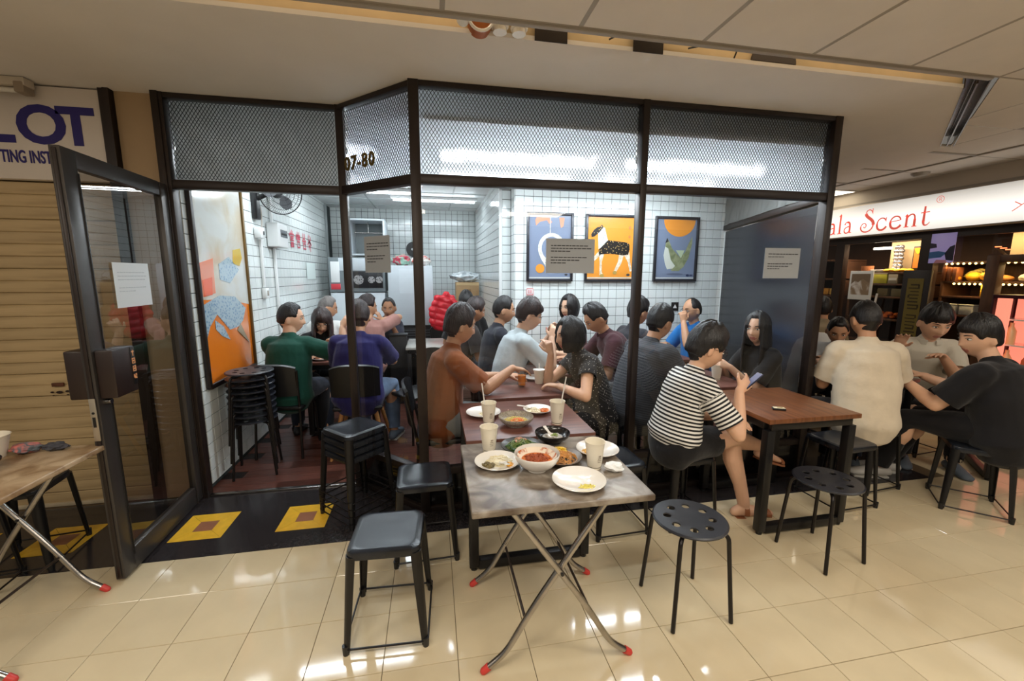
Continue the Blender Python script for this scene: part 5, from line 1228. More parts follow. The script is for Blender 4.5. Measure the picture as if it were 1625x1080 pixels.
    # ---- face
    if face:
        for sg in (-1, 1):
            bm = NB(); c = Hd(V(sg * .031, .0795, .004)); Rm = Matrix((hr * hs, hf * hs, hu * hs)).transposed() @ Matrix.Rotation(-sg * .22, 3, 'Z') @ Matrix.Rotation(sg * .06, 3, 'Y')
            ball(bm, c, (.0145, .0085, .0062), 16, 10, R=Rm); k0 = len(bm.faces); ball(bm, c + hf * .0045 * hs - hu * .0005, (.0058, .0052, .0056), 12, 8, R=Rm)
            bm.faces.ensure_lookup_table()
            for fc in bm.faces[k0:]: fc.material_index = 1
            fin('eye', bm, [m_eye, m_iris], root)
            bm = NB(); pts = [Hd(V(sg * (.014 + .036 * t), .0945 - .016 * t * t - (.004 if t > .8 else 0), .0245 + .005 * math.sin(t * 2.6))) for t in np.linspace(0, 1, 6)]
            tube(bm, pts, [.0018, .003, .0032, .003, .0024, .0012], 6); fin('eyebrow', bm, m_brow, root)
            bm = NB(); pts = [Hd(V(sg * (.017 + .029 * t), .0895 - .012 * t * t, .0085 + .0035 * math.sin(t * PI))) for t in np.linspace(0, 1, 6)]
            tube(bm, pts, .0014, 5); fin('eyelash', bm, m_brow, root)
    if glasses:
        bm = NB()
        for sg in (-1, 1):
            tube(bm, [Hd(V(sg * .033 + .023 * math.cos(t), .106 - .012 * abs(sg * .033 + .023 * math.cos(t)) / .05, .002 + .019 * math.sin(t))) for t in np.linspace(0, 2 * PI, 19)[:-1]], .0014, 5, closed=True)
            tube(bm, [Hd(V(sg * .056, .092, .006)), Hd(V(sg * .079, .06, .008)), Hd(V(sg * .083, -.01, .004))], .0016, 5)
        tube(bm, [Hd(V(-.010, .1055, .006)), Hd(V(0, .109, .009)), Hd(V(.010, .1055, .006))], .0014, 5)
        gl = fin('spectacles', bm, mat('spectacle_frame', srgb(60, 44, 40), .3, .5), root)
    # ---- hair
    if hair:
        bm = NB(); n1, n2 = 56, 34; L = []
        sd_ = sum(map(ord, label)) % 97
        st = dict(short=(38, -2, -26, .026, .006), crop=(36, 0, -24, .014, .004), fringe=(15, -4, -28, .030, .008), side=(32, -8, -34, .030, .009), long=(40, -46, -60, .020, .016), bangs=(12, -52, -64, .020, .018), bob=(38, -56, -62, .022, .022), tied=(44, 8, -30, .010, .006), bald=(70, 6, -30, .004, .004), tousled=(18, -5, -30, .036, .010))[hair]
        hf_, hsd, hn, tt_, ts_ = st
        for j in range(n2 + 1):
            ph = -P2 * .95 + (PI * .95) * j / n2; row = []
            for i in range(n1):
                th = 2 * PI * i / n1; tt = abs((th + PI) % (2 * PI) - PI) / PI       # 0 front .. 1 back
                if tt < .33: hl_ = hf_ + (hsd - hf_) * max(0, (tt - .19) / .14) ** 1.5 if hair not in ('long', 'bangs', 'bob') else hf_ + (hsd - hf_) * min(1, max(0, (tt - (.17 if hair == 'bangs' else .15)) / .06))
                elif tt < .52: hl_ = hsd + (4 - hsd) * (0 if hair in ('long', 'bangs', 'bob') else g2(tt - .43, .055))
                else: hl_ = hsd + (hn - hsd) * min(1, (tt - .52) / .12)
                if hair in ('fringe', 'tousled', 'side') and tt < .2: hl_ += 4 * noise.noise(V(i * .9, sd_, 0))
                deg = math.degrees(ph); x = max(0, min(1, (deg - hl_) / 12)); x = x * x * (3 - 2 * x)
                p = head_radius(th, ph) if deg > -10 else V(math.sin(th) * .0765 * math.cos(ph), math.cos(th) * .095 * math.cos(ph), math.sin(ph) * .118)
                if hair in ('fringe', 'bangs', 'tousled', 'side') and tt < .25 and deg < 42: p = V(math.sin(th) * .0765 * math.cos(ph), math.cos(th) * .101 * math.cos(ph), math.sin(ph) * .118)
                d = p.normalized(); topness = max(0, math.sin(ph))
                thick = ts_ + (tt_ - ts_) * topness ** 1.1
                nz = noise.noise(V(math.sin(th) * 3.2, math.cos(th) * 3.2, ph * 1.8 + sd_)) * .35 + noise.noise(V(th * 5, ph * 2.0, sd_ + 5)) * .22
                thick *= 1 + nz
                row.append(Hd(d * (p.length * (.90 + .10 * x) + thick * x)))
            L.append(row)
        rings(bm, L); hm = fin('hair', bm, hairm(hcol), root, smooth=180)
        if hair in ('long', 'bangs', 'bob'):
            bm = NB(); na = 30; ln_ = {'bob': .17, 'bangs': .25}.get(hair, hairlen); nb = 12; outer, inner = [], []
            a0 = .62 if hair == 'bob' else .70
            for j in range(nb + 1):
                t = j / nb; ro, ri = [], []
                for i in range(na + 1):
                    th = a0 + (2 * PI - 2 * a0) * i / na; bk = max(0, -math.cos(th))
                    base = V(math.sin(th) * .090, math.cos(th) * .104, .045 - .02 * (1 - bk)); w = 1 + .10 * math.sin(t * PI) + .05 * noise.noise(V(i * .7, t * 2, sd_))
                    if hair == 'bob': w *= 1 - .22 * t ** 2.5
                    L_ = ln_ * (1 - .18 * (1 - bk)) * (1 + .06 * noise.noise(V(i * 1.3, sd_, 3)))
                    start = Hd(V(base.x * w, base.y * w, base.z)); dn = (hu * (1 - min(1, t * 1.6)) + up * min(1, t * 1.6)).normalized()
                    hang = start - dn * L_ * t - (f * .045 * t * bk if hair != 'bob' else f * .0) * (1 if lean < 30 else -.3)
                    ro.append(hang); ri.append(hang + (T(H_) - start).normalized() * .02 * (1 - .5 * t))
                outer.append(ro); inner.append(ri)
            rings(bm, [o_ + list(reversed(i_)) for o_, i_ in zip(outer, inner)]); fin('hair_length', bm, hairm(hcol), root, smooth=180)
        if hair == 'tied':
            bm = NB(); ball(bm, Hd(V(0, -.105, -.015)), .032, 14, 10); fin('hair_bun', bm, hairm(hcol), root)
    # ---- shirt
    if shirt is not None:
        bm = NB(); g = .016 * loose; n_ = 20
        sec = tsec(g, g * 1.05); sec[0] = (T(P - d1 * hem * s), l, hw + .030 * loose, tn1, .122 * b_ * s + .020 * loose); sec[2] = (sec[2][0], l, sec[2][2] + .014 * loose, tn1, sec[2][4] + .012 * loose); sec[3] = (sec[3][0], l, sec[3][2] + .010 * loose, tn, sec[3][4] + .006 * loose)
        sec[-1] = (T(C7 + d2 * .002), l, .080 * s, tn, .068 * s)
        etube(bm, sec, n_); cuts = []
        for n, sg in (('L', 1), ('R', -1)):
            limb(bm, [T(C7 - d2 * .04 * s + l * sg * .035), T(SH[n] + d2 * .012), T(SH[n])], [.066 * s, .068 * s, .066 * s * ar])
            ex = .012 * loose
            if sleeve == 'long':
                limb(bm, [T(SH[n]), T(SH[n].lerp(EL[n], .5)), T(EL[n]), T(EL[n].lerp(WR[n], .5)), T(WR[n])], [(.052 * ar) * s + ex, .050 * ar * s + ex, .046 * s + ex, .042 * s + ex, .034 * s + ex * .5]); cuts.append((T(EL[n].lerp(WR[n], .97)), (WR[n] - EL[n]).normalized(), .075))
            elif sleeve != 'none':
                e_ = {'short': .78, 'cap': .42, 'half': .95}[sleeve]; w0 = .054 * ar * s + ex; w1 = .053 * ar * s + ex * 1.5
                limb(bm, [T(SH[n]), T(SH[n].lerp(EL[n], e_ * .5)), T(SH[n].lerp(EL[n], e_ + .10))], [w0, (w0 + w1) / 2, w1]); cuts.append((T(SH[n].lerp(EL[n], e_)), (EL[n] - SH[n]).normalized(), .115 * s))
        b2 = remesh(bm, max(.009, vox * 1.4), 3, .6 if not attr else 1)
        for c, d, r in cuts:
            vs = {v for v in b2.verts if (v.co - c).length < r and (v.co - c).dot(d) > -.03}
            fs = [x for x in b2.faces if all(v in vs for v in x.verts)]
            if fs:
                gm = list({v for x in fs for v in x.verts}) + list({e for x in fs for e in x.edges}) + fs
                bmesh.ops.bisect_plane(b2, geom=gm, plane_co=c, plane_no=d, clear_outer=True)
        sd_ = sum(map(ord, label)) % 31
        for v in b2.verts:
            q = v.co; v.co = q + v.normal * (.0045 * noise.noise(V(q.x * 7 + q.z * 6, q.y * 7, q.z * 13 + sd_)) + .003 * noise.noise(V(q.x * 17, q.y * 17 + sd_, q.z * 9 + q.x * 14)))
        if attr:
            lay = b2.verts.layers.float.new('band')
            for v in b2.verts:
                best = None
                for n in ('L', 'R'):
                    A_, B_ = T(SH[n]), T(EL[n]); d = B_ - A_; t = max(0, min(1, (v.co - A_).dot(d) / d.length_squared)); dist = (v.co - A_ - d * t).length
                    if dist < .085 * s and t > .18 and (best is None or dist < best[0]): best = (dist, .2 + t * d.length)
                t1 = (v.co - T(P)).dot(d1); t2 = (v.co - T(mid)).dot(d2)
                w_ = max(0, min(1, (t2 + .10) / .20)); v[lay] = best[1] if best else t1 * (1 - w_) + ((T(mid) - T(P)).length + t2) * w_ + .5
        fin('shirt', b2, shirt, root, smooth=180)
        if collar:
            bm = NB(); cN = T(C7 + d3 * .018 * s + f * .006)
            pts = [cN + l * (.070 * s * math.cos(t)) + f * (.064 * s * math.sin(t)) - d3 * (.02 * max(0, math.sin(t))) for t in np.linspace(PI / 2 + .35, 2 * PI + PI / 2 - .35, 22)]
            rs = [[p + d3 * .018, p + d3 * .012 + (p - cN).normalized() * .010, p - d3 * .022 + (p - cN).normalized() * .022, p - d3 * .016] for p in pts]
            rings(bm, rs); fin('collar', bm, shirt, root, smooth=60)
    # ---- trousers / skirt / shorts
    if pants is not None:
        bm = NB(); lb = b_ ** .5
        etube(bm, [(T(P - d1 * .07 * s), l, hw + .012, tn1, .118 * b_ * s), (T(P + d1 * .00 * s), l, hw + .008, tn1, .120 * b_ * s), (T(P + d1 * .03 * s), l, hw - .004, tn1, .106 * b_ * s)], 20); cuts = []
        for n in ('L', 'R'):
            if leg == 'long': 
                kd = (AN[n] - KN[n]).normalized()
                limb(bm, [T(HP[n]), T(HP[n].lerp(KN[n], .5)), T(KN[n]), T(KN[n].lerp(AN[n], .5)), T(AN[n] + kd * .02)], [.100 * s * lb, .088 * s * lb, .070 * s, .068 * s, .056 * s]); cuts.append((T(AN[n] - kd * .01), kd, .10))
            else:
                e_ = .56 if leg == 'short' else .9; kd = (KN[n] - HP[n]).normalized()
                limb(bm, [T(HP[n]), T(HP[n].lerp(KN[n], e_ * .5)), T(HP[n].lerp(KN[n], e_ + .08))], [.104 * s * lb, .098 * s * lb, .094 * s * lb]); cuts.append((T(HP[n].lerp(KN[n], e_)), kd, .14))
        if skirt:
            km = (KN['L'] + KN['R']) / 2; etube(bm, [(T(P), l, hw + .01, up, .11), (T(P.lerp(km, .6)), l, hw + .01, up, .11), (T(km) + f * .03, l, hw + .01, up, .10), (T(km) + f * .02 - up * .2, l, hw + .02, f, .07)], 18)
        b2 = remesh(bm, .011, 3, .5)
        for c, d, r in cuts:
            vs = {v for v in b2.verts if (v.co - c).length < r and (v.co - c).dot(d) > -.03}; fs = [x for x in b2.faces if all(v in vs for v in x.verts)]
            if fs:
                gm = list({v for x in fs for v in x.verts}) + list({e for x in fs for e in x.edges}) + fs
                bmesh.ops.bisect_plane(b2, geom=gm, plane_co=c, plane_no=d, clear_outer=True)
        for v in b2.verts:
            q = v.co; v.co = q + v.normal * .004 * noise.noise(V(q.x * 9, q.y * 9, q.z * 12))
        fin('skirt' if skirt else ('shorts' if leg != 'long' else 'trousers'), b2, pants, root, smooth=180)
    if shoes is not None:
        for n in ('L', 'R'):
            S_, sdv, hz = AN[n + 's']; bm = NB()
            etube(bm, [(T(c), sdv, w * s + .006, hz, h_ * s + .005) for c, w, h_ in S_], 14); sh = fin('shoe', bm, shoes, root, smooth=60)
            bm = NB(); rs = []
            for c, w, h_ in S_:
                cc = T(c) + hz * (h_ * s + .002); rs.append([cc + sdv * (w * s + .008), cc + sdv * (w * s + .008) + hz * .012, cc - sdv * (w * s + .008) + hz * .012, cc - sdv * (w * s + .008)])
            rings(bm, rs); fin('sole', bm, m_sole, sh, smooth=30)
    root['wrist_l'] = [*WR['L']]; root['wrist_r'] = [*WR['R']]
    return root, dict(P=P, f=f, l=l, EL=EL, WR=WR, KN=KN, AN=AN, C7=C7, HP=HP)
def cloth(n, c, v=.06, bump=.25, rough=.85, c2=None): return mat('cloth_' + n, c, rough, var=v, vscale=9, bump=bump, bscale=26, sheen=.15, spec=.25)
m_sole = mat('pale_sole', srgb(196, 192, 184), .6)
c_black = cloth('black', srgb(24, 23, 26)); c_jean = cloth('jean', srgb(96, 114, 140), .25); c_darkj = cloth('dark_jean', srgb(40, 46, 60), .15); c_grey = cloth('grey', srgb(120, 122, 122)); c_khaki = cloth('grey_khaki', srgb(112, 112, 112), .1)
m_shoeb = mat('black_shoe', srgb(30, 29, 30), .5); m_shoeg = mat('blue_grey_shoe', srgb(94, 104, 116), .7, bump=.2, bscale=80); m_shoew = mat('white_shoe', srgb(206, 202, 196), .6)
c_green = cloth('green', srgb(24, 74, 62)); c_navy = cloth('navy_purple', srgb(36, 32, 88)); c_pink = cloth('dusty_pink', srgb(176, 128, 118)); c_or = cloth('orange_brown', srgb(138, 74, 34)); c_lgrey = cloth('light_grey', srgb(186, 196, 200)); c_mar = cloth('maroon', srgb(68, 32, 40)); c_blue = cloth('bright_blue', srgb(36, 120, 196)); c_white = cloth('white', srgb(226, 226, 224)); c_cream = cloth('cream', srgb(218, 204, 182)); c_pale = cloth('pale_blue', srgb(204, 212, 220)); c_boy = cloth('stone_white', srgb(204, 198, 184)); c_slate = cloth('slate', srgb(38, 40, 50))
c_stripe = mixmat('black_white_stripes', srgb(236, 234, 230), srgb(26, 25, 28), 'wave', 46, .50, .52, .85, attr='band')
c_gstripe = mixmat('grey_fine_stripes', srgb(74, 76, 82), srgb(58, 60, 66), 'wave', 62, .46, .54, .85, attr='band')
c_dots = mixmat('dark_dotted_cloth', srgb(206, 198, 190), srgb(28, 25, 27), 'voronoi', 58, .17, .21, .85)
def sit(info, what, dx=0, dy=0, rz=.1):
    P = info['P']; return square_stool('black square stool under ' + what, P.x + dx, P.y + dy, rz)
W_ = 'w'
# --- outside, by the walnut table
girl, gi = person('person in a stripy black and white tee and black shorts reading a phone, legs crossed', (3.065, -.16, 1.130), 0, 15, hyaw=-8, hpitch=22, s=1.05, hsz=1.06, hem=-.03, seat=.452, female=True, skin='light', hair='side', shirt=c_stripe, pants=c_black, leg='short', attr=True,
       hands={'R': (W_, 3.185, -.33, .90, (.95, .05, .35), (0, .9, -.25), .8), 'L': (W_, 3.20, -.22, .705, (.55, -.65, -.25), (.2, -.1, -1), .3)}, poles={'R': (-.1, -.55, -1), 'L': (-.2, .9, -.4)},
       feet={'L': (3.41, -.19, .085, (1, -.1, 0)), 'R': (3.70, -.0, .37, (.9, .15, -.3))}, knees={'L': (1, .05, 1), 'R': (1, -.25, 1)}, glasses=True, vox=.0048, loose=1.05)
WR = gi['WR']['R']
ph = empty('smartphone', tuple(WR + V(.088, .008, .052)), 0, label='dark smartphone held up by the person in stripes', cat='phone')
Rm = Matrix.Rotation(-.30, 3, 'Z') @ Matrix.Rotation(-.80, 3, 'Y'); bm = NB(); box(bm, (0, 0, 0), (.125, .066, .009), .004, R=Rm); fin('phone_body', bm, mat('blue_black_phone', srgb(34, 40, 66), .25), ph); bm = NB(); box(bm, Rm @ V(0, 0, .0048), (.117, .060, .001), R=Rm); fin('screen', bm, mat('phone_screen', srgb(90, 108, 150), .2, emit=srgb(150, 170, 220), estr=.12), ph)
m_tan = mat('tan_leather', srgb(150, 92, 58), .5)
for n in ('L', 'R'):
    S_, sdv, hz = gi['AN'][n + 's']; bm = NB(); rs = []; gx = girl.location
    for c, w, h_ in S_:
        cc = c - gx + hz * (h_ * 1.0 + .001); rs.append([cc + sdv * (w + .006), cc + sdv * (w + .006) + hz * .014, cc - sdv * (w + .006) + hz * .014, cc - sdv * (w + .006)])
    rings(bm, rs); sn = fin('sandal', bm, m_tan, girl)
    bm = NB()
    for (c, w, h_), k in ((S_[3], 1.0), (S_[1], .9)):
        cc = c - gx; pts = [cc + sdv * ((w + .006) * math.cos(t)) - hz * ((h_ + .006) * math.sin(t)) + hz * h_ * .3 for t in np.linspace(-.3, PI + .3, 10)]
        rings(bm, [[p, p + (S_[3][0] - S_[2][0]).normalized() * .035, p + (S_[3][0] - S_[2][0]).normalized() * .035 - hz * .003, p - hz * .003] for p in pts])
    fin('strap', bm, m_tan, sn, smooth=60)
# --- the three at the right
_, ci = person('broad-backed person in a cream T-shirt seen from behind', (4.56, .11, 1.247), 68, 8, hyaw=4, hpitch=14, s=1.04, seat=.452, skin='mid', hair='crop', shirt=c_cream, pants=c_darkj, shoes=m_shoeg, loose=1.5, hands={'L': ('l', .40, .12, .27), 'R': ('l', .42, -.22, .28)}, feet={'L': (4.36, .40, .10), 'R': (4.80, .26, .10)}, poles={'L': (-.5, -.3, -1), 'R': (.5, -.3, -1)}, bulk=1.1, vox=.0075, face=False)
_, bi = person('broad person in a black T-shirt turned away at the right edge', (5.09, -.24, 1.15), 106, 16, hyaw=54, hpitch=8, s=1.06, seat=.452, skin='light', hair='tousled', shirt=c_black, pants=c_black, shoes=m_shoew, loose=1.7, bulk=1.22, hands={'L': (W_, 4.87, .02, .80, (-.5, .6, .3)), 'R': (W_, 5.16, .10, .80)}, poles={'L': (-.4, -.6, -1), 'R': (.6, .3, -1)}, feet={'L': (4.86, .10, .10, (-.9, .35, 0)), 'R': (5.02, .16, .10, (-.8, .5, 0))}, vox=.0075)
_, yi = person('person in an open-collared stone white shirt facing out, both hands raised', (5.58, .36, 1.18), -126, 14, hyaw=6, hpitch=20, s=1.04, hsz=1.12, seat=.452, skin='light', hair='fringe', shirt=c_boy, collar=True, pants=c_black, shoes=m_shoeg, loose=1.3, hands={'L': (W_, 5.42, .16, .93, (-.9, -.2, .1), (0, -.2, -1), .35), 'R': (W_, 5.12, .28, 1.0, (-.3, -.3, .8), (-.5, -.4, 0), .3)}, vox=.006)
sit(yi, 'the person in the open-collared stone white shirt')
_, li = person('stooping person in a pale blue shirt half hidden by the cream T-shirt', (5.14, .82, 1.06), -150, 20, hyaw=20, hpitch=24, s=1.0, seat=.452, skin='mid', hair='crop', shirt=c_pale, pants=c_darkj, shoes=m_shoeb); sit(li, 'the stooping person in pale blue')
_, fi = person('distant person in khaki beyond the white chair', (5.97, 1.76, 1.18), 60, 8, s=1.0, seat=.452, skin='mid', hair='short', shirt=cloth('khaki', srgb(150, 134, 108)), pants=c_darkj, shoes=m_shoeb, face=False); sit(fi, 'the distant person in khaki')
# --- first row behind the glass
_, oi = person('person in an orange-brown T-shirt reaching over the orange drink', (1.615, .50, 1.215), 6, 10, hyaw=8, hpitch=12, s=1.04, seat=.455, skin='mid', hair='side', hcol='brown', shirt=c_or, pants=c_grey, shoes=m_shoeb, loose=1.35, hands={'R': (W_, 1.99, .50, .895, (1, .15, -.45), (.1, 0, -1), .35), 'L': (W_, 1.98, .68, .80, (1, .1, -.1))}, poles={'R': (-.35, -.45, -1), 'L': (-.2, .6, -1)}, vox=.0055)
_, pi_ = person('woman with a bob in a dark dotted dress leaning on the table', (2.42, .49, 1.127), 180, 20, hyaw=8, hpitch=4, s=1.0, seat=.44, female=True, skin='light', hair='bob', shirt=c_dots, sleeve='cap', pants=c_dots, leg='short', skirt=True, shoes=m_shoeb, hands={'R': (W_, 2.29, .54, .985, (-.3, .2, .9), (-.2, .5, 0), .9), 'L': (W_, 2.30, .36, .785, (-.9, .5, 0), (0, 0, -1), .5)}, poles={'R': (-.7, .1, -1), 'L': (-.3, -.9, -.6)}, vox=.0055, loose=.9); sit(pi_, 'the woman in the dark dotted dress', dy=.02)
_, xi = person('broad-backed person in a grey finely striped top leaning to the right', (3.17, .56, 1.20), 15, 17, hyaw=4, hpitch=14, s=1.04, seat=.452, skin='mid', hair='short', shirt=c_gstripe, attr=True, pants=c_khaki, shoes=m_shoeb, loose=1.5, bulk=1.15, hands={'R': (W_, 3.42, .46, .80), 'L': (W_, 3.42, .74, .80)}, face=False); sit(xi, 'the broad-backed person in striped grey')
_, wi = person('woman with long straight black hair and a black top behind the right pane', (4.0, .50, 1.145), 184, 6, hyaw=24, hpitch=2, s=1.0, seat=.45, female=True, skin='light', hair='long', hairlen=.46, shirt=c_black, sleeve='short', pants=c_black, shoes=m_shoeb, hands={'R': (W_, 3.80, .62, .82, (-.9, .2, .1)), 'L': (W_, 3.74, .46, .85, (-1, .2, .1), (0, .6, -.4), .8)}, poles={'L': (.3, -.1, -1)}, vox=.006); sit(wi, 'the long-haired woman')
# --- second row
_, gi2 = person('person in a light grey T-shirt and spectacles eating with hands near the chin', (2.235, 1.05, 1.225), 4, 16, hyaw=-6, hpitch=14, s=1.04, seat=.452, skin='light', hair='fringe', hcol='brown', shirt=c_lgrey, pants=c_darkj, shoes=m_shoeb, loose=1.3, glasses=True, hands={'R': (W_, 2.42, .97, 1.03, (.4, .2, .9), (.2, .8, 0), .8), 'L': (W_, 2.46, 1.16, 1.03, (.3, -.1, .9), (.2, -.8, 0), .8)}, poles={'R': (.3, -.5, -1), 'L': (.3, .5, -1)}, vox=.006); sit(gi2, 'the person in the light grey T-shirt')
_, mi = person('person in a maroon shirt bent low over the table', (2.86, 1.08, 1.187), 176, 26, hyaw=2, hpitch=34, s=1.04, seat=.452, skin='mid', hair='short', shirt=c_mar, collar=True, pants=c_khaki, shoes=m_shoeb, loose=1.3, hands={'L': (W_, 2.68, .98, .80, (-1, .1, 0)), 'R': (W_, 2.66, 1.28, .80, (-1, 0, 0))}, poles={'L': (.5, -.8, -.7), 'R': (.5, .8, -.7)}, vox=.0065); sit(mi, 'the person in maroon')
_, ki = person('dark-haired person in charcoal behind the middle mullion', (3.46, 1.47, 1.20), 10, 8, s=1.03, seat=.452, skin='mid', hair='tousled', shirt=cloth('charcoal', srgb(46, 46, 52)), pants=c_darkj, shoes=m_shoeb, face=False); sit(ki, 'the person in charcoal')
_, bl = person('man in bright blue with spectacles, one hand at the mouth', (4.23, 1.72, 1.19), 190, 6, hyaw=-4, hpitch=6, s=1.03, seat=.452, skin='mid', hair='bald', shirt=c_blue, collar=True, pants=c_darkj, shoes=m_shoeb, glasses=True, hands={'L': (W_, 4.07, 1.62, 1.07, (0, .1, 1), (.2, .8, 0), .9), 'R': (W_, 4.02, 1.86, .80, (-1, 0, 0))}, poles={'L': (-.3, -.6, -1), 'R': (.2, .8, -.7)}, vox=.006); sit(bl, 'the man in bright blue')
# --- third row
_, si = person('person in a black suit jacket in profile before the wall corner', (2.11, 1.60, 1.225), 2, 8, hyaw=-4, hpitch=8, s=1.04, seat=.452, skin='mid', hair='crop', shirt=c_slate, sleeve='long', pants=c_black, shoes=m_shoeb, loose=1.3, hands={'R': (W_, 2.40, 1.52, .80), 'L': (W_, 2.40, 1.72, .80)}, vox=.006); sit(si, 'the person in the black suit jacket')
_, ai = person('woman with black hair looking left from beside the poster wall', (2.87, 1.86, 1.226), 182, 6, hyaw=28, hpitch=4, s=1.0, seat=.452, female=True, skin='light', hair='bob', shirt=cloth('dark_red', srgb(92, 50, 54)), pants=c_darkj, shoes=m_shoeb, vox=.006); sit(ai, 'the woman looking left by the poster wall')
_, b8 = person('person with dark hair at the rear beside the cardboard box', (1.83, 2.62, 1.24), 92, 6, s=1.0, seat=.452, skin='tan', hair='short', shirt=c_black, pants=c_darkj, shoes=m_shoeb, face=False); sit(b8, 'the dark-haired person at the rear')
_, b9 = person('person with dark hair just behind the orange-brown shoulder', (1.88, 2.06, 1.19), 8, 12, hpitch=16, s=1.0, seat=.452, skin='tan', hair='side', hcol='brown', shirt=cloth('brown_black', srgb(52, 44, 42)), pants=c_darkj, shoes=m_shoeb); sit(b9, 'the person behind the orange-brown shoulder')
# --- left group
_, g1 = person('person in a dark green polo with one arm raised to the right', (.20, 1.56, 1.178), 82, 8, hyaw=-72, hpitch=4, s=1.04, seat=.455, skin='light', hair='crop', shirt=c_green, collar=True, pants=c_darkj, shoes=m_shoeb, loose=1.3, hands={'R': (W_, .62, 1.60, 1.08, (.5, .1, .8), (0, .3, -1), .7), 'L': (W_, .30, 1.86, .79)}, poles={'R': (.4, -.5, -1.2), 'L': (-1, 0, -.6)}, vox=.006)
_, n1_ = person('broad-shouldered person in a navy T-shirt seen from behind at the left table', (.80, 1.42, 1.197), 84, 10, hyaw=10, hpitch=18, s=1.05, seat=.455, skin='mid', hair='short', hcol='brown', shirt=c_navy, pants=c_jean, shoes=m_shoeg, loose=1.4, bulk=1.1, hands={'L': (W_, .66, 1.80, .79), 'R': (W_, .96, 1.80, .79)}, poles={'L': (-.4, -.5, -1), 'R': (.8, -.5, -.8)}, feet={'R': (1.04, 1.58, .10), 'L': (.76, 1.70, .10)}, face=False)
_, f1 = person('woman with round spectacles, blunt fringe and dark top looking down', (.36, 1.97, 1.115), -42, 24, hyaw=-38, hpitch=26, s=1.0, seat=.452, female=True, skin='light', hair='bangs', hcol='brown', shirt=c_black, pants=c_black, shoes=m_shoeb, glasses=True, hands={'R': (W_, .40, 1.92, .86, (.2, -.4, .7)), 'L': (W_, .52, 1.94, .86, (-.2, -.4, .7))}, vox=.0055); sit(f1, 'the woman with the blunt fringe')
_, w2 = person('grey-haired person in white facing right against the left wall', (.20, 2.90, 1.172), 76, 8, hyaw=-62, hpitch=14, s=1.03, seat=.452, skin='mid', hair='crop', hcol='grey', shirt=c_white, pants=c_darkj, shoes=m_shoeb, hands={'R': ('l', .36, -.10, .24)}); sit(w2, 'the grey-haired person in white')
_, p2 = person('person in a dusty pink T-shirt with one hand at the mouth', (.68, 2.70, 1.19), 102, 6, hyaw=-80, hpitch=10, s=1.05, seat=.452, skin='mid', hair='short', hcol='brown', shirt=c_pink, pants=c_jean, shoes=m_shoew, hands={'R': (W_, .83, 2.74, 1.03, (-.1, .1, 1), (-.8, .2, 0), .9)}); sit(p2, 'the person in dusty pink')
_, k2 = person('woman with tied-back hair and dark blouse facing out before the fridge', (.88, 3.18, 1.14), -62, 12, hyaw=-30, hpitch=8, s=1.05, seat=.452, female=True, skin='tan', hair='tied', shirt=cloth('dark_print', srgb(46, 48, 62), .5), pants=c_black, shoes=m_shoeb, hands={'R': (W_, .84, 3.0, .94, (.2, -.1, 1)), 'L': (W_, .93, 3.0, .93, (-.2, -.1, 1))}); sit(k2, 'the woman before the fridge')
# ------------------------------------------------------------------ things on the walls
def flat(name, pts, m, parent, n, th=.0012):
    bm = NB(); poly(bm, [Vector(p) for p in pts], th, n); return fin(name, bm, m, parent, smooth=0)
# big orange artwork on the left wall (local: y along the wall, z up, faces +x)
ar = empty('large_artwork', (XL + .012, 0, 0), label='tall glossy orange and blue artwork on the left tiled wall', cat='artwork')
flat('print', [(.006, .92, .76), (.006, 1.70, .76), (.006, 1.70, 2.30), (.006, .92, 2.30)], mat('artwork_orange', srgb(226, 122, 34), .12, coat=.6), ar, (1, 0, 0), .004)
m_bluep = mixmat('artwork_blue', srgb(92, 128, 160), srgb(164, 184, 196), 'voronoi', 45, .15, .5, .15, coat=.6)
flat('pale_field', [(.0105, .92, 1.38), (.0105, 1.18, 1.37), (.0105, 1.44, 1.34), (.0105, 1.70, 1.30), (.0105, 1.70, 2.30), (.0105, .92, 2.30)], mixmat('artwork_pale', srgb(196, 182, 158), srgb(206, 208, 204), 'noise', 3, .4, .6, .12, coat=.6), ar, (1, 0, 0))
flat('blue_patch', [(.0125, .93, 1.34), (.0125, 1.18, 1.40), (.0125, 1.44, 1.38), (.0125, 1.62, 1.27), (.0125, 1.55, 1.17), (.0125, 1.46, 1.13), (.0125, 1.30, 1.12), (.0125, 1.12, 1.26), (.0125, 1.0, 1.18), (.0125, .93, 1.08)], m_bluep, ar, (1, 0, 0))
flat('blue_patch', [(.0125, 1.08, 1.22), (.0125, 1.20, 1.16), (.0125, 1.29, 1.04), (.0125, 1.16, 1.09), (.0125, 1.08, 1.15)], m_bluep, ar, (1, 0, 0))
flat('blue_patch', [(.0125, 1.22, 1.64), (.0125, 1.40, 1.70), (.0125, 1.56, 1.60), (.0125, 1.38, 1.49), (.0125, 1.22, 1.52)], m_bluep, ar, (1, 0, 0))
flat('orange_patch', [(.0125, .94, 1.64), (.0125, 1.14, 1.68), (.0125, 1.13, 1.42), (.0125, .94, 1.40)], mat('artwork_coral', srgb(226, 130, 92), .12, coat=.6), ar, (1, 0, 0))
flat('red_patch', [(.014, .96, 1.52), (.014, 1.10, 1.54), (.014, 1.08, 1.41), (.014, .96, 1.40)], mat('artwork_red', srgb(232, 92, 40), .12, coat=.6), ar, (1, 0, 0))
flat('yellow_patch', [(.0125, 1.48, 1.76), (.0125, 1.62, 1.78), (.0125, 1.64, 1.70), (.0125, 1.58, 1.63), (.0125, 1.46, 1.65)], mat('artwork_yellow', srgb(206, 176, 60), .12, coat=.6), ar, (1, 0, 0))
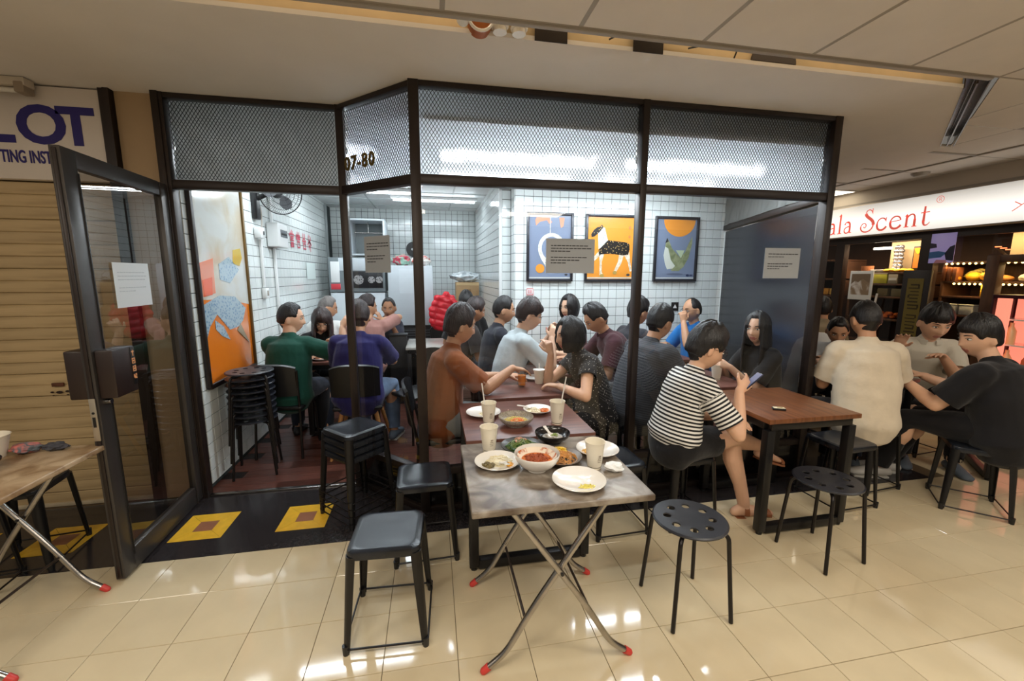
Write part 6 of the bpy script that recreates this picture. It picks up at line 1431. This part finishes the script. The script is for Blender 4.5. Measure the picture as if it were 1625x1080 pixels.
flat('brown_sliver', [(.0145, 1.49, 1.15), (.0145, 1.64, .96), (.0145, 1.42, 1.10)], mat('artwork_brown', srgb(140, 120, 84), .12, coat=.6), ar, (1, 0, 0))
for nm, c, s, mm in (('frame_side', (.012, 1.715, 1.53), (.03, .035, 1.58), mat('bronze_frame', srgb(120, 94, 52), .3, .6)), ('frame_side', (.012, .905, 1.53), (.03, .035, 1.58), m_frame), ('frame_bottom', (.012, 1.31, .745), (.03, .80, .035), m_frame), ('frame_top', (.012, 1.31, 2.315), (.03, .80, .035), m_frame)):
    bm = NB(); box(bm, c, s, .004); fin(nm, bm, mm, ar)
# wall fan
fan = empty('wall_fan', (XL + .014, 2.02, 2.2), label='black wall fan with round wire guard high on the left wall', cat='fan')
bm = NB(); box(bm, (.02, 0, .0), (.05, .09, .26), .012); fin('wall_bracket', bm, m_blkplastic, fan)
bm = NB(); tube(bm, arc([(.04, 0, .06), (.10, .02, .10), (.15, .05, .13)], .03), .022, 10); fin('arm', bm, m_blkplastic, fan)
fc = V(.20, .10, .14); fd = V(.55, -.60, -.18).normalized(); fu, fv = frame_of(fd)
bm = NB(); limb_p = [fc - fd * .13, fc - fd * .05, fc]; cyl(bm, limb_p[0], limb_p[1], .05, .062, 18); cyl(bm, limb_p[1], limb_p[2], .062, .03, 18); fin('motor', bm, m_blkplastic, fan)
for k in range(3):
    bm = NB(); a0 = k * 2 * PI / 3; rs = []
    for j in range(7):
        r = .03 + .135 * j / 6; w = .55 * math.sin(PI * (.2 + .7 * j / 6)); row = []
        for t in np.linspace(-w, w, 6): row.append(fc + fd * (.03 + .02 * t) + (fu * math.cos(a0 + t) + fv * math.sin(a0 + t)) * r)
        rs.append(row + [p - fd * .002 for p in reversed(row)])
    rings(bm, rs); fin('blade', bm, mat('fan_blade', srgb(96, 98, 102), .3), fan, smooth=60)
bm = NB()
for dd, R in ((.0, .195), (.07, .195)): pass
for R, dd, w in ((.20, .035, .005), (.155, .06, .002), (.11, .072, .002), (.065, .078, .002)): tube(bm, [fc + fd * dd + (fu * math.cos(t) + fv * math.sin(t)) * R for t in np.linspace(0, 2 * PI, 37)[:-1]], w, 5, closed=True)
for k in range(60):
    t = 2 * PI * k / 60; e = fu * math.cos(t) + fv * math.sin(t)
    tube(bm, [fc + fd * .08 + e * .03, fc + fd * .075 + e * .1, fc + fd * .06 + e * .16, fc + fd * .035 + e * .20, fc - fd * .02 + e * .15, fc - fd * .045 + e * .06], .0011, 3)
fin('wire_guard', bm, m_blackmetal, fan, kind='stuff')
bm = NB(); tube(bm, [V(.035, .06 + .02 * math.sin(k * .9), .0 - .05 * k) for k in range(7)], .006, 6); fin('cord', bm, m_cgrid, fan)
bx = empty('breaker_box', (XL + .012, 2.44, 1.84), label='white breaker box with dark window below the wall fan', cat='box')
bm = NB(); box(bm, (.055, 0, .12), (.11, .30, .24), .012); fin('case', bm, m_white, bx); bm = NB(); box(bm, (.1115, .02, .14), (.004, .20, .075), .002); fin('window', bm, mat('grey_window', srgb(110, 116, 120), .2), bx); bm = NB(); box(bm, (.1125, .02, .135), (.005, .17, .02), .001); fin('breakers', bm, m_blkplastic, bx)
sw = empty('isolator_switch', (XL + .012, 2.03, 1.90), label='small white isolator switch left of the breaker box', cat='switch')
bm = NB(); box(bm, (.03, 0, .05), (.06, .10, .10), .006); fin('case', bm, m_white, sw); bm = NB(); box(bm, (.062, .02, .05), (.006, .025, .035), .002); fin('rocker', bm, m_blkplastic, sw)
for nm, y, z0, z1, lb in (('conduit', 2.09, 1.44, 1.895, 'white conduit dropping from the isolator switch'), ('conduit', 2.44, .95, 1.835, 'white conduit dropping from the breaker box'), ('conduit', 2.42, 2.085, 2.60, 'white conduit rising from the breaker box')):
    bm = NB(); box(bm, (0, 0, (z1 - z0) / 2), (.022, .035, z1 - z0), .003); fin(nm, bm, m_white, None, (XL + .024, y, z0), label=lb, cat='conduit')
so = empty('wall_socket', (XL + .012, 2.09, 1.33), label='white socket box at the end of the left conduit', cat='socket'); bm = NB(); box(bm, (.02, 0, .05), (.04, .09, .10), .005); fin('box', bm, m_white, so); bm = NB(); box(bm, (.041, 0, .05), (.003, .04, .05), .001); fin('plate', bm, m_cgrid, so)
bm = NB(); box(bm, (0, 0, .11), (.002, .42, .22)); fin('pale_notice', bm, mat('pale_sheet', srgb(224, 236, 234), .5), None, (XL + .014, 3.80, 1.50), label='faint pale notice sheet on the left tiled wall', cat='notice')
# red wall characters, as strokes (y, z in a unit box)
m_redc = mat('red_vinyl', srgb(206, 86, 104), .5); CH = [
 [((.5, 1), (.5, .78)), ((.3, .92), (.34, .8)), ((.72, .94), (.66, .8)), ((.12, .76), (.9, .76)), ((.12, .76), (.12, .6)), ((.9, .76), (.9, .6)), ((.25, .62), (.8, .62)), ((.25, .52), (.8, .52)), ((.5, .66), (.5, .4)), ((.2, .40), (.85, .40)), ((.3, .26), (.75, .26)), ((.3, .26), (.3, .04)), ((.75, .26), (.75, .04)), ((.25, .04), (.82, .04)), ((.3, .15), (.75, .15))],
 [((.35, 1), (.35, .8)), ((.68, 1), (.68, .8)), ((.1, .78), (.92, .78)), ((.15, .78), (.15, .55)), ((.5, .78), (.5, .55)), ((.88, .78), (.88, .55)), ((.15, .55), (.88, .55)), ((.15, .66), (.88, .66)), ((.3, .4), (.78, .4)), ((.3, .4), (.3, .05)), ((.78, .4), (.78, .05)), ((.3, .05), (.78, .05))],
 [((.35, 1), (.3, .75)), ((.66, 1), (.72, .75)), ((.5, .74), (.12, .48)), ((.5, .74), (.9, .48)), ((.25, .5), (.78, .5)), ((.3, .36), (.8, .36)), ((.3, .36), (.3, .04)), ((.8, .36), (.8, .04)), ((.22, .04), (.9, .04))],
 [((.35, 1), (.25, .78)), ((.66, 1), (.78, .78)), ((.2, .74), (.82, .46)), ((.82, .74), (.2, .46)), ((.5, .60), (.08, .36)), ((.5, .60), (.95, .36)), ((.35, .38), (.3, .05)), ((.66, .38), (.66, -.08)), ((.35, .28), (.66, .28))]]
wt = empty('wall_lettering', (XL + .0135, 2.98, 1.885), label='four red characters stuck on the left tiled wall', cat='lettering')
for k, st in enumerate(CH):
    bm = NB()
    for a, b in st: ribbon(bm, [a, b], .085, lambda p, q, k=k: V(0, k * .245 + p * .20, q * .20), .001, (1, 0, 0))
    fin('character', bm, m_redc, wt, smooth=0)['kind'] = 'stuff'
# posters on the back wall (local x right, z up, faces -y)
def poster(label, x0, w=.53, h=.74, z=1.495, bg=None):
    t = empty('framed_poster', (x0 + w / 2, YP - .014, z), label=label, cat='poster')
    for nm, c, s in (('frame_side', (-w / 2 + .014, -.012, h / 2), (.028, .03, h)), ('frame_side', (w / 2 - .014, -.012, h / 2), (.028, .03, h)), ('frame_top', (0, -.012, h - .014), (w - .056, .03, .028)), ('frame_bottom', (0, -.012, .014), (w - .056, .03, .028))):
        bm = NB(); box(bm, c, s, .003); fin(nm, bm, mat('dark_grey_frame', srgb(52, 52, 58), .25, .3), t)
    bm = NB(); box(bm, (0, -.004, h / 2), (w - .05, .006, h - .05)); fin('print', bm, bg, t)
    bm = NB(); box(bm, (0, -.0085, .040), (w - .058, .002, .012)); fin('lower_band', bm, mat('pale_band', srgb(214, 216, 214), .3), t)
    return t
def pp(t, name, pts, m, th=.0012, d=.0075): return flat(name, [(x, -d, z) for x, z in pts], m, t, (0, -1, 0), th)
def el(cx, cz, rx, rz, a0=0, a1=2 * PI, n=20): return [(cx + rx * math.cos(t), cz + rz * math.sin(t)) for t in np.linspace(a0, a1, n, endpoint=abs(a1 - a0) < 6.2)]
mbg = mat('slate_blue_print', srgb(124, 136, 160), .25, coat=.4); mob = mat('amber_print', srgb(232, 150, 56), .25, coat=.4)
t = poster('grey-blue poster of a pale ring in the left frame on the tiled wall', 2.455, bg=mbg)
ring_o = el(.02, .36, .155, .165, .35, 2 * PI - 1.0, 26); ring_i = el(.02, .36, .115, .125, 2 * PI - 1.0, .35, 26)
mpale = mixmat('pale_sculpture_print', srgb(196, 192, 180), srgb(232, 232, 226), 'noise', 30, .4, .6, .3)
pp(t, 'pale_ring', ring_o + ring_i, mpale); pp(t, 'pale_tail', [(-.11, .26), (-.02, .12), (.02, .13), (-.05, .20), (-.08, .30)], mpale, d=.009); pp(t, 'cord', [(-.004, .52), (.004, .52), (.004, .70), (-.004, .70)], mpale, d=.009); pp(t, 'orange_dot', el(-.11, .14, .05, .05), mob); pp(t, 'pink_stroke', [(-.17, .66), (-.15, .69), (-.02, .69), (.02, .64), (-.01, .62), (-.04, .66), (-.12, .64), (-.16, .60)], mat('pink_print', srgb(206, 120, 160), .3)); pp(t, 'pink_stroke', [(.10, .69), (.16, .69), (.15, .60), (.12, .58)], mat('pink_print', srgb(206, 120, 160), .3)); pp(t, 'printed_mark', el(.19, .075, .018, .012), m_ink)
t = poster('orange poster of a standing horse in a spotted coat', 3.125, w=.66, bg=mob)
msp = mixmat('spotted_print', srgb(226, 190, 120), srgb(30, 26, 26), 'voronoi', 48, .22, .30, .3); mteal = mixmat('teal_mosaic_print', srgb(150, 176, 176), srgb(214, 222, 214), 'voronoi', 60, .2, .4, .3); mleg = mixmat('pale_leg_print', srgb(206, 186, 158), srgb(238, 226, 206), 'noise', 30, .4, .6, .3)
pp(t, 'horse_body', [(-.16, .30), (-.17, .35), (-.12, .40), (-.06, .46), (.04, .45), (.16, .44), (.20, .42), (.205, .36), (.19, .30), (.12, .295), (.04, .305), (-.06, .31)], msp, d=.009)
pp(t, 'horse_neck', [(-.17, .36), (-.175, .44), (-.18, .53), (-.165, .60), (-.14, .615), (-.10, .59), (-.075, .50), (-.06, .46), (-.11, .40)], mteal)
pp(t, 'horse_head', [(-.16, .605), (-.14, .63), (-.12, .60), (-.16, .55), (-.22, .50), (-.255, .49), (-.262, .52), (-.23, .57), (-.19, .60)], msp, d=.009)
for pts in ([(-.16, .31), (-.10, .31), (-.125, .22), (-.12, .10), (-.10, .07), (-.15, .07), (-.15, .20)], [(-.17, .33), (-.13, .31), (-.19, .25), (-.25, .20), (-.26, .16), (-.275, .22)], [(.08, .30), (.14, .30), (.11, .20), (.06, .12), (.05, .09), (.02, .11), (.07, .22)], [(.14, .30), (.205, .33), (.22, .22), (.245, .12), (.22, .11), (.19, .22)]): pp(t, 'horse_leg', pts, mleg)
for c in ((-.12, .065), (.035, .10)): pp(t, 'hoof', el(*c, .025, .02), mat('gold_print', srgb(170, 140, 70), .5), d=.009)
pp(t, 'printed_mark', el(.20, .075, .022, .014), m_ink); pp(t, 'printed_mark', el(.20, .60, .016, .02), mat('amber_line', srgb(190, 116, 50), .4)); pp(t, 'printed_mark', el(.20, .50, .014, .018), mat('amber_line', srgb(190, 116, 50), .4))
t = poster('grey-blue poster of an olive crescent vessel in the right frame', 3.965, w=.555, bg=mbg)
pp(t, 'orange_half_disc', el(.03, .705, .20, .19, PI, 2 * PI, 24), mob)
mol = mixmat('olive_shape_print', srgb(112, 120, 84), srgb(146, 152, 118), 'noise', 14, .4, .6, .3); mp2 = mat('pale_leaf_print', srgb(206, 210, 200), .3)
pp(t, 'olive_form', [(-.12, .50), (-.09, .46), (-.05, .38), (.06, .28), (.12, .34), (.15, .42), (.20, .52), (.205, .44), (.17, .28), (.11, .17), (.05, .12), (-.04, .12), (-.09, .20), (-.10, .30), (-.14, .40)], mol); pp(t, 'pale_form', [(-.14, .40), (-.155, .30), (-.13, .20), (-.10, .14), (-.03, .15), (.0, .18), (-.06, .25), (-.10, .38)], mp2, d=.009); pp(t, 'pale_form', [(.0, .36), (.11, .36), (.07, .27)], mat('sage_print', srgb(176, 190, 160), .3), d=.009); pp(t, 'dark_form', [(-.14, .44), (-.155, .40), (-.12, .50), (-.10, .46)], m_ink, d=.009); pp(t, 'shadow', el(.0, .085, .11, .012), mat('print_shadow', srgb(92, 102, 126), .3)); pp(t, 'printed_mark', el(.17, .072, .020, .014), mat('navy_print', srgb(36, 48, 90), .4)); pp(t, 'printed_mark', [(.195, .066), (.235, .066), (.235, .080), (.195, .080)], mat('navy_print', srgb(36, 48, 90), .4))
for k, z in enumerate((1.335, 1.225)):
    t = empty('socket_sign', (2.50, YP - .013, z), label=['upper', 'lower'][k] + ' small red and white sign beneath the ring poster', cat='sign', group='red signs under the ring poster'); bm = NB(); box(bm, (0, 0, .045), (.085, .004, .085), .001); fin('plate', bm, m_white, t)
    bm = NB(); 
    for c, s in (((0, .08), (.075, .006)), ((0, .012), (.075, .006)), ((-.036, .046), (.005, .07)), ((.036, .046), (.005, .07)), ((-.012, .046), (.008, .04)), ((.012, .046), (.008, .04))): box(bm, (c[0], -.003, c[1]), (s[0], .002, s[1]))
    fin('red_mark', bm, mat('red_print', srgb(206, 60, 70), .5), t)
t = empty('safety_sign', (4.28, YP - .013, 1.15), label='small black sign with a white triangle beside the man in bright blue', cat='sign'); bm = NB(); box(bm, (0, 0, .05), (.095, .004, .10), .001); fin('plate', bm, m_blkplastic, t); bm = NB(); poly(bm, [V(-.025, -.0025, .03), V(.025, -.0025, .03), V(0, -.0025, .075)], .001, (0, -1, 0)); fin('triangle', bm, m_white, t)
# notices taped to the glass
def notice(label, loc, rz, w, h, lines, m=m_paper, heavy=True):
    t = empty('paper_notice', loc, rz, label=label, cat='notice'); bm = NB(); box(bm, (0, 0, h / 2), (w, .0012, h)); fin('sheet', bm, m, t); random.seed(int(w * 1000 + loc[0] * 10)); bm = NB()
    for (z, x1, b) in lines:
        x = -w * .40
        while x < -w * .40 + x1 * w * .8:
            l = random.uniform(.012, .032); box(bm, (x + l / 2, -.0012, z * h), (l, .0006, .0055 if b else .0042)); x += l + .004
    fin('print_lines', bm, m_ink if heavy else mat('faint_ink', srgb(190, 196, 200), .8), t, kind='stuff'); return t
LN = [(.80, .95, 1), (.72, .98, 1), (.64, .45, 1), (.46, .85, 1), (.38, .68, 1), (.30, .35, 1)]
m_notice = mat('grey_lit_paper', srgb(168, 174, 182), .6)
av = math.atan2(B1[1] - A1[1], B1[0] - A1[0])
q = Vector(A1) + (Vector(B1) - Vector(A1)) * .47
notice('grey printed notice on the angled pane beside the entrance', (q.x - .006, q.y - .006, 1.575), av, .25, .235, LN, m_notice)
notice('grey printed notice on the large middle pane before the horse poster', (2.325, YF - .004, 1.575), 0, .33, .22, LN, m_notice)
notice('grey printed notice on the navy right-hand pane', (3.925, YF - .004, 1.545), 0, .295, .215, [(.80, .95, 1), (.71, .5, 0), (.48, .85, 1), (.40, .68, 1), (.32, .4, 1)], m_notice)
pd = Vector((DA.x, DA.y)) + (DB - DA).normalized() * .42
notice('white printed notice on the open glass door', (pd.x + .007, pd.y, 1.385), da + PI, .30, .235, [(.78, .9, 0), (.70, .95, 0), (.62, .9, 0), (.44, .9, 0), (.36, .5, 0)], m_paper, heavy=False)
# ------------------------------------------------------------------ kitchen end
YB = 4.10
hd = empty('wall_cabinet', (.52, YB + .25, 1.84), label='open white metal cabinet with a steel pot on the kitchen wall', cat='cabinet')
mk2 = mat('inner_grey', srgb(150, 156, 156), .5)
for nm, c, s in (('side', (-.24, 0, .26), (.025, .5, .52)), ('side', (.24, 0, .26), (.025, .5, .52)), ('top', (0, 0, .51), (.5, .5, .025)), ('bottom', (0, 0, .012), (.5, .5, .025)), ('back_panel', (0, .24, .26), (.46, .015, .49))):
    bm = NB(); box(bm, c, s, .004); fin(nm, bm, m_kwhite if nm != 'back_panel' else mk2, hd)
bm = NB(); cyl(bm, (-.2, -.05, .34), (.2, -.05, .34), .006); cyl(bm, (0, -.05, .34), (0, -.05, .5), .005); fin('rail', bm, m_steel, hd)
bm = NB(); lathe(bm, [(0, 0), (.07, 0), (.085, .06), (.085, .13), (.095, .135), (.08, .13), (.065, .01), (0, .01)], 20, (.56, YB + .12, 1.8665)); thing1('steel_pot', bm, m_steel, 'steel pot inside the open white wall cabinet', 'pot')
wc = empty('warming_cabinet', (.36, YB + .22, 1.30), label='grey food warming cabinet with dark menu strip left of the fridge', cat='cabinet')
bm = NB(); box(bm, (0, 0, .26), (.78, .44, .50), .01); fin('body', bm, mat('cabinet_grey', srgb(126, 136, 140), .35), wc)
bm = NB(); box(bm, (.03, -.224, .41), (.56, .01, .18), .004); fin('pale_door', bm, m_kwhite, wc)
mn = NB(); box(mn, (.12, -.226, .19), (.48, .012, .24), .003); mp_ = fin('menu_panel', mn, mat('menu_black', srgb(32, 32, 36), .3), wc)
for k, (cx, r) in enumerate(((.02, .07), (.20, .05), (.31, .05))):
    bm = NB(); cyl(bm, (cx, -.232, .19), (cx, -.235, .19), r, n=20); fin('dish_picture', bm, mixmat('dish_print', srgb(52, 52, 56), srgb(170, 168, 168), 'voronoi', 40, .2, .5, .4), mp_)
bm = NB(); box(bm, (-.30, -.226, .09), (.13, .012, .08), .002); fin('red_label', bm, mat('red_print', srgb(206, 60, 70), .5), wc)
bm = NB(); box(bm, (-.30, -.226, .30), (.12, .012, .30), .002); fin('white_sheet', bm, m_white, wc)
bm = NB(); box(bm, (0, 0, -.65), (.76, .42, 1.30), .006); fin('lower_cupboard', bm, m_kwhite, wc)
fg = empty('white_fridge', (1.12, YB + .30, 0), label='white chest-high fridge behind the kitchen woman', cat='fridge')
bm = NB(); box(bm, (0, 0, 1.25), (.66, .60, .90), .015); fin('door', bm, m_kwhite, fg); bm = NB(); box(bm, (0, .01, .78), (.64, .56, .04)); fin('seam', bm, m_blkplastic, fg)
bm = NB(); box(bm, (0, .02, .62), (.66, .56, .30), .008); fin('grille', bm, m_blkplastic, fg)
bm = NB()
for k in range(6): box(bm, (0, -.262, .52 + k * .04), (.56, .006, .012))
fin('louvre', bm, mat('grey_louvre', srgb(74, 76, 80), .4), fg)
bm = NB(); box(bm, (0, .02, .24), (.66, .56, .47), .008); fin('lower_body', bm, m_kwhite, fg)
bm = NB(); cyl(bm, (1.14, YK - .014, 2.0), (1.14, YK - .03, 2.0), .13, n=28); d_ = thing1('black_disc', bm, m_blkplastic, 'black round plate hanging on the kitchen wall above the fridge', 'disc'); bm = NB(); 
for dx in (-.025, .025): cyl(bm, (1.14 + dx, YK - .030, 2.0), (1.14 + dx, YK - .033, 2.0), .018, n=12)
fin('printed_mark', bm, m_white, d_)
for k, (x, mm, lb) in enumerate(((.98, mixmat('floral_bag', srgb(196, 60, 84), srgb(150, 186, 168), 'noise', 12, .45, .55, .6), 'pink and green printed bag lying on the fridge'), (1.28, mixmat('red_white_bag', srgb(196, 70, 60), srgb(226, 220, 214), 'noise', 10, .42, .5, .6), 'red and white printed bag lying on the fridge'))): crumple('printed_bag', (x, YB + .2, 1.7025), .10, mm, lb, 'bag', 11 + k, (1.3, .9, .8))
jk = NB(); up_ = V(0, 0, 1); ex_ = V(1, 0, 0); ey_ = V(0, 1, 0)
etube(jk, [(V(.03, 0, .20), ex_, .05, ey_, .05), (V(.02, 0, .17), ex_, .12, ey_, .06), (V(0, 0, .05), ex_, .15, ey_, .085), (V(-.02, 0, -.12), ex_, .16, ey_, .095), (V(-.03, 0, -.24), ex_, .17, ey_, .10)], 24)
limb(jk, [V(-.09, -.02, .15), V(-.17, -.05, -.02), V(-.17, -.06, -.22)], [.05, .055, .045]); limb(jk, [V(.12, -.02, .14), V(.18, -.05, -.02), V(.15, -.07, -.20)], [.05, .055, .045])
jk = remesh(jk, .010, 2)
for v in jk.verts:
    q = v.co; v.co = q + v.normal * (.016 * abs(math.sin((q.z + .25 * q.x) * 34)) ** .6 - .010 + .010 * noise.noise(q * 14))
fin('red_jacket', jk, mat('red_quilted_nylon', srgb(220, 24, 44), .35, bump=.15, bscale=30), None, (1.60, YB - .30, 1.08), smooth=180, label='bright red quilted jacket draped over a chair back by the fridge', cat='jacket')
jc = cafe_chair('black chair carrying the red quilted jacket', 1.60, YB - .06, 0)
cb = empty('cardboard_box', (1.99, YB + .35, 0), label='brown cardboard box wrapped in plastic in the kitchen corner', cat='box')
bm = NB(); box(bm, (0, 0, 1.29), (.36, .34, .32), .006); fin('carton', bm, mat('kraft_card', srgb(176, 142, 100), .7, var=.06), cb); bm = NB(); box(bm, (.0, -.173, 1.29), (.10, .004, .10)); fin('printed_mark', bm, mat('brown_print_box', srgb(140, 104, 66), .7), cb); bm = NB(); box(bm, (0, -.172, 1.42), (.36, .002, .04)); fin('tape', bm, mat('tape', srgb(206, 176, 130), .3), cb)
for k in range(2):
    bm = NB(); box(bm, (0, 0, .29 + k * .56), (.40, .36, .555), .006); fin('lower_carton', bm, mat('kraft_card', srgb(176, 142, 100), .7, var=.06), cb)
crumple('plastic_wrap', (1.96, YB + .32, 1.452), .15, mixmat('clear_plastic', srgb(176, 186, 192), srgb(232, 238, 240), 'noise', 16, .35, .65, .15, coat=.6), 'crumpled clear plastic wrap on top of the cardboard box', 'wrap', 17, (1.45, .9, .55))
ct_ = empty('counter_box', (1.02, 2.76, 0), label='black counter pedestal in front of the kitchen woman', cat='counter')
bm = NB(); box(bm, (0, 0, .42), (.20, .14, .84), .006); fin('body', bm, mat('black_laminate', srgb(30, 30, 32), .35), ct_); bm = NB(); box(bm, (0, 0, .85), (.22, .16, .02), .003); fin('top', bm, m_blkplastic, ct_)
